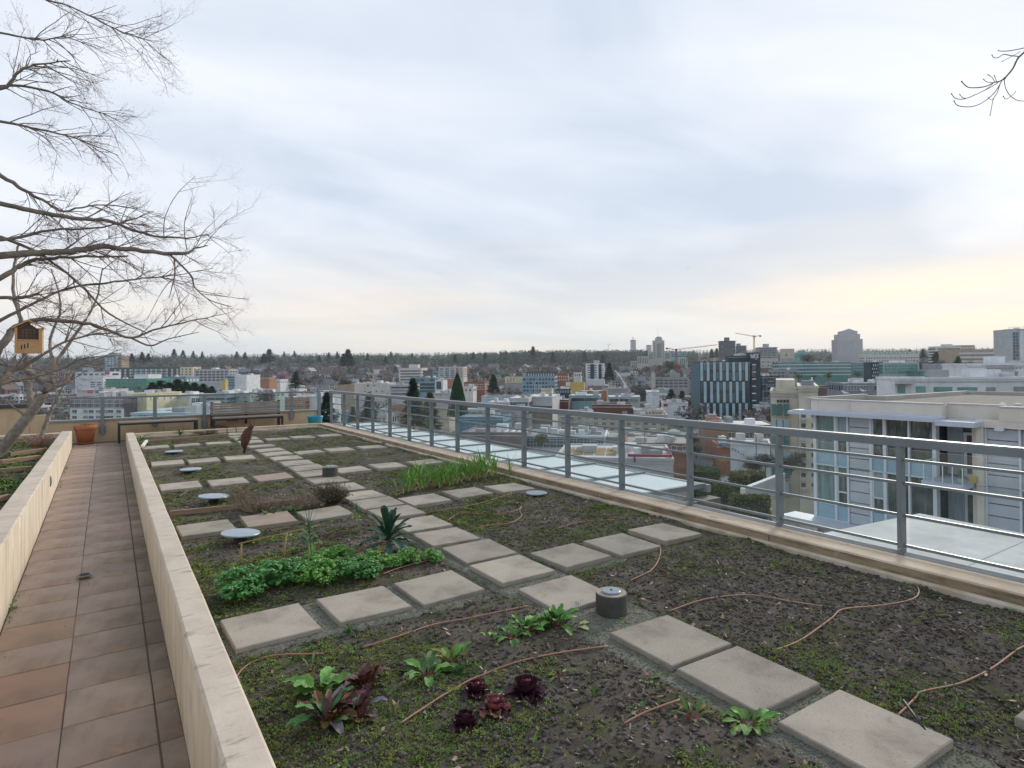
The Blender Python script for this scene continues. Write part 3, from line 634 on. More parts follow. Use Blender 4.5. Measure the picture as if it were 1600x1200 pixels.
# radicchio heads
radA=mat('radicchio_purple',(.10,.014,.04),(.045,.010,.022),10,.38,.3,50); radB=mat('radicchio_dark',(.032,.010,.018),(.07,.02,.03),12,.42,.3,50); radC=mat('radicchio_pink',(.33,.10,.12),(.22,.05,.07),14,.5); radD=mat('radicchio_brown',(.28,.14,.09),(.15,.06,.05),14,.5)
rd=lambda t:.35+.65*sin(pi*min(1,t*.75+.12))
def rosette(px,py,Rr,lab,mi,mo,n=26,ruf=.05):
    n=int(n*1.45)
    g=oz(px,py,-.02); r=root('radicchio_head',g[0],g[1],lab,'radicchio','radicchio heads'); 
    for i in range(n):
        u=(i+.5)/n; a=i*2.4; L=Rr*(1.05-.42*u); el=R_(6+84*u); m=MB(); addrot(m,leaf(L,Rr*(.80-.22*u),el,R_(-25-65*u) if u>.25 else R_(40),6,.55,ruf,rd,i),a,(Rr*.10*(1-u)*cos(a),Rr*.10*(1-u)*sin(a),Rr*.28*u*.6)); m.build('leaf',random.choice(mi) if u>.5 else random.choice(mo),r,True)
rosette(822,1082,.088,'largest tight purple radicchio head, right of the other two',[radA,radA,radC],[radB],34)
rosette(773,1108,.070,'pinkish brown frilly radicchio head in the middle',[radC,radC,radD],[radD,radB,radC],28,.16)
rosette(744,1076,.066,'ragged dark pink radicchio nearest the hose',[radA,radC],[radB,radC],26,.2)
rosette(727,1126,.072,'darkest spreading radicchio at the bottom edge',[radB,radA],[radB],24,.12)
# leek rows
leekm=mat('leek_leaf',(.10,.30,.05),(.24,.40,.05),7,.5); leekb=mat('leek_base',(.50,.50,.20),(.42,.34,.15),7,.7)
def leekv(seed):
    r=random.Random(seed); m=MB(); b=MB()
    for i in range(7):
        a=r.uniform(0,2*pi); addrot(m,leaf(r.uniform(.14,.32),.013,R_(r.uniform(62,90)),R_(r.uniform(5,80)),6,.5),a,(r.uniform(-.012,.012),r.uniform(-.012,.012),.04))
    for i in range(6):
        a=r.uniform(0,2*pi); addrot(b,leaf(r.uniform(.08,.16),.012,R_(r.uniform(35,88)),R_(r.uniform(20,110)),4,.3),a,(0,0,.0))
    b.tube([(0,0,-.01),(0,0,.06)],.006,6)
    return m,b
LK=[leekv(i) for i in range(5)]; lko=[None]*5
rows=[((622,772),(775,745),22),((640,760),(768,738),17),((634,767),(770,742),13)]
cnt=0
for (a,b,n) in rows:
    A=oz(a[0],a[1],-.02); B=oz(b[0],b[1],-.02)
    for i in range(n):
        t=(i+rnd(-.3,.3))/(n-1); x=A[0]+(B[0]-A[0])*t; y=A[1]+(B[1]-A[1])*t+rnd(-.05,.05); v=random.randrange(5)
        r=root('leek_plant',x,y,'upright green leek with yellowed base leaves in the dense leek patch','leek','leeks in the dense patch before the railing')
        if lko[v] is None: lko[v]=(LK[v][0].build('leaves',leekm,r,True),LK[v][1].build('base_leaves',leekb,r,True))
        else:
            for q in lko[v]: inst(q,r)
        s=rnd(.75,1.3); r.scale=(s,s,s); r.rotation_euler=(0,0,rnd(0,6)); cnt+=1
g=oz(797,742,0)
r=root('leek_plant',g[0],g[1],'tallest single leek, leaning against the curb right of the leek patch','leek'); q=MB()
for i in range(6): addrot(q,leaf(rnd(.25,.42),.016,R_(rnd(70,88)),R_(rnd(5,40)),5,.4),rnd(0,6),(0,0,0))
q.build('leaves',leekm,r,True)
# dry shrubs and stubble
drym=mat('dry_twigs',(.30,.225,.165),(.19,.135,.10),12,.9); dryg=mat('dry_green_twigs',(.12,.115,.06),(.09,.07,.045),12,.9)
def dryshrub(px,py,Rr,H,n,lab,m,sp=1.):
    g=oz(px,py,-.02); r=root('dry_shrub',g[0],g[1],lab,'dry shrub'); q=MB(); l=MB()
    for i in range(n):
        a=rnd(0,2*pi); d=Rr*math.sqrt(random.random()); h=H*rnd(.4,1.)*(1-.4*d/Rr); p0=np.array([d*.3*cos(a),d*.3*sin(a),0]); p3=np.array([d*cos(a)*sp,d*sin(a),h])
        pm_=(p0+p3)/2+np.array([rnd(-.02,.02),rnd(-.02,.02),.02]); q.tube([p0,pm_,p3],[.0022,.0017,.001],3)
        for k in range(4):
            c=pm_+(p3-pm_)*rnd(0,1); e=np.array([rnd(-1,1),rnd(-1,1),rnd(-.2,1)])*.035; q.tube([c,c+e*.5+np.array([0,0,.004]),c+e],.0012,3)
            if k<3: b=c+e; w=np.array([rnd(-1,1),rnd(-1,1),rnd(-1,1)])*.008; u=np.array([rnd(-1,1),rnd(-1,1),rnd(-1,1)])*.010; l.add([b-u,b-w,b+u,b+w],[(0,1,2,3)])
    q.build('twigs',m,r)['kind']='stuff'; l.build('seed_heads',m,r)['kind']='stuff'
dryshrub(518,786,.22,.30,300,'dark dry shrub standing before the far round post',dryg)
dryshrub(478,792,.28,.24,110,'reddish brown dry stalks left of the dark dry shrub',drym)
dryshrub(400,797,.26,.22,110,'brown dry stalks beside the round metal disc and plank',drym,1.2)
dryshrub(376,790,.18,.28,60,'taller pale dry stalks behind the timber plank',drym,1.2)
dryshrub(340,672,.30,.22,110,'thin reddish dry stems in the farthest bed before the bench',mat('red_dry_stems',(.33,.15,.10),(.22,.10,.08),9,.9))
dryshrub(322,678,.35,.12,120,'low yellow green dry plant at the end of the far curb',dryg)
clump(420,805,12,.12,.05,'green strawberry-like leaves along the timber plank',[chd,weedg],el=(10,60),cat='leafy plant')
clump(455,799,12,.12,.05,'green leafy weed at the right end of the timber plank',[chd,weedg],el=(10,60),cat='leafy plant')
clump(220,687,10,.16,.06,'green leafy plant by the wall in the farthest bed',[weedg,chd],el=(20,70),cat='leafy plant')
clump(419,658+5,10,.2,.05,'green plant in the far corner bed in front of the bench',[weedg],el=(40,80),cat='leafy plant')
clump(281,680,8,.18,.04,'small dark evergreen seedling in the farthest bed',[chd],el=(60,90),cat='seedling')
clump(64,745,14,.16,.04,'grassy green clump in the left bed',[weedg,mossg],el=(30,80),cat='weed'); clump(60,700,20,.2,.05,'green leafy clump at the foot of the leaning tree',[weedg,chd],el=(30,80),cat='weed')
dryshrub(80,700,.32,.34,90,'pinkish dry stems beside the foot of the leaning tree in the left bed',MATS['red_dry_stems'])
o_=[o for o in C.objects if o.name.startswith('dry_shrub')][-1]; g_=oz(84,694,.14); o_.location=(min(g_[0],-1.1),g_[1],.12)
# mulch hollow
g=oz(520,835,-.02); m=MB()
for i in range(240):
    a=rnd(0,6.28); d=.24*math.sqrt(random.random()); V=np.array(CH[0])*rnd(.012,.03); th=rnd(0,6.28); V2=V.copy(); V2[:,0]=V[:,0]*cos(th)-V[:,1]*sin(th); V2[:,1]=V[:,0]*sin(th)+V[:,1]*cos(th); V2[:,2]+=rnd(0,.3)*V2[:,0]
    m.add(V2+np.array([d*cos(a)*1.3,d*sin(a)*.6,.03*cos(d*6)+rnd(0,.015)]),CH[1])
o=m.build('mulch_heap',mat('dark_mulch',(.10,.065,.045),(.055,.038,.03),12,.95),loc=(g[0],g[1],gzz(g[0],g[1]))); o['kind']='stuff'
# ---------------------------------------------------------------- hoses
def hose(pts,lab,r=.0050,m=None,z=.001):
    P=[]
    for px,py in pts: g=oz(px,py,-.02); P.append([g[0],g[1],gzz(g[0],g[1])+r+z])
    P=np.array(P); n=len(P); t=np.linspace(0,n-1,(n-1)*7+1); Q=np.zeros((len(t),3))
    for i,u in enumerate(t):
        k=min(int(u),n-2); f=u-k; p0,p1,p2,p3=P[max(k-1,0)],P[k],P[k+1],P[min(k+2,n-1)]
        Q[i]=.5*((2*p1)+(-p0+p2)*f+(2*p0-5*p1+4*p2-p3)*f*f+(-p0+3*p1-3*p2+p3)*f**3)
    zg=np.array([gzz(q[0],q[1]) for q in Q]); kk=min(9,len(zg)//2*2-1); zs_=np.convolve(np.pad(zg,kk//2,mode='edge'),np.ones(kk)/kk,'valid') if kk>2 else zg; Q[:,2]=zs_[:len(Q)]+.006+r*(.9+.5*np.sin(np.arange(len(Q))*.11+pts[0][0]))
    o=MB().tube(Q,r,7).build('irrigation_hose',m or rubber,None,True); return tag(o,lab,'hose','thin irrigation hoses on the soil')
hose([(362,1058),(380,1035),(410,1022),(450,1018),(505,1019)],'short brown hose curving by the planter wall in the near bed')
hose([(566,1008),(620,992),(690,968),(760,955),(824,947)],'straight brown hose running below the third stepping stone')
hose([(625,1126),(680,1090),(735,1056),(800,1035),(870,1021),(950,1010)],'pale brown hose passing left of the radicchio heads')
hose([(975,1132),(1010,1116),(1062,1100)],'short hose piece at the bottom edge below the pavers')
hose([(1045,958),(1100,938),(1165,928),(1220,935),(1290,948)],'hose arching from the large stepping stone toward the right bed')
hose([(1212,1018),(1250,1000),(1300,965),(1320,951),(1390,944),(1425,935),(1436,922),(1425,908),(1395,896),(1375,893)],'long curling hose looping to the curb in the right bed')
hose([(1403,1115),(1430,1090),(1443,1080),(1500,1065),(1545,1045),(1580,1022),(1600,1010),(1640,985)],'reddish hose at the lower right corner beside the black rod')
hose([(985,907),(1015,893),(1030,872),(1030,850),(1010,842)],'hose loop at the end of the stepping stone row')
hose([(666,800),(700,795),(740,789),(790,776),(800,772)],'thin hose in the middle bed near the leeks')
hose([(700,812),(720,802),(765,803),(805,797),(815,790),(812,797),(815,806),(800,816),(770,820),(742,826)],'thin hose looping in the mossy middle bed')
hose([(870,826),(905,816),(960,812)],'thin faint hose in the mossy bed beyond the stepping stones')
hose([(545,868),(575,860),(592,853)],'short hose leading to the kale'); hose([(598,900),(630,888),(680,874)],'hose right of the parsley row under the kale')
hose([(280,775),(300,762),(320,756),(360,757),(400,757)],'dark thin hose in the third bed by the wall',m=drym)
# ---------------------------------------------------------------- round posts, discs, sticks, boards
def rpost(px,py,R0,H,lab):
    g=oz(px,py,-.03); r=empty('round_post',(g[0],g[1],-.05),0,lab,'post','round path light posts')
    MB().lathe([(R0*.995,-.05),(R0,.0),(R0,H-.004),(R0-.003,H)],36).build('shell',mat('black_sleeve',(.042,.039,.036),(.075,.068,.06),7,.75,.3,spots=[((.20,.18,.16),9,.58,.70,.6,(1,1,.35)),((.10,.09,.075),4,.5,.7,.6)]),r,True)
    MB().lathe([(R0*.55,H-.02),(R0-.004,H-.02),(R0-.004,H+.004),(R0*.6,H+.004)],36).build('top_ring',mat('post_rim_concrete',(.33,.29,.24),(.23,.20,.165),9,.9,.3),r)
    lid_=MB().lathe([(.001,H-.01),(R0*.60,H-.01),(R0*.60,H+.012),(R0*.55,H+.016),(.001,H+.017)],30).build('lid',mat('metal_lid',(.34,.38,.42),(.22,.26,.30),30,.35,metal=.6),r)
    MB().lathe([(.001,H+.0175),(R0*.08,H+.0175),(R0*.08,H+.020),(.001,H+.020)],12).build('screw',blackm,lid_)
rpost(955.5,957,.097,.145,'near black round post with concrete rim and metal lid on the gravel')
rpost(516,747,.108,.18,'far black round post on the stepping path behind the dry shrub')
discm=mat('galvanised_disc',(.34,.39,.44),(.28,.33,.38),5,.40,metal=.3,spec=.6)
def disc(px,py,R0,h,lab,tilt=0,ta=0):
    g=oz(px,py,h); r=empty('round_metal_disc',(g[0],g[1],h),0,lab,'disc','round metal discs in the beds'); r.rotation_euler=(tilt*cos(ta),tilt*sin(ta),0)
    MB().lathe([(.001,-.010),(R0*.9,-.012),(R0,-.006),(R0,.002),(R0*.985,.005),(.001,.008)],40).build('plate',discm,r,False)
    MB().lathe([(.001,-.16),(R0*.35,-.16),(R0*.35,-.012),(.001,-.012)],20).build('foot',blackm,r)
disc(376,832.5,.165,.035,'nearest tilted round metal disc beside the bamboo stakes',.08,pi/2)
disc(334,775,.165,.03,'round metal disc half hidden by the brown dry stalks',.07,pi/2)
disc(298,733,.15,.015,'third round metal disc from the camera, between two paver rows')
disc(272,705,.15,.018,'farthest small round metal disc in the left column')
disc(838,770,.13,-.012,'round metal disc lying flush in the soil near the railing')
bamb=mat('bamboo',(.42,.30,.12),(.30,.20,.08),8,.6,stretch=(1,1,9))
def stake(p0,p1,r,lab,m=bamb,cat='stake',name='garden_stake'):
    o=MB().tube([p0,(np.array(p0)+np.array(p1))/2+np.array([.002,.001,0]),p1],[r,r*.95,r*.9],7).build(name,m,None,True); return tag(o,lab,cat)
a=oz(376,884,-.03); b=oz(441,881,-.03); za=.115; ra=ray(377,848)
A=EYE+ra*((a-EYE)[:2]@ra[:2]/(ra[:2]@ra[:2])); rb=ray(448,832); B=EYE+rb*((b-EYE)[:2]@rb[:2]/(rb[:2]@rb[:2])); rc=ray(498,822); Cc=B+(B-A)*.75+np.array([0,0,.0])
stake(a,A,.007,'left short yellowish garden stake behind the parsley'); stake(b,B,.008,'right short garden stake behind the parsley')
stake(A+np.array([-.02,0,-.004]),Cc,.004,'thin bamboo cane tied across the two short stakes',cat='cane')
a=oz(1444,1140,-.03); ra=ray(1411,1092); b=a+np.array([-.05,.16,.10]); stake(oz(1446,1142,.0),oz(1411,1094,.02),.006,'black rod lying at the lower right corner across the reddish hose',blackm,'rod','black_rod')
def board(px0,py0,px1,py1,h,w,lab,z=0.,m=timber):
    a=oz(px0,py0,z); b=oz(px1,py1,z); d=b-a; L_=np.linalg.norm(d[:2]); o=bevbox(-.0,L_,-w/2,w/2,-.03,h,.003).build('timber_board',m); o.location=(a[0],a[1],z-.0); o.rotation_euler=(0,0,math.atan2(d[1],d[0])); return tag(o,lab,'board')
board(265,802,470,782,.025,.03,'long timber edging board in the bed with dry stalks'); board(222,692,357,680,.04,.04,'long timber board across the farthest bed'); 
board(222,697,229,688,.01,.05,'short white painted stick leaning at the wall in the far bed',.06,mat('white_paint',(.7,.7,.68),rough=.6))
board(0,722,62,714,.03,.12,'broad weathered board across the left bed',.13); board(-10,737,50,731,.03,.05,'narrow board in the left bed behind the grassy clump',.13); board(15,710,72,702,.03,.05,'thin board nearest the foot of the leaning tree',.13); board(-10,782,15,776,.03,.06,'board in the left bed at the left picture edge',.13)
# rusty bird decoy on a stake
g=oz(381,708,-.03); r=empty('bird_decoy',(g[0],g[1],0),0,'rust brown bird-shaped scare decoy hanging on a dark stake over the far path','decoy')
rust=mat('rust_brown',(.13,.055,.035),(.075,.035,.025),16,.85,.3,80)
D=12.0; s_=(g-EYE)@CF/956
def loc(px,py,o=0):
    rr=ray(px,py); t=((g-EYE)@CF)/(rr@CF); q=EYE+rr*t-g; return (q[0]+o*CF[0],q[1]+o*CF[1],q[2]+g[2])
m=MB(); P=[loc(382,701),loc(382,694),loc(384,684),loc(388,674),loc(391,669),loc(393,665)]; m.tube(P,[.025,.065,.095,.08,.045,.03],14); m.build('body',rust,r,True)
MB().tube([loc(381,709),loc(384,690,.03),loc(387,680,.03)],[.02,.035,.03],8).build('wing',rust,r,True)
MB().tube([loc(392,668),loc(394,665),loc(397,666)],[.045,.045,.008],10).build('head',rust,r,True)
MB().tube([loc(382,699),loc(381,711)],.012,6).build('stake',blackm,r); MB().tube([loc(391,664),loc(390,658)],.008,5).build('cord',blackm,r)
# dark wire support in far bed
a=loc(353,673); r2=empty('wire_support',oz(363,676,-.03),0,'small dark bent wire support beside the far curb','wire support')
MB().tube([(-.12,0,0),(-.12,0,.12),(-.02,0,.16),(.08,.0,.12),(.10,0,0)],.010,6).build('wire',blackm,r2)
# terracotta pot and blue tub
terr=mat('terracotta',(.42,.15,.07),(.34,.12,.06),4,.8,.1,spots=[((.5,.34,.26),6,.6,.75,.5)])
g=oy(133.5,690,17.2); zf=zpath(17.2); r=empty('flower_pot',(g[0],17.25,zf),0,'terracotta flowerpot on feet at the far end of the tiled walk','flowerpot')
zt=oy(133,664,17.2)[2]-zf
MB().lathe([(.10,.05),(.155,.05),(.20,zt*.72),(.205,zt*.74),(.225,zt*.75),(.235,zt),(.215,zt),(.21,zt*.86),(.001,zt*.86)],28).build('pot',terr,r,True)
MB().lathe([(.001,.02),(.17,.02),(.18,.048),(.001,.048)],24).build('saucer',terr,r)
m=MB(); [m.box(-.15+a*.25,-.10+a*.25,-.1,.1,0,.02) for a in (0,1)]; m.build('foot',blackm,r)
q=MB()
for i in range(26): addrot(q,leaf(rnd(.08,.18),.02,R_(rnd(20,80)),R_(rnd(20,90)),4,.3),rnd(0,6),(rnd(-.12,.12),rnd(-.12,.12),zt*.86))
q.build('foliage',chd,r)
g=oy(493,660,17.2); r=empty('blue_tub',(g[0],17.25,zpath(17)),0,'turquoise plastic tub standing behind the far corner of the garden bed','tub'); zt=oy(493,650,17.2)[2]-zpath(17)
tq=mat('turquoise_plastic',(.02,.30,.40),(.02,.26,.36),3,.35)
MB().lathe([(.16,0),(.20,zt*.9),(.215,zt*.92),(.215,zt),(.195,zt),(.15,.03),(.001,.03)],28).build('body',tq,r,True)
# ================================================================ bare trees at the left
def tubes(P,Rr,seg=3):
    """batch of N polylines (N,k,3) with radii (N,k) -> V,F arrays"""
    P=np.asarray(P,float); Rr=np.asarray(Rr,float); n,k,_=P.shape
    t=np.gradient(P,axis=1); t/=np.linalg.norm(t,axis=2,keepdims=True)+1e-12
    a=np.where(np.abs(t[...,2:3])>.9,np.array([1.,0,0]),np.array([0,0,1.])); u=np.cross(t,a); u/=np.linalg.norm(u,axis=2,keepdims=True)+1e-12; w=np.cross(t,u)
    th=2*pi*np.arange(seg)/seg
    V=P[:,:,None,:]+Rr[:,:,None,None]*(u[:,:,None,:]*np.cos(th)[:,None]+w[:,:,None,:]*np.sin(th)[:,None])
    i=np.arange(n)[:,None,None]*k*seg; j=np.arange(k-1)[None,:,None]*seg; s=np.arange(seg)[None,None,:]; s2=(s+1)%seg
    F=np.stack([i+j+s,i+j+s2,i+j+seg+s2,i+j+seg+s],-1).reshape(-1,4)
    return V.reshape(-1,3),F
def smooth_path(P,sub=5):
    P=np.array(P,float); n=len(P); t=np.linspace(0,n-1,(n-1)*sub+1); Q=[]
    for u in t:
        k=min(int(u),n-2); f=u-k; p0,p1,p2,p3=P[max(k-1,0)],P[k],P[k+1],P[min(k+2,n-1)]
        Q.append(.5*((2*p1)+(-p0+p2)*f+(2*p0-5*p1+4*p2-p3)*f*f+(-p0+3*p1-3*p2+p3)*f**3))
    return np.array(Q)
def sprout(paths,radii,per,length,k,spread,rr,grav,seedv,t0=.15,fwd=.9):
    """children polylines along parents"""
    g=np.random.default_rng(seedv); out=[];ro=[]
    for P,Rd in zip(paths,radii):
        n=len(P); L_=np.linalg.norm(np.diff(P,axis=0),axis=1).sum()
        for q in range(per if isinstance(per,int) else max(1,int(L_*per))):
            u=g.uniform(t0,1)*(n-1); i=min(int(u),n-2); f=u-i; p=P[i]*(1-f)+P[i+1]*f; r0=(Rd[i]*(1-f)+Rd[i+1]*f)
            d=P[i+1]-P[i]; d/=np.linalg.norm(d)+1e-9; v=g.normal(0,1,3); v-=v@d*d; v/=np.linalg.norm(v)
            dr=d*fwd+v*spread; dr/=np.linalg.norm(dr); ln=length*g.uniform(.45,1.25); pts=[p]; dd=dr.copy()
            for s in range(k-1):
                dd=dd+g.normal(0,.11,3)+np.array([0,0,grav])/k; dd/=np.linalg.norm(dd); pts.append(pts[-1]+dd*ln/(k-1))
            out.append(np.array(pts)); r_=min(r0*.75,rr*g.uniform(.7,1.2)); ro.append(np.linspace(r_,r_*.42,k))
    return out,ro
bark=mat('grey_brown_bark',(.30,.25,.205),(.17,.14,.12),16,.9,.5,70,spots=[((.16,.17,.10),5,.55,.7,.6),((.05,.04,.035),3,.6,.68,.6)])
twigm=mat('reddish_twigs',(.25,.15,.15),(.16,.105,.11),6,.8)
budm=mat('twig_buds',(.10,.045,.055),(.06,.03,.035),6,.8)
def btree(name,lab,trunk,limbs,levels,seedv):
    r=empty(name,trunk[0][:3],0,lab,'tree'); o=np.array(trunk[0][:3])
    def rel(V): return V-o
    tp=smooth_path([t[:3] for t in trunk]); tr=np.interp(np.linspace(0,1,len(tp)),np.linspace(0,1,len(trunk)),[t[3] for t in trunk])
    V,F=tubes([tp],[tr],12); mk('trunk',rel(V),F,bark,r,True)
    P=[];Rd=[]
    for lb in limbs:
        p=smooth_path([q[:3] for q in lb]); rr=1.25*np.interp(np.linspace(0,1,len(p)),np.linspace(0,1,len(lb)),[q[3] for q in lb])
        p[1:-1]+=np.random.default_rng(len(P)).normal(0,.18*rr.mean(),(len(p)-2,3)); V,F=tubes([p],[rr],8); mk('limb',rel(V),F,bark,r,True); P.append(p); Rd.append(rr)
    for li,(per,ln,k,sp_,rr,gr,t0) in enumerate(levels):
        P,Rd=sprout(P,Rd,per,ln,k,sp_,rr,gr,seedv+li,t0); V,F=tubes(np.array(P),np.array(Rd),4 if li==0 else 3); o_=mk(('branches','twigs','fine_twigs')[li],rel(V),F,bark if li==0 else twigm,r); o_['kind']='stuff'
    e=np.array([p[-1] for p in P]); T=np.array(OCT[0]); s=(levels[-1][4]*1.9); V=(e[:,None,:]+T[None]*s).reshape(-1,3); F=(np.array(OCT[1])[None]+np.arange(len(e))[:,None,None]*6).reshape(-1,3); o_=mk('buds',rel(V),F,budm,r); o_['kind']='stuff'
    return r
def q(px,py,d,r): p=od(px,py,d); return (p[0],p[1],p[2],r)
tr=(-2.55,4.9,.05,.16)
trunk=[tr,(-2.5,4.95,.8,.13),(-2.45,5.0,1.4,.11),(-2.35,5.1,2.0,.09),(-2.3,5.15,2.8,.06)]
T=lambda z: (-2.5+.07*z,4.95+.06*z,z,.06)
limbs=[
 [T(1.7),q(-150,420,4.3,.034),q(0,400,4.4,.021),q(60,396,4.5,.019),q(110,393,4.6,.018),q(160,386,4.7,.016),q(210,391,4.8,.014),q(285,397,4.9,.011),q(305,388,5,.006),q(325,384,5.05,.003)],
 [T(2.0),q(-120,290,4.2,.026),q(0,318,4.4,.014),q(45,328,4.5,.014),q(110,340,4.6,.012),q(170,345,4.7,.010),q(215,362,4.9,.008),q(280,372,5,.006),q(330,365,5,.002)],
 [T(1.4),q(-100,490,4.3,.028),q(0,435,4.4,.015),q(30,417,4.5,.013),q(65,405,4.6,.010),q(120,402,4.7,.008),q(200,400,4.8,.005)],
 [T(1.2),q(-70,470,4.3,.018),q(0,466,4.4,.010),q(35,465,4.45,.010),q(62,459,4.5,.006)],
 [T(.9),q(-80,590,4.3,.045),q(0,540,4.5,.024),q(20,515,4.6,.019),q(50,501,4.7,.014),q(110,502,4.9,.012),q(160,512,5.1,.010),q(205,528,5.3,.008),q(250,512,5.4,.006),q(325,497,5.5,.003)],
 [q(205,528,5.3,.007),q(235,540,5.4,.006),q(262,530,5.5,.004),q(311,519,5.6,.002)],
 [q(262,396,4.85,.007),q(270,402,4.9,.007),q(298,430,4.9,.006),q(305,450,5,.004),q(330,470,5,.003),q(362,479,5,.002)],
 [q(272,402,4.9,.005),q(273,430,4.9,.004),q(264,466,4.9,.002)],
 [T(2.3),q(-90,230,4.2,.018),q(0,275,4.4,.012),q(40,298,4.5,.010),q(70,315,4.6,.008),q(100,330,4.6,.006),q(150,320,4.7,.004),q(215,325,4.8,.003)],
 [T(2.6),q(-100,130,4.1,.015),q(0,138,4.2,.009),q(30,112,4.2,.007),q(60,100,4.3,.005),q(110,95,4.3,.003)],
 [T(2.6),q(-90,160,4.2,.014),q(0,135,4.3,.008),q(75,142,4.4,.006),q(110,160,4.4,.004),q(165,178,4.5,.002)],
 [T(2.5),q(-80,190,4.2,.013),q(0,190,4.3,.008),q(50,200,4.4,.006),q(120,217,4.5,.004),q(185,243,4.6,.002)],
 [T(2.8),q(-60,30,4.0,.012),q(0,50,4.0,.006),q(60,62,4.1,.004),q(100,58,4.1,.003),q(150,74,4.2,.0015)],
 [T(2.8),q(-60,-60,3.9,.012),q(40,-10,3.9,.006),q(110,10,4.0,.004),q(180,45,4.1,.003),q(240,66,4.2,.0015)],
 [T(1.0),q(-90,640,4.2,.04),q(0,592,4.4,.022),q(18,580,4.5,.016),q(60,560,4.6,.010),q(110,530,4.8,.006),q(200,515,5,.003)],
 [T(1.3),q(-80,540,4.4,.022),q(0,500,4.6,.010),q(60,470,4.8,.008),q(110,450,5,.007),q(180,440,5.1,.006),q(230,434,5.2,.005),q(275,430,5.3,.003),q(333,419,5.3,.0015)],
 [q(0,370,4.5,.010),q(60,395,4.6,.008),q(120,440,4.8,.007),q(170,490,5,.006),q(230,520,5.2,.003)],
 [q(256,370,4.9,.003),q(258,340,4.9,.0025),q(275,305,4.9,.002),q(305,275,4.9,.001)],
 [q(292,390,4.95,.003),q(288,350,4.95,.0025),q(300,308,4.95,.001)],
 [T(1.9),q(-60,360,4.2,.02),q(0,375,4.4,.010),q(80,360,4.6,.007),q(160,355,4.8,.005),q(240,330,4.9,.002)],
 [T(1.2),q(-60,620,4.6,.02),q(0,600,4.8,.012),q(50,590,5.0,.010),q(100,575,5.2,.007),q(130,560,5.3,.005),q(190,555,5.5,.002)],
]
btree('bare_tree','bare tree with reddish twigs reaching in from the left edge, carrying the insect house',trunk,limbs,[(6.0,.34,6,.70,.0040,-.16,.40),(8.5,.19,5,.85,.0022,-.02,.12),(11,.08,4,.85,.0014,.25,.2)],11)
# leaning tree farther back in the left bed
t2=[q(-75,800,9.6,.11),q(-40,754,9.9,.10),q(0,706,10.2,.092),q(30,668,10.3,.085),q(52,640,10.4,.077),q(70,612,10.5,.066),q(79,592,10.6,.055),q(84,560,10.7,.035)]
l2=[[q(46,646,10.4,0.0462),q(48,620,10.5,0.0429),q(42,598,10.6,0.0396),q(46,578,10.7,0.0363),q(38,550,10.8,0.0330),q(32,500,10.9,0.0264),q(20,440,11,0.0198),q(30,380,11.2,0.0132)],
 [q(76,600,10.6,0.0462),q(58,590,10.6,0.0330),q(38,577,10.5,0.0297),q(10,570,10.4,0.0231),q(-40,560,10.3,0.0198)],
 [q(80,590,10.6,0.0396),q(92,560,10.8,0.0264),q(120,520,11,0.0198),q(150,470,11.2,0.0132),q(160,420,11.4,0.0079)],
 [q(72,610,10.5,0.0264),q(100,598,10.6,0.0198),q(118,575,10.8,0.0145),q(150,562,11,0.0079),q(190,545,11,0.0040)],
 [q(84,570,10.7,0.0264),q(78,530,10.9,0.0198),q(95,480,11,0.0132),q(80,420,11.2,0.0079)],
 [q(64,685,10.4,0.0297),q(76,650,10.5,0.0264),q(90,622,10.6,0.0198),q(100,600,10.7,0.0132),q(112,560,10.9,0.0066)],
 [q(40,650,10.3,0.0198),q(20,635,10.2,0.0099),q(0,620,10.1,0.0066),q(-30,615,10,0.0053)],
 [q(80,585,10.6,0.0198),q(86,605,10.5,0.0119),q(92,630,10.4,0.0066),q(90,640,10.4,0.0040)]]
btree('leaning_tree','leaning bare tree with a pale forked trunk growing in the left planter bed',t2,l2,[(1.4,1.0,6,.8,.010,.05,.25),(3.2,.5,5,.9,.0045,.1,.1),(3.6,.2,4,.9,.0025,.2,.1)],31)
p=smooth_path([q(52,641,10.36,.12)[:3],q(47,648,10.33,.12)[:3],q(44,654,10.32,.12)[:3]])
# overhanging branch at the upper right
r=empty('overhanging_branch',od(1600,78,2.3),0,'thin bare twig reaching in at the upper right corner of the sky','branch'); o0=od(1600,78,2.3)
segs=[([(1900,-120),(1760,-30),(1650,35),(1600,82),(1590,92),(1582,108),(1570,122)],.0042,.0028),([(1600,75),(1580,79),(1566,80),(1560,79)],.0018,.0012),([(1591,88),(1580,87),(1568,85),(1560,90),(1553,90),(1550,86)],.0018,.0012),([(1594,80),(1585,86),(1568,95)],.0012,.001),
([(1570,122),(1562,127),(1553,129),(1540,135),(1525,137),(1512,136),(1503,128)],.0022,.0018),([(1562,127),(1545,138),(1512,153),(1500,155),(1492,153),(1487,147)],.0014,.0014),([(1553,129),(1540,140),(1515,152),(1505,153),(1500,148)],.0012,.0013),([(1566,125),(1556,142),(1543,155),(1525,165),(1508,167),(1495,164),(1491,158)],.0015,.0015),([(1563,130),(1558,145),(1552,155),(1549,170),(1547,180)],.0015,.001),([(1552,154),(1548,156),(1544,152)],.001,.0009),([(1569,122),(1571,137),(1578,149),(1588,156),(1600,158),(1640,160)],.0013,.0012),([(1580,150),(1572,155),(1568,151)],.0009,.0012),([(1580,150),(1585,146),(1587,143)],.0009,.0009),([(1555,129),(1550,121),(1544,117)],.0011,.0014),([(1557,127),(1554,119)],.0012,.0013),([(1552,129),(1542,128),(1537,124)],.0011,.0014)]
m=MB()
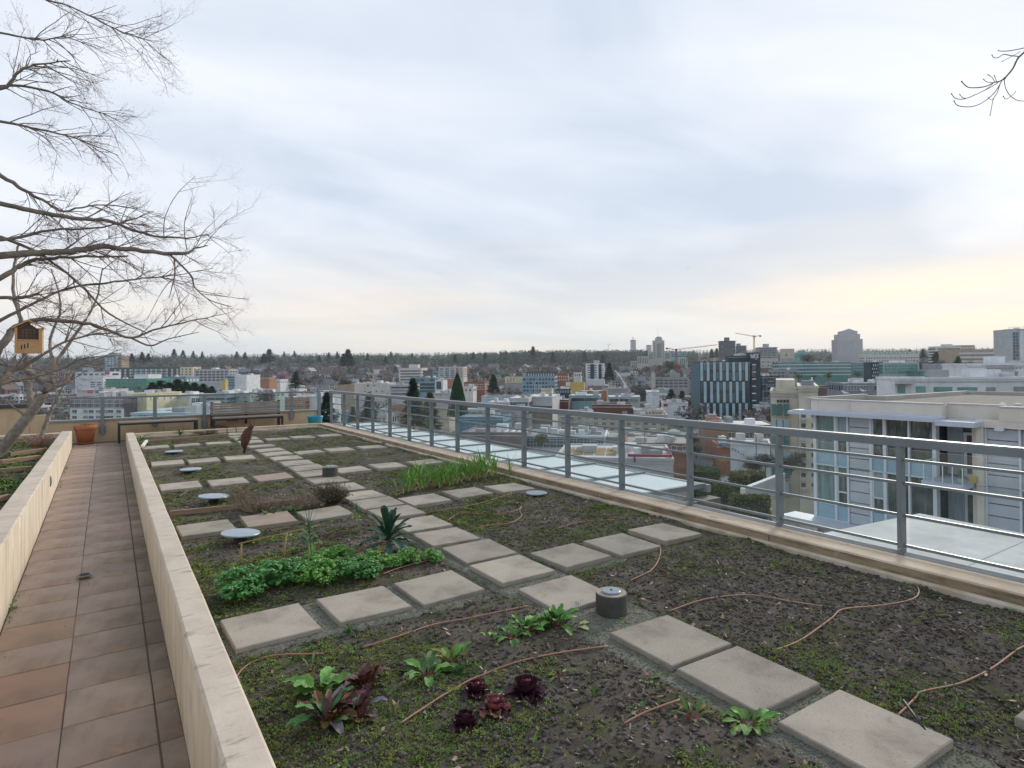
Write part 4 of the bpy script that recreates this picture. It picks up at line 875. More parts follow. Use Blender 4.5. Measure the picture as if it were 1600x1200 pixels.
for pts,a,b in segs:
    P=smooth_path([od(x,y,2.3+.03*sin(x*.7)) for x,y in pts],3)-o0; m.tube(P,np.linspace(a,b,len(P)),6); m.tube([P[-1],P[-1]+(P[-1]-P[-2])*.6+1e-5],[b*1.7,b*.9],6)
m.build('twigs',twigm,r,True)
# insect house
c=od(46,530,4.3); r=empty('insect_house',c,-(YAW-R_(33)),'small pine insect house with drilled blocks hanging from the bare tree','insect house')
pine=mat('pine_wood',(.56,.33,.16),(.46,.26,.12),7,.6,.05,60,stretch=(4,4,22),vary=.06); darkw=mat('dark_inner_wood',(.16,.09,.055),(.10,.06,.04),12,.8)
u=4.3/956
bx('back_board',pine,r,-19*u,19*u,.055,.065,-22*u,18*u)
bx('side_board',pine,r,-20*u,-16*u,-.06,.054,-22*u,17*u); bx('side_board',pine,r,15*u,20*u,-.06,.054,-22*u,17*u)
bx('floor_board',pine,r,-15.9*u,14.9*u,-.06,.054,-22*u,-20*u); bx('front_board',pine,r,-15.9*u,14.9*u,-.058,-.048,-19.9*u,-3*u); bx('shelf',pine,r,-15.9*u,14.9*u,-.062,.05,-2.9*u,-1.0*u)
for k in range(3): bx('slot',blackm,r,(-11+4.6*k)*u,(-9.2+4.6*k)*u,-.0595,-.0581,(-16.5+1.4*k)*u,(-9.5+1.4*k)*u)
blk=bx('drilled_block',darkw,r,-15.5*u,14.5*u,-.045,.045,-.8*u,15*u)
m=MB()
for i in range(5):
    for j in range(3): m.box((-12.5+5.6*i)*u,(-10+5.6*i)*u,-.0465,-.0451,(1+4.6*j)*u,(3.6+4.6*j)*u)
m.build('drill_hole',blackm,blk)
MB().xprism([(-15*u,15.1*u),(14*u,15.1*u),(0,24.5*u)],-.035,-.03).build('gable_mesh',mat('dark_mesh',(.05,.045,.04),(.12,.10,.09),90,.8),r)
for s in (-1,1):
    m=MB(); a=np.array([0,27.5*u]); b=np.array([s*23.5*u,15.5*u]); n=np.array([0,2.2*u]); m.xprism([tuple(a),tuple(b),tuple(b+n),tuple(a+n)] if s<0 else [tuple(a+n),tuple(b+n),tuple(b),tuple(a)],-.07,.075); m.build('roof_board',pine,r)
r.scale=(.84,1,1)
MB().tube([(0,0,29*u),(-2*u,0,45*u),(0,.0,66*u)],.0016,5).build('hanging_wire',mat('galv_wire',(.4,.42,.45),rough=.4,metal=.7),r)
# ================================================================ terrain and city
FH=np.array([sin(YAW),cos(YAW)]); RH=np.array([cos(YAW),-sin(YAW)])
TD=[-400,150,250,400,600,900,1300,1800,2500,3500,5000,9000]; TZ=[-25,-25,-24.4,-26.5,-24.9,-18,-5,15,44,70,80,40]
def terr(x,y): return np.interp(x*FH[0]+y*FH[1],TD,TZ)
landm=mat('city_ground',(.085,.08,.072),(.055,.065,.04),.02,.95,spots=[((.16,.155,.145),.035,.5,.6,.8),((.06,.075,.03),.02,.55,.62,.8)])
dd=np.concatenate([np.arange(-400,1500,50),np.arange(1500,9001,250)]); ll=np.linspace(-1,1,61)
V=[]
for d in dd:
    w=max(d,0)*1.35+500
    for l in ll: x,y=FH*d+RH*l*w; V.append((x,y,float(terr(x,y))))
ny,nx=len(dd),len(ll); i=np.arange(nx-1)[None,:]+nx*np.arange(ny-1)[:,None]
tag(mk('ground',V,np.stack([i,i+1,i+1+nx,i+nx],-1).reshape(-1,4),landm,None,True),kind='structure')
def ground_at(px,py):
    r=ray(px,py); t=np.arange(60,6000,4.); P=EYE[None]+r[None]*t[:,None]; k=np.argmax(P[:,2]<terr(P[:,0],P[:,1])); return P[k]
roadm=mat('asphalt_street',(.13,.135,.14),(.10,.105,.11),.3,.9); pavem=mat('pavement',(.28,.27,.25),(.22,.22,.20),.5,.9); whitep=mat('road_paint',(.75,.75,.72),rough=.7)
def road(pts,w,name='street',m=roadm,z=.25):
    P=smooth_path([ground_at(*p) if len(p)==2 else p for p in pts],6); P=P[:,:2]; n=len(P); t=np.gradient(P,axis=0); t/=np.linalg.norm(t,axis=1)[:,None]; s=np.stack([-t[:,1],t[:,0]],-1)
    A=P+s*w/2; B=P-s*w/2; V=[];F=[]
    for i in range(n): V+=[(*A[i],terr(*A[i])+z),(*B[i],terr(*B[i])+z)]
    for i in range(n-1): F.append((2*i,2*i+1,2*i+3,2*i+2))
    o=mk(name,V,F,m); return tag(o,kind='structure')
GA=R_(44.1)
glassd=mat('dark_window_glass',(.035,.055,.065),(.02,.03,.04),.6,.12,spec=.9,vary=.25); glassb=mat('blue_window_glass',(.05,.13,.19),(.03,.08,.13),.5,.12,spec=.9,vary=.2); glasst=mat('teal_window_glass',(.10,.26,.25),(.06,.17,.17),.4,.15,spec=.8,vary=.15)
def fm(name,c,c2=None,**k): return mat(name,c,c2 or tuple(v*.80 for v in c),.35,.85,spots=[(tuple(v*.45 for v in c),.9,.56,.75,.5,(1,1,.12)),(tuple(v*.6 for v in c),.12,.5,.7,.4)],**k)
white=fm('white_cladding',(.72,.74,.76)); offw=fm('off_white_wall',(.62,.60,.56)); beige=fm('beige_wall',(.55,.50,.40)); cream=fm('cream_wall',(.68,.62,.42)); greyc=fm('grey_concrete_wall',(.33,.34,.35)); lgrey=fm('light_grey_wall',(.50,.51,.52)); dgrey=fm('dark_grey_wall',(.12,.13,.14)); brick=fm('red_brick_wall',(.30,.12,.075)); orange=fm('orange_brick_wall',(.42,.22,.14)); brown=fm('brown_wall',(.13,.065,.05)); teal=fm('teal_panel',(.22,.42,.42)); ltblue=fm('pale_blue_panel',(.42,.56,.62)); blueg=fm('blue_grey_wall',(.22,.32,.38)); navy=fm('navy_cladding',(.035,.06,.085)); tan=fm('tan_wall',(.42,.33,.24)); lilac=fm('lilac_grey_wall',(.40,.36,.40)); blue=fm('blue_metal_wall',(.10,.25,.36)); green=fm('green_net',(.15,.33,.25)); yellow=fm('yellow_sign_paint',(.62,.46,.14)); pink=fm('pink_paint',(.62,.14,.20)); roofg=fm('gravel_roof',(.30,.30,.29)); roofw=fm('white_roof_membrane',(.62,.64,.65)); roofd=fm('dark_roof',(.11,.10,.105)); roofr=fm('red_roof',(.33,.09,.07)); greenroof=fm('pale_green_roof',(.30,.42,.36))
blindm=mat('blinds_behind_glass',(.22,.25,.26),(.12,.15,.16),1.5,.3,spec=.8)
class B:
    def __init__(s,lab,x0,x1,yt,d,dep,m,roof=None,name='building',cat='building',a=GA,group=None,zb=None,par=.8,yl=None):
        s.a=a; e1=np.array([cos(a),-sin(a)]); e2=np.array([sin(a),cos(a)]); p=od((x0+x1)/2,yt,d); s.e1,s.e2=e1,e2
        def hit(px):
            r=ray(px,yt); t=((p-EYE)[:2]@e2)/(r[:2]@e2); return (EYE+r*t)
        A,Bq=hit(x0),hit(x1); s.w=float((Bq-A)[:2]@e1); s.zt=float(p[2]); s.A=A; s.p=p; s.d=d
        gz_=min(float(terr(A[0],A[1])),float(terr(Bq[0],Bq[1])))-1.5 if zb is None else zb
        s.h=s.zt-gz_; s.zb=gz_; s.dep=dep
        s.r=empty(name,(A[0],A[1],gz_),-a,lab,cat,group)
        bx('walls',m,s.r,0,s.w,0,dep,0,s.h-.3)
        if roof is None: roof=roofg
        if par>0:
            t=.3; q=MB(); q.box(-.12,s.w+.12,-.12,t,s.h-.299,s.h+par*.0+.1); q.box(-.12,s.w+.12,dep-t,dep+.12,s.h-.299,s.h+.1); q.box(-.12,t,t+.002,dep-t-.002,s.h-.299,s.h+.1); q.box(s.w-t,s.w+.12,t+.002,dep-t-.002,s.h-.299,s.h+.1); q.build('parapet',m,s.r)
            bx('roof',roof,s.r,t+.003,s.w-t-.003,t+.003,dep-t-.003,s.h-.298,s.h-.15)
        s.ppm=956/d
        if d<460 and par>0: s.clutter(3)
        if d<340: bx('cornice',lgrey,s.r,-.05,s.w+.05,-.16,-.121,s.h-.75,s.h-.55)
    def loc(s,px,py):
        r=ray(px,py); t=((s.A-EYE)[:2]@s.e2)/(r[:2]@s.e2); q=EYE+r*t; return float((q-s.A)[:2]@s.e1),float(q[2]-s.zb)
    def box(s,name,px0,px1,py0,py1,m,y0=-.15,y1=0.0):
        xa,z1=s.loc((px0),(py0+0)); xb,z0=s.loc(px1,py1); return bx(name,m,s.r,xa,xb,y0,y1 if y1!=0 else -.003,z0,z1)
    def grid(s,px0,px1,py0,py1,nc,nr,fw,fh,m,name='window',y0=-.12,side=True,stag=0):
        xa,_=s.loc(px0,(py0+py1)/2); xb,_=s.loc(px1,(py0+py1)/2); _,z1=s.loc((px0+px1)/2,py0); _,z0=s.loc((px0+px1)/2,py1)
        cw=(xb-xa)/nc; ch=(z1-z0)/nr; ww=cw*fw; hh=ch*fh; one=(ww*s.ppm>=8 and hh*s.ppm>=4.5 and nc*nr<=140)
        q=MB(); f=None; q3=[q,MB(),MB()]; fr=MB(); g3=random.Random(int(px0*3+py0))
        for j in range(nr):
            for i in range(nc):
                x=xa+(i+.5)*cw+(stag*cw*.5 if j%2 else 0); z=z0+(j+.5)*ch
                if one:
                    if f is None: f=bx(name,m,s.r,-ww/2,ww/2,y0,-.004,-hh/2,hh/2); f.location=(x,0,z)
                    else: inst(f,s.r,(x,0,z))
                else: q3[g3.choice((0,0,1,2)) if m in (glassd,glassb) and ww*s.ppm>1.5 else 0].box(x-ww/2,x+ww/2,y0,-.004,z-hh/2,z+hh/2)
                if s.d<340 and name=='window': fr.box(x-ww/2-.08,x+ww/2+.08,y0-.14,-.003,z-hh/2-.16,z-hh/2-.005); fr.box(x-ww/2-.08,x+ww/2+.08,y0-.10,-.003,z+hh/2+.005,z+hh/2+.1); fr.box(x-.04,x+.04,y0-.04,y0-.002,z-hh/2,z+hh/2)
        if side:
            right=(s.p-EYE)@CR<(s.d*.19); n2=max(1,int(s.dep/max(cw,1.5))); 
            if nc==1: n2=1
            c2=(s.dep-.6)/n2; w2=c2*fw
            for j in range(nr):
                for i in range(n2):
                    y=.3+(i+.5)*c2; z=z0+(j+.5)*ch
                    if right: q.box(s.w+.004,s.w+.1,y-w2/2,y+w2/2,z-hh/2,z+hh/2)
                    else: q.box(-.1,-.004,y-w2/2,y+w2/2,z-hh/2,z+hh/2)
        if q.V: o=q.build(name if not one else 'side_'+name,m,s.r); o['kind']='stuff'
        for q_,m_ in ((q3[1],glassb if m is glassd else glassd),(q3[2],blindm)):
            if q_.V: q_.build(name,m_,s.r)['kind']='stuff'
        if fr.V: fr.build('window_trim',lgrey,s.r)['kind']='stuff'
        return s
    def top(s,px0,px1,py,m,y0=.3,y1=.7,name='roof_box'):
        xa,zt=s.loc(px0,py); xb,_=s.loc(px1,py); bx(name,m,s.r,max(xa,.35),min(xb,s.w-.35),s.dep*y0,s.dep*y1,s.h-.149,max(zt,s.h+.6)); return s
    def clutter(s,n):
        for i in range(n):
            x=rnd(.1,.85)*s.w; y=rnd(.15,.8)*s.dep; a,b,c=rnd(1,3),rnd(1,3),rnd(.6,1.8); bx('roof_unit',random.choice((lgrey,white,greyc)),s.r,x,min(x+a,s.w-.4),y,min(y+b,s.dep-.4),s.h-.149,s.h-.149+c)
        return s
# ---------------- hand-placed buildings, far to near, left to right
b=B('slim blue-grey apartment tower behind the bare twigs at the far left',163,180,555,900,18,blueg); b.grid(164,179,557,578,3,8,.7,.5,white)
b.top(166,178,551,greyc); B('brown side wing of the tower behind the twigs',180.5,190,557,905,14,tan)
b=B('long dark apartment row with teal balconies on the left hillside',172,300,574,620,14,dgrey,roofw); b.grid(176,298,576,589,15,3,.35,.75,offw,side=False); b.grid(202,262,576,589,7,3,.5,.6,teal,side=False)
b=B('cream stair tower at the end of the dark apartment row',281,301,573.5,612,12,cream,roofw); b.grid(282,300,575,587,3,3,.35,.5,glassd)
b=B('pale concrete apartment block with loggias right of the dark row',303,358,577,600,14,lgrey); b.grid(305,357,579,596,8,4,.7,.55,dgrey); b.top(326,333,574.5,white)
b=B('low white shops with a pink sign on the left hillside',117,172,581,560,12,white,roofw); b.grid(120,165,583,587,5,1,.6,.7,glassd); b.box('sign',164,171,580.5,587,pink)
b=B('small white cube house with dark windows beside the green building',139,161,589,410,12,white,roofw); b.grid(140,160,596,606,2,3,.7,.45,glassd)
b=B('wide shop with red and blue sign boxes left of the green building',120,162,609,300,15,offw,roofd); b.box('sign',137,145,609.5,614,pink); b.box('sign',149,160,609.5,614,blue)
b=B('green-netted office building with white upper storey',165,229,592,390,22,green,roofw); b.grid(167,229,594,600,9,1,.75,.8,glasst); b.grid(167,229,603,610,8,1,.8,.7,glassd,side=False); b.top(205,228,585,white,.1,.6)
b=B('grey blue low office behind the row of dark evergreens',230,290,589,430,14,blueg,roofw); b.grid(232,288,592,597,10,1,.6,.7,white)
b=B('white and blue office with a big blank wall in front of the hill',354,385,586,420,16,white,roofw); b.grid(355,368,588,604,1,4,.95,.4,glassb,side=False); b.box('blue_corner',354,366,587,612,blueg,-.1)
b=B('yellow slide tower beside the white and blue office',347,352,594,400,3,yellow,yellow); 
b=B('pink blossom street house among the trees',400,420,590,520,9,tan,roofr); b.grid(402,418,592,597,4,1,.4,.6,glassd)
b=B('white flat garage hall beside the blossom trees',423,438,593,500,12,white,roofw); b.grid(424,437,595,599,3,1,.5,.6,greyc)
b=B('low brick hall right of the white garage',395,421,593,470,10,orange,roofd)
# far rail: dark reflective office with white lower floor
b=B('wide office with dark mirrored upper floors and white lower floors',111,194,621,175,16,fm('mirror_wall',(.10,.085,.095),(.16,.13,.15)),roofw); b.grid(112,193,623,637,8,2,.94,.9,mat('mirror_brown',(.075,.06,.075),(.16,.13,.16),.35,.15,spec=.9,vary=.2)); b.box('lower_wall',111,194,638,662,white,-.35); b.clutter(9)
for xx in (115,132,141,152,165,172,184): b.grid(xx,xx+6.5,640.5,644.5,1,1,1,1,glassd,y0=-.45,side=False); b.grid(xx,xx+6.5,650,654,1,1,1,1,glassd,y0=-.45,side=False)
b=B('blank cream side building right of the mirrored office',198,229,615,178,14,cream,roofw); b.grid(205,228,619,628,2,1,.1,.6,greyc)
b=B('cream gabled hall between the blank building and the teal offices',231,252,617,185,12,offw,roofw)
b=B('white low building with a yellow panel behind the far rail',254,298,618,190,14,white,roofw); b.grid(256,272,624,627,2,1,.8,.8,glassd,side=False); b.box('yellow_panel',285,294,621,634,cream,-.1); b.grid(300-1,312,621,640,2,2,.8,.8,glassd,side=False)
b=B('grey teal office with ribbon windows behind the bench',311,352,617,188,20,blueg,roofg); b.grid(322,352,620,640,1,3,.98,.5,glassd); b.clutter(4)
b=B('pale teal flat-roofed office beside the lawn',353,390,616,192,20,fm('pale_teal_wall',(.32,.42,.40)),roofw); b.grid(355,388,619,622,3,1,.4,.7,glassd); b.clutter(5)
b=B('pale blue curved-roof hall just beyond the far parapet',205,334,646,110,9,ltblue,fm('pale_metal_roof',(.52,.58,.62))); b.grid(216,228,648,655,2,1,.8,.8,glassd,side=False); b.clutter(3)
b=B('white flat roof of the hall behind the curved roof',230,332,641,135,10,roofw,roofw); b.clutter(4)
b=B('orange brick office seen over the right end of the bench',436,476,621,260,14,orange,roofw); b.grid(438,475,626,638,3,2,.72,.30,glassd)
b=B('white cube building right of the orange brick office',483,509,619,262,14,white,roofw); b.clutter(2)
# centre
b=B('white institutional building with few small windows left of centre',555,606,599,340,16,offw,roofw); b.grid(570,590,601,604,2,1,.25,.8,glassd,side=False); b.grid(566,602,610,613,4,1,.15,.7,glassd,side=False); b.clutter(3)
b=B('low grey glass wing with ribbon windows right of the white institution',607,642,601,330,14,lgrey,roofw); b.grid(610,641,603,618,1,3,.95,.5,glassd)
b=B('long low red-roofed shop row left of the white institution',530,554,602,380,12,tan,roofr)
b=B('white stepped office block below the wooded ridge',623,659,575,640,18,offw,roofw); b.grid(625,657,577.5,600,1,5,.96,.38,glassd); b.top(636,650,569.5,offw)
b=B('brick gabled hall with a white steeple in the middle distance',661,678,579,610,12,fm('mauve_brick',(.20,.16,.17)),roofd)
b=B('teal glazed stair wing beside the concrete apartment block',676,684,580,600,12,teal,roofw); b.grid(677,683,582,592,1,3,.8,.5,glassd)
b=B('concrete apartment block with blue glass balconies and orange base',685,712,573,590,16,lgrey,roofd); b.grid(686,711,575,591,3,5,.7,.55,glassb); b.box('orange_base',685,712,592,606,orange,-.5)
b=B('tan apartment wing with small balconies right of the blue glass block',712.5,724,573,592,14,offw,roofw); b.grid(713,723,575,590,2,5,.6,.5,fm('reddish_balcony',(.38,.16,.12)))
b=B('dark glass office behind the tall fir tree',640,680,590,430,16,blueg,roofw); b.grid(641,679,592,596,5,1,.8,.8,glassb); b.grid(641,679,598,614,1,3,.98,.7,glassd)
b=B('glass corner building with a thick white frame',680,692,594,400,10,white,roofw); b.box('framed_glass',681.8,689.5,596,608,fm('dark_glass',(.09,.10,.13)),-.2)
b=B('red brick rowhouses with white dormers right of the big cedar',725,757,597,480,14,brick,roofr); b.grid(726,756,599,610,8,3,.4,.45,white)
b=B('small white two-storey house at the foot of the sloping street',724,739,604,360,9,offw,roofw); b.grid(725,738,607,612,2,1,.3,.7,glassd)
b=B('low light grey shop with twin windows left of the big cedar',678,704,614,300,12,lgrey,roofw); b.grid(680,690,615.5,617.5,2,1,.6,.8,glassd,side=False); b.clutter(2)
b=B('cream apartment building on the slope behind the pale blue block',789,816,589,560,12,cream,fm('mauve_roof',(.30,.25,.27))); b.grid(791,815,590.5,597,5,2,.4,.5,glassd); b.box('lower_wall',789,816,598,612,greyc,-.2)
b=B('pale blue glass apartment block with white stair grid',815.5,867,588,470,16,fm('pale_blue_glass_wall',(.26,.38,.44)),roofw); b.grid(817,866,590,613,10,4,.7,.55,glassb); b.grid(834,847,601,613,4,1,.2,1,white,y0=-.3,side=False)
b=B('dark rowhouse terrace with white gables behind the pale blue block',822,872,580,640,10,dgrey,roofd); b.grid(824,871,583,588,12,1,.3,.7,white)
b=B('red and white rowhouse terrace beside the tall conifers',868,887,583,600,10,brick,roofd); b.grid(869,886,586,596,5,2,.4,.5,white)
b=B('white apartment slab with dark balcony stripes on the hillside',915,944,568,680,12,white,roofg); b.grid(916,943.5,569.5,591,3,6,.55,.45,glassd); b.grid(922,929,569,592,1,1,.9,1,navy,side=False); b.grid(935,940,569,592,1,1,.9,1,navy,side=False); b.top(927,936,563,lgrey)
b=B('small white house at the foot of the white apartment slab',896,908,582,600,9,offw,roofd); b.grid(897,907,584,588,3,1,.4,.7,glassd)
b=B('yellow and white billboard hall beside the parking lot',884,913,597.5,470,6,yellow,yellow); b.box('white_panel',884,891,597.5,603,white,-.3)
b=B('small yellow rooftop building behind the grey theatre',845,862,608,330,8,cream,roofw)
b=B('dark low building with white columns behind the theatre',868,891,608,350,10,navy,roofg); b.grid(869,890,610,614,8,1,.25,1,white)
b=B('low orange brick strip building behind the teal office',906,948,611,360,14,orange,roofw)
b=B('large grey vaulted roof hall right of the orange strip',949,981,607,340,14,greyc,fm('grey_vault',(.30,.33,.36)))
b=B('long low blue grey warehouse beside the sloping street',752,804,619,330,14,ltblue,roofd); b.grid(754,802,621,624,9,1,.5,.6,white)
b=B('white roofed lot building beside the theatre',763,806,628,262,10,white,roofw); b.grid(765,805,630,633,8,1,.5,.7,glassd)
b=B('grey theatre block with a tall blank fly tower',820,863,620,235,26,lgrey,roofw); b.box('dark_base',820,863,634,662,fm('brown_grey_wall',(.17,.14,.12)),-.3)
b=B('white-roofed theatre foyer with glass front',796,826,622,228,18,offw,roofw); b.grid(797,825,628,647,3,3,.93,.85,glassb)
b=B('dark brown cube between the theatre and the teal office',864,888,625,260,16,brown,roofg)
b=B('teal panelled office with ribbon windows in the middle of the view',889,937,618,275,18,teal,roofw); b.grid(891,936,622,627,1,1,.95,1,glassd); b.clutter(4)
b=B('teal and grey office right of the teal panelled one',950,1000,620,282,18,fm('pale_teal',(.38,.50,.50)),roofw); b.grid(952,998,623,628,3,1,.9,.9,glassd); b.clutter(5)
b=B('beige brick apartment building with teal spandrels across the centre',872,1043,648,200,22,fm('beige_brick',(.44,.40,.33)),roofg); b.grid(874,1042,650,674,13,3,.42,.52,glassd); b.grid(874,1042,652,682,6,3,.16,.16,ltblue,name='spandrel',y0=-.2,side=False); b.clutter(12)
b=B('dark brown slanted penthouse on the beige brick apartments',925,987,633,206,10,brown,brown)
b=B('terrace penthouse with plants on the beige brick apartments',990,1036,640,204,10,beige,roofg); b.grid(992,1034,643,647,8,1,.5,.6,glassd)
b=B('low white-framed glass hall below the theatre',815,946,681,150,14,white,fm('grey_plant_roof',(.28,.32,.36))); b.grid(818,944,683,699,12,3,.9,.88,glassb); b.clutter(14)
b=B('grey concrete block with small openings left of the glass hall',764,816,640,215,18,greyc,roofg); b.grid(768,812,645,664,4,2,.3,.3,dgrey); b.clutter(3)
b=B('blue metal shed beyond the canopy',716,786,652,190,14,blue,fm('blue_grey_roof',(.20,.25,.29))); b.grid(730,784,660,664,6,1,.25,.9,navy)
b=B('mauve brown low building with skylights below the blue shed',722,816,676,145,14,fm('mauve_wall',(.22,.18,.18)),fm('mauve_grey_roof',(.26,.24,.26)));
for k in range(5): bx('skylight',white,b.r,b.w*.55+k*1.6,b.w*.55+k*1.6+.8,2,6,b.h-.149,b.h+.1)
b=B('two-storey brick building with white window frames right of the glass hall',978,1082,693,145,16,brick,roofg); b.grid(992,1080,696,703,5,1,.5,.95,white,side=False); b.grid(992,1080,696.5,702.5,5,1,.4,.9,glassd,y0=-.2,side=False); b.clutter(3)
b=B('long grey flat building behind the two-storey brick one',948,1080,684,160,14,lgrey,roofg); b.grid(1020,1060,686,690,2,1,.1,.8,glassd,side=False); b.clutter(6)
b=B('orange brick market hall behind the conifers left of centre',611,636,633,215,12,orange,fm('beige_metal_roof',(.45,.42,.36))); b.grid(612,635,637,645,3,1,.4,.8,fm('awning_red',(.4,.10,.07)))
b=B('small pale house with a metal roof between the conifers',583,604,648,140,8,offw,fm('pale_blue_roof',(.42,.50,.56))); b.grid(585,603,652,662,3,1,.3,.8,glassd)
b=B('cluster of small red and white shops below the big cedar',676,702,631,250,10,beige,roofr); b.grid(678,700,634,640,5,1,.4,.8,white)
tag(bx('brown_boundary_wall',fm('mossy_wall',(.30,.25,.17)),None,0,0.4,0,30,0,1.2),'long mossy brown wall running behind the glass canopy','wall')
bw=C.objects['brown_boundary_wall']; p0=od(604,655,34); bw.location=(float(p0[0])-12.5,float(p0[1])-8,-5.2); bw.scale=(1,1.6,1.6)
# white building with gold tarps and red frame
b=B('white low building with gold roof mats and a red steel frame',868,1052,716,98,18,lgrey,fm('pale_roof',(.50,.52,.54)))
gold=fm('gold_roof_mat',(.30,.20,.08)); cw=(b.w*.5)/5
for k in range(5): bx('roof_mat',gold,b.r,b.w*.03+k*cw,b.w*.03+k*cw+cw*.86,4,13,b.h-.149,b.h-.05)
redf=fm('red_steel',(.38,.05,.06)); z=b.h+.5
for (xa,xb,ya,yb) in ((.62,.99,.2,.6),(.62,.63,.62,9),(.985,.995,.62,9),(.75,.985,8.4,9)): bx('frame_beam',redf,b.r,b.w*xa,b.w*xb,ya,yb,z-.25,z+.15)
b.box('door',990,993,712,722,dgrey); b.clutter(5)
# civic tower, far towers, cranes
def setb(lab,x0,x1,yt,d,dep,m,**k): return B(lab,x0,x1,yt,d,dep,m,**k)
b=setb('slim pinkish tower under construction far on the horizon',985,993.5,531,2600,24,lilac,roof=greyc); b.grid(985.5,993,533,552,3,9,.5,.5,white,side=False); b.box('mast',988.7,989.6,526,531.5,redf,5,6)
b=setb('second pinkish tower half hidden left of the civic tower',1010,1018,539,2500,24,lilac,roof=greyc); b.grid(1010.5,1017.5,541,552,3,6,.5,.5,white,side=False)
stone=fm('pale_stone',(.50,.48,.43))
b=setb('tall pale stone civic tower with a mast and vertical windows',1020,1038,532,1150,22,stone,roof=stone); b.grid(1026,1034,537,559,4,1,.62,1,glassb,side=False); b.grid(1020.7,1025,535,560,1,9,.5,.4,glassd,side=False); b.grid(1035,1037.6,535,560,1,9,.5,.4,glassd,side=False)
b.top(1024,1035,527.5,stone,.2,.8); b.top(1026,1033,525.8,greyc,.3,.7,'roof_cap'); xa,zt=b.loc(1028.4,513); MB().tube([(xa,11,b.h),(xa,11,zt)],[.5,.15],6).build('mast',lgrey,b.r)
for (x0,x1,yt,n,lab) in ((1013,1021,550,4,'left shoulder wing of the civic tower'),(1038,1048,550,5,'right shoulder wing of the civic tower'),(996,1013,557,6,'lower left wing of the civic tower'),(985.5,996,564,3,'lowest left end wing of the civic tower'),(1062,1074,559,4,'pale columned building right of the red crane')):
    b=setb(lab,x0,x1,yt,1145,20,stone,roof=stone); b.grid(x0+.6,x1-.6,yt+1.5,yt+11,n,1,.5,1,glassd,side=False)
b=setb('teal glass institute behind the red crane mast',1048,1071,551,1300,20,teal,roof=roofw); b.grid(1049,1070,552.5,558,6,2,.8,.7,glassd)
def crane(lab,px,ytop,ybase,d,jx,jy,cx_,cy_,m,w):
    p=od(px,ybase,d); t=od(px,ytop,d); r=empty('tower_crane',p,0,lab,'crane'); H=t[2]-p[2]; q=MB(); W_=w/956*d
    for sx in (-.5,.5):
        for sy in (-.5,.5): q.box(sx*W_-W_*.09,sx*W_+W_*.09,sy*W_-W_*.09,sy*W_+W_*.09,0,H)
    n=int(H/W_/1.3)
    for k in range(n):
        z0,z1=H*k/n,H*(k+1)/n; s=1 if k%2 else -1
        for sy in (-.5,.5): q.tube([(-.5*W_*s,sy*W_,z0),(.5*W_*s,sy*W_,z1)],W_*.08,4); q.tube([(sy*W_,-.5*W_*s,z0),(sy*W_,.5*W_*s,z1)],W_*.08,4)
    q.build('mast',m,r)
    j=od(jx,jy,d)-p; c_=od(cx_,cy_,d)-p; tt=np.array([0,0,H]); q=MB()
    for off in (np.array([0,0,0]),np.array([0,0,W_*.9])): q.tube([tt+off,j+off*.4],W_*.13,4)
    for k in range(18): a=tt+(j-tt)*k/18; b_=tt+(j-tt)*(k+1)/18; q.tube([a,b_+np.array([0,0,W_*.9*(1-.6*k/18)])],W_*.06,3); q.tube([b_+np.array([0,0,W_*.9*(1-.6*k/18)]),b_],W_*.06,3)
    q.build('jib',m,r); q=MB(); q.tube([tt,c_],W_*.35,5); q.build('counter_jib',m,r)
    q=MB(); q.box(c_[0]-W_,c_[0]+W_,c_[1]-W_*.5,c_[1]+W_*.5,c_[2]-W_*1.6,c_[2]+W_*.1); q.build('counterweight',m,r); bx('cab',m,r,-W_*.8,W_*.8,-W_*.8,W_*.8,H-W_*.8,H+W_*1.2)
crane('red tower crane with a long thin jib in front of the civic tower',1057,547,582,760,1120,539,1042,543.5,redf,1.6)
crane('yellow tower crane standing on the horizon behind the striped building',1178.5,526,552,1500,1149,521,1188,524,fm('crane_yellow',(.55,.36,.06)),1.6)
crane('thin faint tower crane far away above the wooded ridge',951,539,552,3000,945,537.5,954,537.5,greyc,.5)
def terraced(lab,x0,x1,yt,yb,d,m,n,topx=None):
    b=setb(lab,x0+1.2,x1-1.2,yt,d,20,m,roof=greyc)
    for k in range(n):
        _,z=b.loc((x0+x1)/2,yt+(yb-yt)*k/n); e=1.6 if k%2==0 else 1.0; bx('balcony_slab',m,b.r,-e*d/956,b.w+e*d/956,-2.5,20.5,z-1.2,z-.35)
    b.grid(x0+2,x1-2,yt+1,yb,4,n,.8,.5,glassd,side=False)
    if topx: b.top(topx[0],topx[1],topx[2],m)
terraced('dark terraced apartment tower on the skyline',1124,1150,532.5,556,1200,fm('dark_terrace',(.14,.14,.16)),9,(1133,1140.5,527))
terraced('smaller terraced wing right of the dark tower',1151,1167,540,556,1230,fm('dark_terrace2',(.20,.23,.27)),7,(1152,1158,536.5))
terraced('pale terraced building with a roof cap left of the teal domes',1184,1215,542.5,566,820,fm('pale_terrace',(.42,.45,.45)),7,(1195,1203,537))
b=setb('beige block with a round dark window on the skyline',1223,1241,545,900,16,beige); b.box('round_window',1227.5,1230,553,556,dgrey)
b=setb('teal roofed lab building beside the beige block',1242,1262,551,950,18,teal,roof=teal); b.grid(1243,1261,553,559,6,2,.8,.5,glassd); b.top(1250,1260,547.5,teal)
b=setb('grey stone hall with small windows behind the striped building',1188,1216,560,700,14,stone); b.grid(1190,1215,563,574,6,2,.4,.45,glassd); b.box('brick_base',1188,1216,575,582,fm('mauve_brick2',(.18,.11,.10)),-.3)
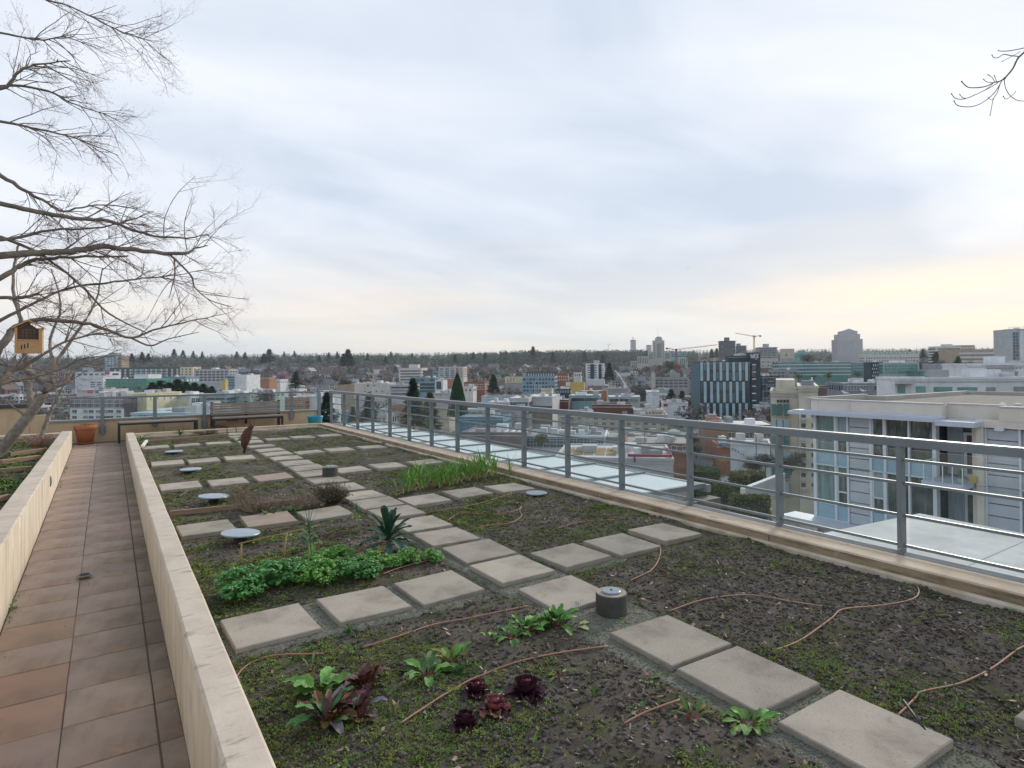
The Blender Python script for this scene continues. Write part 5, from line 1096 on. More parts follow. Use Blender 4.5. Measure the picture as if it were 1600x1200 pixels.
# concrete frame under construction
b=setb('unfinished bare concrete building with open floors under the red crane',1020,1076,590,520,20,greyc,roof=roofg); b.grid(1022,1075,592,606,7,3,.75,.5,dgrey,name='opening',y0=-.05); b.box('core',1048,1063,583,590,greyc,4,9); b.grid(1024,1039,583,589.5,2,1,.7,.8,dgrey)
b=setb('slender concrete wall tower left of the unfinished building',1018,1024,582,515,9,stone)
b=setb('pale glazed low wing below the unfinished building',1028,1046,608,440,14,fm('pale_teal3',(.34,.44,.44)),roof=roofw); b.grid(1029,1045,612,628,1,2,.95,.4,white,side=False)
b=setb('white angled shop left of the striped building with a red sign',1036,1075,629,300,16,white,roof=roofd); b.box('sign',1037,1043,631,635,redf,-.3); b.grid(1052,1074,642,650,6,2,.6,.35,glassd)
b=setb('white warehouse at the street corner behind the beige apartments',1011,1030,612,330,22,white,roof=roofw); b.grid(1020,1029,616,618,3,1,.3,.8,glassd)
# striped dark blue building
pb=fm('pale_blue_fin',(.42,.58,.62)); dk=fm('dark_blue_cladding',(.045,.07,.085))
b=setb('dark blue office block with staggered pale vertical panels',1093.5,1172,565,300,42,dk,roof=roofg)
rows=((566,595,1094,0),(596.3,629,1099.5,1),(630.3,662,1094,0))
f=None; win=None
for ya,yb,xs0,o_ in rows:
    for k in range(8):
        x0=xs0+k*10.0
        if x0+4.7>1172: continue
        xa,z1=b.loc(x0,ya); xb,z0=b.loc(x0+4.6,yb)
        bx('pale_panel',pb,b.r,xa,xb,-.35,-.004,z0,z1)
    for k in range(8):
        x0=xs0+k*10.0+5.2-(10 if o_ else 0)
        if x0<1093.6 : x0=1093.8
        for s in range(2):
            xa,z1=b.loc(x0,ya+(yb-ya)*(.03+.5*s)); xb,z0=b.loc(min(x0+4.2,1171.8),ya+(yb-ya)*(.45+.5*s)); 
            if xb-xa>.4: bx('window',glassd if (k+s)%3 else glassb,b.r,xa,xb,-.12,-.003,z0,z1)
q=MB()
for k in range(20): q.box(-.25,-.003,.6+k*2.1,1.0+k*2.1,0,b.h-.5)
q.build('side_fin',blueg,b.r)
b=setb('taller dark blue stair block with white lettering behind the striped panels',1172.5,1188,551,299.5,12,dk,roof=roofg)
for k in range(8): b.box('white_sill',1175,1181,569+k*11.2,570.8+k*11.2,white,-.25)
for k in range(8): b.box('window',1175,1181,571.2+k*11.2,578.5+k*11.2,glassd,-.15)
xa,z0=b.loc(1172.9,559.6); q=MB()
def stroke(m,x0,z0_,x1,z1_,w=.42):
    d=np.array([x1-x0,z1_-z0_]); n_=np.array([-d[1],d[0]])/np.hypot(*d)*w/2; P=[(x0+n_[0],z0_+n_[1]),(x0-n_[0],z0_-n_[1]),(x1-n_[0],z1_-n_[1]),(x1+n_[0],z1_+n_[1])]; m.xprism(P,-.28,-.20)
for L_ in ([(0,1.9,.35,0),(.35,0,.7,1.3),(.7,1.3,1.05,0),(1.05,0,1.4,1.9)],[(1.75,0,1.75,1.9),(1.75,1.9,2.45,1.9),(1.75,1.0,2.3,1.0),(1.75,.0,2.45,0)],[(2.7,1.9,3.5,0),(3.5,1.9,2.7,0)]):
    q=MB(); [stroke(q,*t_) for t_ in L_]; q.build('letter',white,b.r,loc=(xa,0,z0))
b.box('yellow_dash',1180,1183.5,560.8,561.8,yellow,-.25)
w=setb('long sloping dark blue roof wedge on the striped office block',1137,1172,556,304.5,8,dk,roof=roofw)
b=setb('dark blue glass curtain-wall office right of the striped block',1189,1218,588,310,18,navy,roof=roofw); b.grid(1190,1217,590,632,5,4,.85,.9,glassb); b.grid(1199,1209,592,630,1,5,.9,.10,white,name='white_sill',y0=-.3,side=False)
b=setb('white low service building at the foot of the striped block',1182,1206,634,285,9,fm('very_pale_blue',(.60,.68,.70)),roof=roofw); b.grid(1190,1203,639,644,1,1,1,1,glassd)
# right background
b=setb('long glass office with white floor bands behind the beige tower',1216,1330,566,520,24,glasst,roof=roofg); b.grid(1216,1330,567,588,1,4,1.0,.18,white,name='floor_band',y0=-.3); b.grid(1218,1328,568.5,588,22,4,.12,.5,greyc,name='mullion',y0=-.15,side=False); b.clutter(6); b.top(1228,1245,560,greyc)
b=setb('lower glass wing at the right end of the long glass office',1331,1360,567,530,22,blueg,roof=roofw); b.grid(1332,1359,568.5,588,1,4,.96,.5,glasst)
b=setb('grey plaza office with terraces in front of the long glass office',1206,1246,578,430,10,greyc,roof=roofw); b.grid(1208,1245,580,590,6,2,.8,.5,glassd)
b=setb('domed grey residential tower with a glass gable on the skyline',1309,1348,530,820,26,fm('mauve_stone',(.50,.48,.50)),roof=greyc); b.grid(1310,1347,532,568,11,13,.45,.5,blueg); b.top(1312,1345,522,fm('mauve_stone',(.3,.3,.3)),.1,.9); b.top(1317,1342,517,fm('mauve_stone',(.3,.3,.3)),.2,.8)
xa,z0=b.loc(1319,517.3); xb,z1=b.loc(1340,512.8); MB().xprism([(xa,z0),(xb,z0),((xa+xb)/2,z1)],6,20).build('glass_gable',ltblue,b.r)
b=setb('long white townhouse terrace with a pale green roof',1350,1436,553,760,16,offw,roof=greenroof); b.grid(1352,1435,557,566,20,2,.5,.4,glassd)
for k in range(12):
    xa,z0=b.loc(1351+k*7.1,553); MB().xprism([(xa,b.h+.1),(xa+4.2,b.h+.1),(xa+2.1,b.h+2.6)],.5,14).build('roof_gable',greenroof,b.r)
b=setb('white hospital-like office with ribbon windows on the hill',1462,1502,541,800,20,offw,roof=roofw); b.grid(1464,1501,543,569,1,6,.97,.42,glassd); b.top(1478,1492,537.5,offw)
b=setb('brown upper block behind the beige hospital',1490,1523,539.5,830,18,tan,roof=roofw); b.grid(1491,1522,541,546,7,1,.8,.5,offw)
b=setb('wide beige brick hospital with horizontal window bands',1483,1570,546,700,24,tan,roof=roofg); b.grid(1498,1556,549,568,1,3,1,.52,offw,name='floor_band',y0=-.3,side=False); b.grid(1498,1556,551,570,1,3,1,.28,glassd,side=False)
b=setb('tall white tower with a blue glass strip at the right edge',1576,1618,514,420,18,lgrey,roof=roofw); b.grid(1582.5,1592,519,567,2,10,.85,.9,glassb,side=False); b.box('white_pier',1593,1600,517,570,white,-.3); b.grid(1601,1616,519,567,3,10,.85,.9,glassd,side=False)
q=MB(); [q.box(x,x+.12,.1,.22,b.h,b.h+1.6) for x in np.arange(.1,b.w,1.1)]; q.box(0,b.w,.1,.22,b.h+1.4,b.h+1.5); q.build('roof_rail',greyc,b.r)
b=setb('small navy building with a white zigzag pattern',1361,1379,566,430,14,navy,roof=roofw); b.grid(1362,1378,568,590,5,4,.4,.6,white,stag=1,side=False)
b=setb('pale green glass pavilion right of the zigzag building',1380,1436,567,420,20,fm('pale_green_glass',(.36,.48,.46)),roof=roofw); b.grid(1382,1434,569,584,10,3,.9,.85,glasst); b.top(1402,1420,563,white)
b=setb('grey-green laboratory with a plant box behind the white building',1437,1490,580,400,18,fm('lab_teal',(.10,.20,.20)),roof=greyc); b.top(1457,1490,568,greyc,.1,.8); b.grid(1439,1489,582,590,8,1,.9,.8,glasst)
b=setb('grey mid-rise with dark square windows behind the gravel roof',1318,1402,599,210,18,fm('mauve_grey',(.27,.26,.28)),roof=roofg); b.grid(1322,1360,602,611,8,1,.6,.8,blueg); b.grid(1364,1400,602,611,3,1,.6,.8,glassd); b.clutter(8)
b=setb('mauve brick row with plants left of the grey mid-rise',1262,1320,603,250,14,fm('mauve_brick3',(.16,.12,.11)),roof=roofd); b.grid(1264,1282,598,605,4,1,.6,.8,glassd)
b=setb('bright white building with a stepped roof and a grey gable',1512,1625,568,120,10,white,roof=roofw); b.grid(1541,1585,571.5,577,2,1,.95,1,greyc,side=False); b.box('grey_strip',1586,1590,580,591,greyc); MB().xprism([(b.loc(1524,587)[0],b.loc(1524,592)[1]),(b.loc(1575,592)[0],b.loc(1575,592)[1]),(b.loc(1551,583)[0],b.loc(1551,583)[1]),(b.loc(1524,587)[0],b.loc(1524,587)[1])],-1.2,-.01).build('grey_gable',greyc,b.r)
q=MB(); 
for k in range(3): q.box(b.loc(1577,0)[0]+k*.35,b.loc(1577,0)[0]+k*.35+.2,-.05,-.01,b.loc(0,588)[1]+(.3 if k%2 else 0),b.loc(0,588)[1]+.25+(.3 if k%2 else 0))
q.build('wall_marks',dgrey,b.r)
b=setb('long bright white building with green glass windows behind the gravel roof',1398,1640,590,105,8,white,roof=roofw)
for xa,xb,ya,yb in ((1402,1414,602,614),(1431,1446,603.5,613),(1459,1487.5,604.5,612),(1496,1526.5,605,611),(1541,1555,605,611),(1584,1605,604,611)): b.box('window',xa,xb,ya,yb,glasst if xa<1530 else greyc,-.12)
b.box('ledge',1398,1425,597.5,599.5,lgrey,-1.4); b.clutter(3)
# beige tower with stacked bay windows
b=setb('beige condominium tower with stacked bay windows left of the panel-clad block',1204,1247,612,92,16,fm('warm_beige',(.66,.62,.51)),roof=roofg,a=R_(57)); 
for k in range(6):
    y=629+k*24.5
    for xa,xb in ((1205.5,1212.5),(1214.5,1222.5),(1225,1233.5)): b.box('window',xa,xb,y+2,y+20,ltblue if k%2 else glasst,-.35)
    b.box('sill',1205,1234,y+20.3,y+21.6,offw,-.5)
for xa in (1214,1219,1224,1229): b.box('window',xa,xa+3.5,624.5-.0,628.5,glassd,-.2)
b.top(1212,1246,594,fm('warm_beige',(.5,.5,.4)),.15,.9)
b=setb('beige condominium wing with curved balconies beside the panel-clad block',1247.5,1278,604,88,18,fm('warm_beige',(.5,.5,.4)),roof=roofg,a=R_(58))
for k in range(8):
    y=651+k*15.5; b.box('opening',1252,1259,y-5,y+1.5,dgrey,-.06); b.box('balcony',1251,1259.5,y+1.8,y+6,lgrey,-1.0); b.box('opening',1268,1271,y-5,y+1,dgrey,-.06)
# red brick building, white shop, awning
b=setb('long red brick building with dark windows in front of the striped block',1102,1212,664,170,16,fm('brown_brick',(.26,.13,.09)),roof=roofw); b.grid(1136,1205,676,684,5,1,.62,1,glassd,side=False); b.grid(1136,1205,684.5,686,5,1,.7,1,offw,name='sill',y0=-.4,side=False); b.clutter(3)
b=setb('red brick stair gable with a red canopy on the brick building roof',1107,1124,653,176,8,orange,roof=roofr)
b=setb('brick corner building with a blue awning on the street',1120,1141,694,150,8,brick,roof=roofd); b.box('awning',1126,1136,691,697,blue,-1.0)
b=setb('white building with small square windows beside the curved street',1141,1203,692,132,8,fm('pale_lilac_white',(.62,.66,.72)),roof=roofw,a=R_(54)); [b.box('window',x,x+1.4,y,y+2.6,dgrey) for x,y in ((1144,700),(1148,702),(1157,708),(1161,709),(1153,705))]; b.box('grey_ramp_wall',1166,1204,712,722,greyc,-2)
# streets
road([(1210,830),(1160,775),(1128,742),(1112,718),(1100,700),(1098,682),(1085,670),(1060,655)],11); road([(1230,790),(1185,760),(1150,735),(1128,716),(1118,700)],2.4,'pavement',pavem,.38)
p1=ground_at(1008,650); e2=np.array([sin(GA),cos(GA)])
road([(p1[0]-e2[0]*60,p1[1]-e2[1]*60,0),(p1[0],p1[1],0),(p1[0]+e2[0]*250,p1[1]+e2[1]*250,0),(p1[0]+e2[0]*700,p1[1]+e2[1]*700,0),(p1[0]+e2[0]*1000,p1[1]+e2[1]*1000,0)],14)
road([(748,640),(770,622),(795,604),(812,592),(822,585)],13); road([(760,630),(860,628),(980,634)],12); road([(560,640),(640,628),(740,632)],10)
road([(620,700),(700,690),(800,715),(900,730),(1000,760)],9,'lane',roadm,.2)
# white bridge ramp
q=MB(); P=smooth_path([od(961,579,455),od(967,586,454),od(973,595,452),od(979,606,450)],5)-od(979,606,450)
for k in range(len(P)-1): q.tube([P[k],P[k+1]],.4,6)
tag(q.build('bridge_ramp',white,None,loc=od(979,606,450)),'thin white curved ramp beside the uphill street','ramp')
# ---------------- neighbouring panel-clad block (facade plane X = 36.7)
NX=36.7; nb=empty('panel_block',(NX,0,0),0,'neighbouring grey panel-clad apartment block with glass bays and a gravel roof','building')
panel=mat('grey_metal_panel',(.50,.535,.59),(.45,.48,.53),.8,.45,spec=.5,vary=.04,spots=[((.36,.38,.41),2.5,.56,.7,.4,(1,1,.2))]); spandrel=mat('pale_blue_spandrel',(.34,.50,.60),(.30,.45,.55),.6,.25,spec=.7); wframe=mat('white_window_frame',(.66,.69,.73),rough=.5); creamw=mat('cream_facade',(.68,.63,.55),(.62,.57,.50),.7,.85,spots=[((.42,.38,.31),2,.58,.72,.5,(1,1,.15))]); eave=mat('lavender_grey_eave',(.52,.56,.64),(.48,.52,.60),.8,.5)
ngl=mat('neighbour_glass',(.13,.15,.14),(.03,.045,.045),.9,.06,spec=1.,vary=.35,spots=[((.22,.26,.25),1.1,.54,.62,.7,(1,2.5,.5))]); ngt=mat('neighbour_teal_glass',(.26,.36,.35),(.10,.17,.18),.7,.08,spec=1.,stretch=(1,5,.4)); curt=mat('grey_curtain',(.36,.44,.48),(.26,.33,.36),1.2,.6,stretch=(1,14,.5))
def py_(px): return float(ox(px,700,NX)[1])
def nbx(name,m,ya,yb,z0,z1,x0=-.0,x1=.3): lo,hi=min(ya,yb),max(ya,yb); return bx(name,m,nb,x0,x1,lo,hi,z0,z1)
core=fm('dark_core',(.05,.055,.06)); nbx('core_wall',core,-25,11.9,-26,-1.2,.35,20); nbx('core_wall',core,11.901,14.849,-26,-1.2,1.4,20); nbx('core_wall',core,14.85,21.45,-26,-1.2,.35,20)
# roof with parapet
pc=oz(1512,611,-.6); MB().prism([(.4,-25),(20.2,-25),(20.2,20.6),(7.1,20.6),(7.1,21.8),(1.2,21.69),(1.2,11),(.4,11)],-1.1,-.86).build('roof_gravel',mat('roof_gravel',(.21,.19,.165),(.12,.11,.098),3,.95,.4,9),nb); MB().prism([(20.3,20.95),(20.3,20.65),(.36,20.65),(.36,21.66),(7.2,21.8),(7.2,20.95)],-26,-1.21).build('end_wall',fm('pale_parapet',(.50,.48,.42)),nb)
cr=creamw; nbx('parapet',cr,14.46,21.65,-1.28,-.60,-.05,.35); nbx('parapet',cr,11.9,14.459,-1.66,-.60,.6,.95); bx('parapet',cr,nb,.351,.95,14.4601,14.80,-1.66,-.602); nbx('parapet',cr,-25,11.899,-1.28,-.62,-.3,.3)
nbx('parapet_cap',lgrey,14.45,21.7,-.598,-.54,-.09,.4); nbx('parapet_cap',lgrey,11.9,14.449,-.598,-.54,.56,1.0); nbx('parapet_cap',lgrey,-25,11.899,-.618,-.56,-.34,.34)
rp_=[(0,21.7),(7.4,21.9)]
MB().box(7.4,20.5,20.6,20.95,-1.2,-.58).build('parapet',fm('pale_parapet',(.50,.48,.42)),nb); MB().box(7.05,7.399,20.6,22.25,-1.2,-.58).build('parapet',fm('pale_parapet',(.5,.48,.42)),nb)
for (a,b_) in zip(rp_[:-1],rp_[1:]):
    m=MB(); m.prism([(a[0],a[1]),(b_[0]-.002,b_[1]),(b_[0]-.002,b_[1]+.35),(a[0],a[1]+.35)],-1.2,-.48); m.build('parapet',fm('pale_parapet',(.50,.48,.42)),nb)
m=MB(); m.box(20.2,20.55,-25,20.599,-1.2,-.6); m.build('parapet',fm('pale_parapet',(.5,.5,.4)),nb)
for (x,y) in ((3,12.8),(3.2,12.2)): MB().lathe([(.13,0),(.13,.25),(.16,.26),(.16,.32),(.02,.36)],10,(x,y)).build('roof_vent',white,nb,loc=(0,0,-.9))
for i,(px,yy) in enumerate(((1321,612),(1349,609))):
    g_=oy(px,yy+4,22.4+i*1.2); r=empty('gull',(g_[0],g_[1],g_[2]-.1),rnd(0,3),'white gull standing on the far roof edge, '+('left one' if i==0 else 'right one'),'gull'); MB().tube([(-.24,0,.14),(-.12,0,.17),(0,0,.19),(.12,0,.22),(.17,0,.30),(.21,0,.33),(.27,0,.32)],[.01,.055,.08,.07,.045,.045,.012],10).build('body',white,r,True); MB().tube([(0,.02,.0),(0,.02,.13)],.008,4).build('leg',yellow,r); MB().tube([(0,-.02,.0),(0,-.02,.13)],.008,4).build('leg',yellow,r); MB().tube([(-.25,.05,.15),(-.1,.07,.19),(.08,.05,.21)],[.012,.03,.03],8).build('wing',lgrey,r,True)
# eaves
q=MB(); q.box(-1.05,-.06,14.3,22.6,-1.48,-1.30); q.box(-.9,.0,14.3,22.4,-1.298,-1.22); q.build('eave',eave,nb)
q=MB(); q.box(-1.25,.59,12.6,14.298,-1.62,-1.36); q.build('eave',eave,nb)
q=MB(); q.box(-1.3,.3,13.2,23.0,-8.05,-7.85); q.build('eave',eave,nb)
cols=[('post',1271.5,1276),('ngt',1276,1304),('post',1304,1307.5),('ngw',1307.5,1324),('post',1324,1326.5),('panel',1326.5,1359),('post',1359,1362.5),('ngw',1362.5,1381),('post',1381,1385),('ngl',1385,1419),('post',1419,1422),('ngl',1422,1458)]
for fl in range(5):
    zt=-1.49 if not fl else -1.34-3.27*fl; zb=-4.59-3.27*fl; zs=zb+.92; ztop=zt if fl else -1.49
    if fl>=2: ztop-=.25
    for kind,a,b_ in cols:
        ya,yb=py_(a),py_(b_)
        if kind=='post': nbx('mullion',wframe,ya,yb,zb,ztop,-.06,.3); continue
        if kind=='panel':
            n=5; h_=(ztop-zb-.05)/n
            for k in range(n): nbx('panel',panel,ya-.03,yb+.03,zb+.04+k*h_,zb+.04+(k+1)*h_-.05,.0,.25)
            nbx('backing',wframe,ya,yb,zb,ztop,.252,.3)
        elif kind=='ngw':
            nbx('window',curt if (fl+int(a))%2 else ngl,ya-.06,yb+.06,zs+.9,ztop-.05,.10,.25); nbx('window',ngl,ya-.06,yb+.06,zs+.06,zs+.82,.10,.25)
            nbx('frame',wframe,ya-.005,yb+.005,zs+.82,zs+.9,-.02,.28); nbx('frame',wframe,ya-.002,ya-.06,zs+.06,ztop,-.01,.28); nbx('frame',wframe,yb+.06,yb+.002,zs+.06,ztop,-.01,.28)
            nbx('spandrel',spandrel,ya-.01,yb+.01,zb+.06,zs,.03,.28); nbx('frame',wframe,ya,yb,zb-.02,zb+.055,-.03,.29)
        else:
            nbx('window',{'ngt':ngt,'ngl':ngl}[kind],ya-.02,yb+.02,zs+.03,ztop-.03,.12,.28); nbx('spandrel',spandrel,ya-.01,yb+.01,zb+.06,zs,.03,.28); nbx('frame',wframe,ya,yb,zb-.02,zb+.055,-.03,.29); nbx('frame',wframe,ya,yb,zs+.001,zs+.029,-.02,.29)
    # recessed balcony bay
    ya,yb=py_(1458),py_(1464); nbx('mullion',wframe,ya,yb,zb,ztop,-.1,.3)
    y0,y1=py_(1528),py_(1464)
    nbx('window',curt,y1-.02,y1-.75,zb+.2,ztop-.1,1.2,1.35); dr_=nbx('door',wframe,y1-.78,y1-1.85,zb+.15,ztop-.6,1.18,1.3); bx('door_glass',ngl,dr_,1.12,1.179,*sorted((y1-.95,y1-1.65)),zb+.35,ztop-.75); nbx('window',ngl,y1-.8,y1-1.85,ztop-.55,ztop-.05,1.2,1.3); nbx('window',ngl,y1-1.95,y0+.3,zb+.15,ztop-.1,1.2,1.3)
    nbx('side_wall',creamw,y0+.25,y0-.02,zb,ztop-(.15 if fl==0 else .0),.0,1.3)
    m=MB(); m.box(-1.5,1.25,y0+.1,y1+.15,zb-.12,zb+.12); m.build('balcony_slab',eave,nb)
    if fl<2:
        q=MB(); [q.box(-1.42,-1.38,yy,yy+.04,zb+.12,zb+1.1) for yy in np.linspace(y0+.15,y1+.05,5)]; q.box(-1.43,-1.37,y0+.15,y1+.1,zb+1.1,zb+1.15); q.box(-1.43,0,y1+.06,y1+.1,zb+1.1,zb+1.15); q.build('balcony_rail',wframe,nb); bx('balcony_glass',glassr,nb,-1.40,-1.39,y0+.2,y1+.02,zb+.18,zb+1.06)
    # cream column and right bays
    yc0,yc1=py_(1540),py_(1528); nbx('column',creamw,yc0,yc1-.021,zb,zt if fl else -1.28,-.3,.3)
    for rep in range(3):
        off=-rep*5.4; a=py_(1540)+off-.01; w1=1.35; w2=2.6
        n=5; h_=(ztop-zb-.05-.15)/n
        for k in range(n): nbx('panel',panel,a-.08,a-w1,zb+.04+k*h_,zb+.04+(k+1)*h_-.05,-.05,.2)
        nbx('frame',wframe,a,a-.07,zb,ztop-(.15 if fl==0 else .0),-.1,.25); nbx('frame',wframe,a-w1-.001,a-w1-.09,zb,ztop-(.15 if fl==0 else .0),-.1,.25); nbx('backing',wframe,a-.071,a-w1,zb,ztop-(.15 if fl==0 else .0),.201,.25)
        nbx('window',curt if fl==0 else mat('dark_blinds',(.07,.085,.095),(.22,.25,.27),9,.5,stretch=(1,9,.2)),a-w1-.1,a-w1-w2,zs+.05,ztop-.22,.05,.2); nbx('spandrel',spandrel,a-w1-.1,a-w1-w2,zb+.06,zs,.0,.2); nbx('frame',wframe,a-w1-.095,a-w1-w2,zb-.02,zb+.05,-.05,.25); nbx('column',creamw,a-w1-w2-.01,a-5.39,zb,ztop,-.25,.3)
nbx('wall_lamp',white,py_(1561),py_(1574),-1.75,-1.58,-.55,-.31); nbx('frieze',creamw,-25,py_(1540)-.01,-1.64,-1.281,-.28,.3)
bl=empty('balcony_plants',(NX-1.1,py_(1515),-4.4),0,'small potted plants and a yellow toy on the upper glass balcony','balcony plants'); MB().lathe([(.10,0),(.14,.22)],10).build('pot',offw,bl); q=MB(); [addrot(q,leaf(.5,.08,R_(rnd(40,85)),.6,3),rnd(0,6),(0,0,.2)) for _ in range(12)]; q.build('foliage',chd,bl); bx('toy',yellow,bl,.1,.4,-.6,-.3,.05,.35)
# podium terrace, courtyard roof and hedges
pd=bx('podium_terrace',mat('mossy_terrace',(.30,.26,.10),(.20,.20,.09),.6,.95),None,26,36.3,20,36,-26,-11.5); tag(pd,'mossy podium terrace with white low walls left of the panel-clad block','terrace')
for (x0,x1,y0,y1,z0,z1) in ((25.6,26,20,36.4,-11.8,-10.9),(26.001,36,35.9,36.4,-11.6,-10.7),(28,33.8,20.3,20.7,-11.499,-10.6),(28,28.4,20.701,26,-11.499,-10.6),(30,31,27,28,-11.499,-9.6)): bx('low_wall',white,pd,x0,x1,y0,y1,z0,z1)
c2=bx('courtyard_roof',fm('court_roof',(.46,.50,.54)),None,24,35.5,6,19.5,-26,-9.6); tag(c2,'low pale blue roofed courtyard wing below the panel-clad block','building'); bx('white_edge',white,c2,23.8,35.5,19.501,19.8,-10,-9.3)
hedgem=mat('hedge_green',(.085,.12,.02),(.05,.075,.015),1.5,.9); hedgeo=mat('olive_hedge',(.16,.16,.045),(.10,.11,.03),1.5,.9)
def leafbox(sx,sy,sz,n,seedv,s):
    g=np.random.default_rng(seedv); f=g.integers(0,5,n); u=g.random(n);v=g.random(n); P=np.zeros((n,3))
    P[:,0]=np.where(f==0,0,np.where(f==1,sx,u*sx)); P[:,1]=np.where(f==2,0,np.where(f==3,sy,np.where(f<2,u*sy,v*sy))); P[:,2]=np.where(f==4,sz,v*sz); P[:,1]=np.where(f<2,u*sy,P[:,1])
    P+=g.normal(0,s*.5,(n,3)); A=g.normal(0,1,(n,3)); A/=np.linalg.norm(A,axis=1)[:,None]; Bv=np.cross(A,g.normal(0,1,(n,3))); Bv/=np.linalg.norm(Bv,axis=1)[:,None]
    V=np.stack([P-A*s,P-Bv*s*.6,P+A*s,P+Bv*s*.6],1).reshape(-1,3); F=np.arange(4*n).reshape(-1,4); return V,F
def hedge(px,py,d,w,dep,h,a,lab,m,n=2600):
    p=od(px,py,d); r=empty('hedge',(p[0],p[1],p[2]-h),-a,lab,'hedge'); V,F=leafbox(w,dep,h,n,int(px),.13); mk('foliage',V,F,m,r); bx('core',mat('hedge_core',(.03,.035,.012),rough=.95),r,.15,w-.15,.15,dep-.15,0,h-.15)
hedge(1080,735,75,3.3,4,7,R_(50),'broad clipped green hedge left of the curved street',hedgem)
hedge(1140,743,56,1.7,2.5,8,R_(52),'tall olive hedge beside the street and behind the railing',hedgeo); hedge(1107,763,50,2.0,3,8,R_(52),'darker clipped hedge directly behind the dark fascia wall',hedgem); hedge(1167,741,58,1.6,2,8,R_(54),'second tall olive hedge at the right end of the group',hedgeo); hedge(1141,776,47,2.8,1.2,7,R_(52),'lower olive hedge with gaps above the white ramp wall',hedgeo)
wr_=bx('ramp_wall',white,None,0,9,0,.4,0,1.6); tag(wr_,'pale ramp wall in front of the olive hedges','wall'); p=oz(1165,796,-9.5); wr_.location=tuple(p); wr_.rotation_euler=(0,0,.25)
# ================================================================ city trees
# phrases that say where in the view a small far thing stands
LM=[(20,'the leaning tree trunk'),(70,'the insect house'),(118,'the terracotta flowerpot'),(170,'the slim blue-grey tower'),(198,'the green-netted office'),(235,'the dark apartment row'),(262,'the evergreen row'),(292,'the cream stair tower'),(330,'the concrete loggia block'),(368,'the white and blue office'),(395,'the wooden bench backrest'),(440,'the blossoming tree'),(472,'the orange brick office'),(496,'the white cube building'),(520,'the railing corner'),(543,'the tallest skyline fir'),(580,'the white institution'),(610,'the grey glass wing'),(640,'the white stepped office block'),(668,'the white steeple'),(698,'the blue glass apartment block'),(716,'the pyramidal cedar'),(742,'the red brick rowhouses'),(772,'the sloping street'),(802,'the cream slope apartments'),(840,'the pale blue glass block'),(878,'the red and white rowhouses'),(902,'the yellow billboard hall'),(930,'the white apartment slab'),(965,'the white curved ramp'),(989,'the slim pinkish tower'),(1028,'the civic tower'),(1057,'the red crane'),(1085,'the striped office left edge'),(1136,'the dark terraced tower'),(1178,'the yellow crane'),(1200,'the pale terraced building'),(1232,'the beige skyline block'),(1254,'the teal roofed lab'),(1290,'the glass office'),(1328,'the domed residential tower'),(1370,'the zigzag building'),(1408,'the green glass pavilion'),(1450,'the laboratory'),(1482,'the ribbon window office'),(1526,'the beige hospital'),(1572,'the tall white tower')]
def where(px,far):
    i=min(range(len(LM)),key=lambda k:abs(LM[k][0]-px)); dx=px-LM[i][0]; a='just right of ' if dx>4 else ('just left of ' if dx<-4 else 'in line with ')
    return a+LM[i][1]+(' uphill' if far else '')
def pxof(x,y): d=x*CF[0]+y*CF[1]; return 800+956*(x*CR[0]+y*CR[1])/d
con1=mat('conifer_dark',(.026,.072,.036),(.045,.105,.048),.25,.95,vary=.3); con2=mat('conifer_blue',(.03,.07,.052),(.05,.095,.065),.25,.95,vary=.3); con3=mat('cedar_green',(.028,.075,.030),(.045,.10,.035),.5,.95)
bare1=mat('bare_crown_brown',(.165,.135,.115),(.12,.10,.085),.05,.95,vary=.3); bare2=mat('bare_crown_grey',(.17,.145,.135),(.12,.105,.10),.05,.95,vary=.3); blos=mat('blossom_crown',(.42,.28,.36),(.30,.2,.26),.3,.9); olive=mat('olive_crown',(.13,.13,.05),(.09,.09,.04),.2,.95); trunkm=mat('tree_trunk',(.10,.08,.065),rough=.95)
def conifer_np(seedv,n=420,shape=1.):
    g=np.random.default_rng(seedv); t=g.random(n)**.75; h=.06+.92*t; R0=.20*(1-t)**shape*(1+.25*np.sin(h*38))+.012; a=g.uniform(0,2*pi,n); s=.052*(1-.5*t)+.012
    c=np.stack([np.cos(a)*R0*.75,np.sin(a)*R0*.75,h],-1); d=np.stack([np.cos(a),np.sin(a),-.45+.5*g.random(n)],-1); w=np.stack([-np.sin(a),np.cos(a),g.normal(0,.2,n)],-1)
    V=np.stack([c-d*s[:,None]*.9,c+w*s[:,None]*.6,c+d*s[:,None]*1.25,c-w*s[:,None]*.6],1).reshape(-1,3); return V,np.arange(4*n).reshape(-1,4)
def bare_np(seedv,n=380):
    g=np.random.default_rng(seedv); u=g.normal(0,1,(n,3)); u/=np.linalg.norm(u,axis=1)[:,None]; r=g.random(n)**.45; lump=1+.22*np.sin(u[:,0]*5+seedv)+.18*np.sin(u[:,2]*6+u[:,1]*4)
    c=u*(r*lump)[:,None]*np.array([.36,.36,.34])+np.array([0,0,.60]); d=u*.5+g.normal(0,.6,(n,3))+np.array([0,0,.5]); d/=np.linalg.norm(d,axis=1)[:,None]; w=np.cross(d,g.normal(0,1,(n,3))); w/=np.linalg.norm(w,axis=1)[:,None]; L_=g.uniform(.05,.12,n)[:,None]
    V=np.stack([c-d*L_,c+w*.012,c+d*L_,c-w*.012],1).reshape(-1,3); return V,np.arange(4*n).reshape(-1,4)
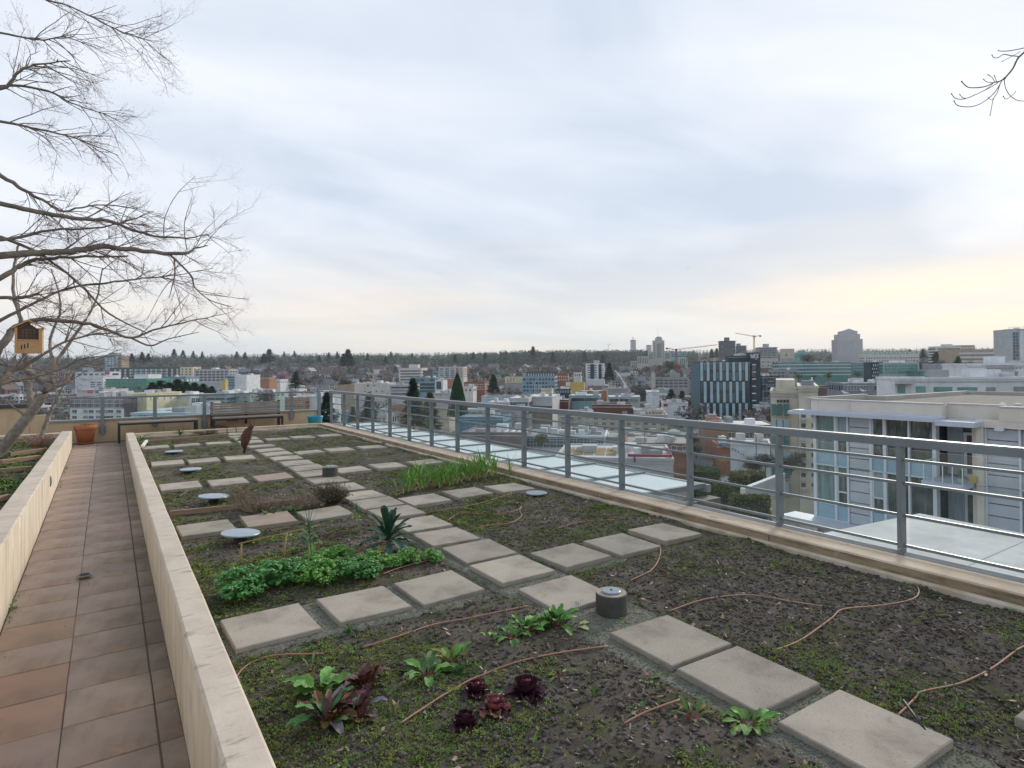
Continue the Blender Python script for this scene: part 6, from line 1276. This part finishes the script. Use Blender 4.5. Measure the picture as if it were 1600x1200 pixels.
def limbs_np(seedv):
    m=MB(); g=random.Random(seedv); m.tube([(0,0,0),(.01,0,.25),(0,.01,.42)],[.028,.02,.016],5)
    for k in range(9):
        a=k*2.4; e=g.uniform(.15,.33); m.tube([(0,0,.28+.02*k),(e*.5*cos(a),e*.5*sin(a),.45+.02*k),(e*cos(a),e*sin(a),.6+.035*k)],[.011,.008,.003],4)
    return m
_c=[(con1,0,1.),(con2,1,.8),(con1,2,1.25),(con3,3,.55)]; CT=[]; 
def tree_thing(kind,px,pyb,pyt,d,lab,m=None,group=None,dx=0,wide=1.):
    b=od(px,pyb,d); t=od(px,pyt,d); H=t[2]-b[2]; r=empty('conifer_tree' if kind=='c' else ('cedar_tree' if kind=='p' else 'bare_tree'),b,rnd(0,6),lab,'tree',group); r.scale=(H*wide,H*wide,H)
    sd_=int(px*7+pyt)
    if kind=='p':
        n=5200; g=np.random.default_rng(sd_); t_=g.random(n)**.8; R0=.235*(1-t_)**.72+.006; a=g.uniform(0,2*pi,n); c=np.stack([np.cos(a)*R0,np.sin(a)*R0,.02+.97*t_],-1); A=g.normal(0,1,(n,3)); A/=np.linalg.norm(A,axis=1)[:,None]; W2=np.cross(A,g.normal(0,1,(n,3))); W2/=np.linalg.norm(W2,axis=1)[:,None]; s=.014
        V=np.stack([c-A*s,c+W2*s*.7,c+A*s*1.2,c-W2*s*.7],1).reshape(-1,3); mk('crown',V,np.arange(4*n).reshape(-1,4),m or con3,r); MB().lathe([(.19,.02),(.12,.5),(.01,.93)],12).build('inner_crown',m or con3,r)
    elif kind=='c':
        V,F=conifer_np(sd_,1100 if (pyb-pyt)>28 else 420,1.)
        if (pyb-pyt)<=28: c_=V.reshape(-1,4,3).mean(1,keepdims=True); V=(c_+(V.reshape(-1,4,3)-c_)*1.5).reshape(-1,3)
        mk('crown',V,F,m or con1,r)
    else: V,F=bare_np(sd_,900 if (pyb-pyt)>18 else 300); mk('crown',V,F,m or bare1,r)
    if kind=='b': limbs_np(sd_).build('trunk',trunkm,r)
    else: MB().tube([(0,0,-.02),(0,0,.3 if kind!='c' else .8)],[.018,.006],6).build('trunk',trunkm,r)
    return r
tree_thing('p',715,652,583,205,'big dense pyramidal cedar standing above the railing left of centre',wide=1.0)
tree_thing('c',646,672,590,150,'tall dark fir behind the railing with drooping branches, left of the pyramidal cedar',con1,wide=1.35)
tree_thing('c',577,684,612,125,'dark fir behind the railing posts left of centre, between roofs',con1,wide=1.3); tree_thing('c',511,676,612,140,'dark spreading fir right of the white cube building',con2,wide=1.6); tree_thing('c',552,684,634,120,'small conifer in front of the fir at the railing corner',con3,wide=1.2)
tree_thing('c',672,676,612,170,'brownish green conifer just right of the tall dark fir',olive,wide=1.6)
tree_thing('c',771,615,584,400,'dark rounded conifer at the foot of the second sloping street',con1,wide=1.9)
tree_thing('c',462,607,580,520,'dark green conifer right of the blossom tree',con3,wide=1.9); tree_thing('b',441,604,579,560,'pinkish blossoming tree on the left hillside',blos)
tree_thing('c',952,596,566,600,'dark green conifer right of the white apartment slab',con1,wide=1.7)
tree_thing('c',1049,632,608,400,'dark pine left of the striped office block, left one',con1,wide=2.2); tree_thing('c',1066,634,610,395,'olive green pine touching the striped office block',olive,wide=2.)
for i,(px,h) in enumerate(((238,21),(251,24),(264,21),(277,26),(291,22),(304,21),(318,19),(331,15))): tree_thing('c',px,618,618-h,255+4*i,('first','second','third','fourth','fifth','sixth','seventh','last')[i]+' dark evergreen from the left in the hedge-like row above the far rail',con1,'row of dark evergreens above the far rail',wide=3.4)
sky=[(272,559,545,1300,1.2),(286,560,547,1300,1.2),(302,560,548,1350,1.),(316,561,549,1350,.9),(206,566,552,1000,1.4),(222,566,550,1000,1.3),(232,566,552,1000,1.2),(421,566,545,1100,1.5),(412,568,552,1050,1.2),(370,562,549,1400,1.2),(383,562,550,1400,1.1),(444,558,549,1700,1.),(460,558,548,1700,1.),(499,566,554,1300,1.),(514,562,550,1500,1.),(527,562,549,1500,1.),(544,574,545,1000,1.45),(537,572,552,1010,1.3),(574,564,552,1400,1.1),(603,570,556,1200,1.1),(611,561,549,1600,.9),(644,560,552,1700,1.),(711,566,554,1200,1.2),(740,563,550,1500,1.2),(758,562,550,1500,1.1),(790,560,549,1700,1.2),(803,559,549,1700,1.2),(833,560,541,1300,1.2),(843,558,549,1700,1.),(864,568,550,1300,1.),(914,566,550,1400,1.3),(934,562,548,1700,1.2),(942,572,554,1200,1.3),(1112,560,545,1300,1.),(1120,560,544,1300,1.2),(1442,560,545,900,1.1),(1454,560,549,900,1.2),(1463,572,549,760,1.5),(1497,578,556,640,1.2),(1567,575,556,560,1.5),(1422,556,546,1100,1.4),(1553,556,546,1200,1.)]
for i,(px,yb,yt,d,w) in enumerate(sky): tree_thing('c',px,yb,yt,d,('tall ' if yb-yt>15 else 'small ')+('broad' if w>1.15 else 'narrow')+' skyline conifer '+where(px,0),con1 if i%3 else con2,'conifers on the wooded skyline',wide=w*1.5)
for px,yb,yt,d,m_ in ((1030,583,568,900,bare1),(1046,584,562,800,olive),(1010,586,570,820,bare2),(1062,583,566,850,bare1),(1000,640,600,500,bare2),(985,600,584,620,bare1),(1088,716,692,150,bare2),(1295,596,580,330,olive),(1270,597,584,330,olive),(1248,597,582,340,olive),(1340,594,578,360,olive),(1236,742,712,80,bare1),(1196,738,706,84,bare2),(1176,745,715,86,bare1),(1246,730,705,88,bare2),(1085,700,676,200,bare2),(1470,578,560,600,bare1),(1515,580,562,600,bare1),(1440,582,563,620,bare2),(1262,572,552,900,bare2),(1300,568,553,1000,bare1),(540,612,590,440,bare1),(415,640,608,190,bare1),(500,606,588,480,bare2),(845,700,676,120,olive)):
    tree_thing('b',px,yb,yt,d,{'bare_crown_brown':'brownish bare','bare_crown_grey':'greyish bare','olive_crown':'olive'}[m_.name]+' winter tree '+where(px,0),m_,'winter trees between the buildings',wide=1.35)
tree_thing('c',1043,724,694,128,'bright green ivy-like tree against the two-storey brick building',mat('ivy_green',(.06,.14,.02),(.09,.17,.03),.5,.9),wide=1.6)
for i,(px,py) in enumerate(((1131,716),(1157,735))): tree_thing('b',px,py+12,py-6,125-10*i,'small yellow-leaved tree at the street curve, '+('upper' if i==0 else 'lower')+' one',mat('yellow_crown',(.5,.34,.04),(.4,.25,.03),.5,.8))
# the woods and gardens of the hillside: one mass nobody could count
def mass(name,n,dmin,dmax,T,hm,m,seedv,lmin=-1,lmax=1,p=1.,dens=None,wr=None):
    g=np.random.default_rng(seedv); d=dmin+(dmax-dmin)*g.random(n)**p; l=g.uniform(lmin,lmax,n)*(d*.98+60); x=FH[0]*d+RH[0]*l; y=FH[1]*d+RH[1]*l; z=terr(x,y)
    if dens is not None: k=g.random(n)<dens(d,l/d); d,l,x,y,z=d[k],l[k],x[k],y[k],z[k]
    n=len(d); H=g.uniform(hm[0],hm[1],n); Vt,Ft=T; V=Vt[None]*H[:,None,None]; a=g.uniform(0,6.28,n); ca,sa=np.cos(a)[:,None],np.sin(a)[:,None]; wd=g.uniform(*(wr or (.9,1.5)),n)[:,None]
    X=(V[...,0]*ca-V[...,1]*sa)*wd+x[:,None]; Y=(V[...,0]*sa+V[...,1]*ca)*wd+y[:,None]; Z=V[...,2]+z[:,None]-.5
    F=Ft[None]+np.arange(n)[:,None,None]*len(Vt); o=mk(name,np.stack([X,Y,Z],-1).reshape(-1,3),F.reshape(-1,Ft.shape[1]),m); tag(o,None,None,None,'stuff'); return o
bt=[]
for s in range(3):
    V,F=bare_np(50+s,46); c=V.reshape(-1,4,3).mean(1,keepdims=True); d_=V.reshape(-1,4,3)-c; d_[:,1]*=4.2; d_[:,3]*=4.2; bt.append(((c+d_*1.25).reshape(-1,3),F))
ct=[]
for s in range(2):
    V,F=conifer_np(80+s,40); c=V.reshape(-1,4,3).mean(1,keepdims=True); ct.append(((c+(V.reshape(-1,4,3)-c)*1.6).reshape(-1,3),F))
_pn=lambda d,l,k:fbm(l*d/130+k,d/110+k*2,3)
hill=lambda d,l:np.clip((d-620)/500,.0,1)*np.where((l>.55),.75,1)*np.clip(.75+_pn(d,l,3)*2.6,.15,1)
hillc=lambda d,l:np.clip((d-620)/500,.0,1)*np.clip(.35-_pn(d,l,3)*5,.05,1)
mass('bare_woods',2400,600,1400,bt[0],(10,16),bare1,1,dens=hill); mass('bare_woods',2600,700,2200,bt[1],(11,18),bare2,2,dens=hill); mass('bare_woods',1600,1300,2100,bt[2],(13,20),bare1,3,dens=hill)
mass('evergreen_woods',3000,720,2200,ct[0],(14,24),con1,4,dens=hillc,wr=(1.3,2.2)); mass('evergreen_woods',4200,1900,3800,ct[1],(17,30),con1,5,wr=(1.2,2.2)); mass('evergreen_woods',2200,1500,3000,ct[0],(16,27),con1,6,lmin=-.1,lmax=.30,wr=(1.2,2.2)); mass('evergreen_woods',1500,3600,5200,ct[1],(20,34),con2,8,wr=(1.6,3))
mass('ridge_firs',1300,1700,2300,ct[1],(22,38),con1,12,lmin=-.02,lmax=.22,wr=(.9,1.6)); mass('ridge_firs',900,1500,2300,ct[0],(17,30),con1,13,lmin=-.75,lmax=-.0,wr=(1.,1.8))
mass('street_trees',750,230,640,bt[1],(7,11),bare2,7,p=.8); mass('street_trees',160,240,600,bt[0],(6,9),olive,9); mass('street_trees',90,200,600,ct[0],(8,13),con1,10)
# ---------------------------------------------------------------- small houses and filler blocks
wallset=[offw,white,lgrey,beige,tan,fm('mauve_house',(.30,.25,.26)),fm('dark_red_house',(.22,.11,.09)),greyc,blueg]; roofset=[roofd,fm('brown_roof',(.15,.11,.10)),fm('slate_roof',(.16,.17,.19)),fm('blue_grey_roof2',(.20,.22,.25)),greyc]
def house_mesh(m1,m2):
    r=empty('house',(0,0,0),0); V=MB(); V.box(-.5,.5,-.4,.4,0,.55); w=V.build('walls',m1,r); q=MB(); q.xprism([(-.46,.551),(.46,.551),(0,.95)],-.56,.56,'x'); ro=q.build('roof',m2,r); q=MB()
    for z in (.12,.34):
        for x in (-.32,-.08,.16): q.box(x,x+.14,-.42,-.402,z,z+.13)
        for y in (-.25,.08): q.box(.502,.52,y,y+.14,z,z+.13); q.box(-.52,-.502,y,y+.14,z,z+.13)
    q.box(-.05,.05,-.45,-.42,0,.2); q.build('windows',glassd,r)['kind']='stuff'; MB().box(.15,.25,-.05,.07,.7,1.02).build('chimney',brick,r); return r
protos=[house_mesh(wallset[i],roofset[i%5]) for i in range(9)]; used=set(); g=random.Random(5)
cols_=['off-white','white','light grey','beige','tan','mauve','dark red','grey','blue grey']
cnt=0
def free(x,y): return True
for i in range(210):
    d=g.uniform(540,1300); l=g.uniform(-.86,.62); x=float(FH[0]*d+RH[0]*l*d); y=float(FH[1]*d+RH[1]*l*d); k=g.choice((0,1,2,3,4,5,7,8,0,1,2,7,6)); s=g.uniform(9,14)*(1.25 if d>1000 else 1); loc=(x,y,float(terr(x,y))+g.uniform(2,5)); lab='small '+cols_[k]+' gabled hillside house '+where(pxof(x,y),d>1000); grp='small '+cols_[k]+' houses on the far hillside'
    rz=-GA+g.choice((0,pi/2,pi))+g.uniform(-.15,.15)
    if k not in used: r=protos[k]; used.add(k); r.location=loc; r.rotation_euler=(0,0,rz); r.scale=(s*1.2,s,s*.95); tag(r,lab,'house',grp)
    else: copytree(protos[k],loc,(0,0,rz),(s*1.2,s,s*.95),lab,grp)
# low flat-roofed town blocks between the landmark buildings
def block_proto(m1,m2,seedv):
    g2=random.Random(seedv); r=empty('town_block',(0,0,0),0); bx('walls',m1,r,-.5,.5,-.5,.5,0,.97); bx('roof',m2,r,-.485,.485,-.485,.485,.971,.985); q=MB(); n=g2.choice((5,6,8)); rows=g2.choice((2,3))
    for j in range(rows):
        for i in range(n): x=-.47+(i+.2)*.94/n; q.box(x,x+.6*.94/n,-.506,-.501,.12+j*.8/rows,.12+(j+.55)*.8/rows)
        for i in range(4): y=-.45+i*.23; q.box(.501,.506,y,y+.14,.12+j*.8/rows,.12+(j+.55)*.8/rows); q.box(-.506,-.501,y,y+.14,.12+j*.8/rows,.12+(j+.55)*.8/rows)
    q.build('windows',glassd,r)['kind']='stuff'; q=MB()
    for i in range(4): x,y=g2.uniform(-.4,.3),g2.uniform(-.4,.3); q.box(x,x+.09,y,y+.1,.986,.986+g2.uniform(.06,.2))
    q.build('roof_units',lgrey,r); return r
bp=[block_proto(wallset[i],(roofw,roofg,roofd)[i%3],i) for i in range(9)]; used=set()
fill=[]
for i in range(200):
    d=g.choice((g.uniform(220,420),g.uniform(380,700),g.uniform(500,760))); l=g.uniform(-.86,.8); px=800+956*l; 
    # keep the streets open
    x=float(FH[0]*d+RH[0]*l*d); y=float(FH[1]*d+RH[1]*l*d)
    rel=(x-p1[0])*cos(GA)-(y-p1[1])*sin(GA)
    if abs(rel)<19: continue
    if 1080<px<1260 and d<330: continue
    if d<330 and (690<px<1075): continue
    if any((x-a)**2+(y-b_)**2<22**2 for a,b_ in fill): continue
    fill.append((x,y)); k=g.choice((0,1,2,2,3,4,7,7,8,1,0,5,6)); w=g.uniform(14,28); dp=g.uniform(10,16); h=g.uniform(4.5,8.5); loc=(x,y,float(terr(x,y))-.8); lab='low '+cols_[k]+' flat-roofed block '+where(pxof(x,y),d>480); grp='low '+cols_[k]+' flat-roofed blocks'
    if k not in used: r=bp[k]; used.add(k); r.location=loc; r.rotation_euler=(0,0,-GA); r.scale=(w,dp,h); tag(r,lab,'building',grp)
    else: copytree(bp[k],loc,(0,0,-GA),(w,dp,h),lab,grp)
# cars
def car_proto(m):
    r=empty('parked_car',(0,0,0),0); MB().xprism([(-2.1,.35),(2.1,.35),(2.15,.75),(1.3,.9),(-2.0,.95),(-2.15,.7)],-.85,.85,'y').build('body',m,r); MB().xprism([(-1.7,.95),(1.0,.91),(.5,1.4),(-1.2,1.42)],-.75,.75,'y').build('cabin',glassd,r); q=[]
    for x in (-1.35,1.35):
        for y in (-.8,.8): w_=MB().lathe([(.01,-.1),(.32,-.1),(.32,.1),(.01,.1)],12).build('wheel',blackm,r); w_.rotation_euler=(pi/2,0,0); w_.location=(x,y,.32)
    return r
cm=[('white',mat('car_white',(.7,.7,.7),rough=.3)),('dark',mat('car_dark',(.03,.035,.045),rough=.3)),('silver',mat('car_silver',(.40,.42,.44),rough=.3)),('red',mat('car_red',(.35,.03,.03),rough=.3))]
cp=[car_proto(m) for _,m in cm]; usedc=set()
cars=[(1103,676,0),(1096,694,1),(1116,708,2),(1129,716,0),(1088,668,1),(1072,661,2)]+[(1006-k*2.2+g.uniform(-3,3),640-k*4,g.randrange(4)) for k in range(9)]+[(776+k*4,618-k*3.2,g.randrange(4)) for k in range(9)]+[(900+k*5.5,601+g.uniform(-1.5,1.5),g.randrange(4)) for k in range(12)]+[(560+k*22,640-k*1.3,g.randrange(4)) for k in range(8)]+[(430+k*9,617,g.randrange(4)) for k in range(5)]
for px,py,k in cars:
    P=ground_at(px,py); loc=(float(P[0]),float(P[1]),float(terr(P[0],P[1]))+.26); lab='distant '+cm[k][0]+' car on the street '+where(px,0); grp=cm[k][0]+' cars on the streets'; rz=pi/2-GA+g.choice((0,pi))
    if k not in usedc: r=cp[k]; usedc.add(k); r.location=loc; r.rotation_euler=(0,0,rz); tag(r,lab,'car',grp)
    else: copytree(cp[k],loc,(0,0,rz),None,lab,grp)
for k in range(4):
    if k not in usedc:
        for c in list(cp[k].children): bpy.data.objects.remove(c)
        bpy.data.objects.remove(cp[k])
# street lamps near the curve
for i,(px,py,d) in enumerate(((1182,718,125),(1008,705,120),(1063,688,190))):
    p=od(px,py+12,d); r=empty('street_lamp',p,-YAW,'dark street lamp, '+('by the white shop roof','left of the brick corner building','behind the central railing post')[i],'street lamp'); MB().tube([(0,0,-2),(0,0,6.2),(-.4,0,6.8),(-1.6,0,7.0)],.09,6).build('pole',dgrey,r); bx('lamp_head',dgrey,r,-2.3,-1.6,-.12,.12,6.92,7.05)
# park lawn, light aircraft
p=ground_at(412,624); lw=mk('lawn',[(p[0]+RH[0]*a+FH[0]*b,p[1]+RH[1]*a+FH[1]*b,float(terr(p[0]+RH[0]*a+FH[0]*b,p[1]+RH[1]*a+FH[1]*b))+1.2) for a,b in ((-9,-30),(12,-30),(14,30),(-11,30))],[(0,1,2,3)],mat('lawn_green',(.12,.19,.045),(.16,.20,.06),.2,.95)); tag(lw,kind='structure')
p=od(1074,419,1500); r=empty('aircraft',p,.3,'tiny dark aircraft in the cloudy sky right of centre','aircraft'); MB().tube([(-4.5,0,0),(-2,0,.1),(2,0,.1),(4.5,0,.3)],[.2,.55,.55,.1],8).build('fuselage',dgrey,r); bx('wing',dgrey,r,-.8,.8,-5,5,.5,.62); bx('tail',dgrey,r,3.6,4.4,-.08,.08,.3,1.5)
# ================================================================ haze
hz=bpy.data.materials.new('haze'); hz.use_nodes=True; t=hz.node_tree; t.nodes.clear(); o=t.nodes.new('ShaderNodeOutputMaterial'); v=t.nodes.new('ShaderNodeVolumePrincipled'); v.inputs['Color'].default_value=(.80,.87,.95,1); v.inputs['Density'].default_value=.00008; v.inputs['Anisotropy'].default_value=.2; t.links.new(v.outputs[0],o.inputs['Volume'])
hb=MB().box(-9500,13000,-3500,13000,-30,260).build('haze',hz); tag(hb,kind='stuff')
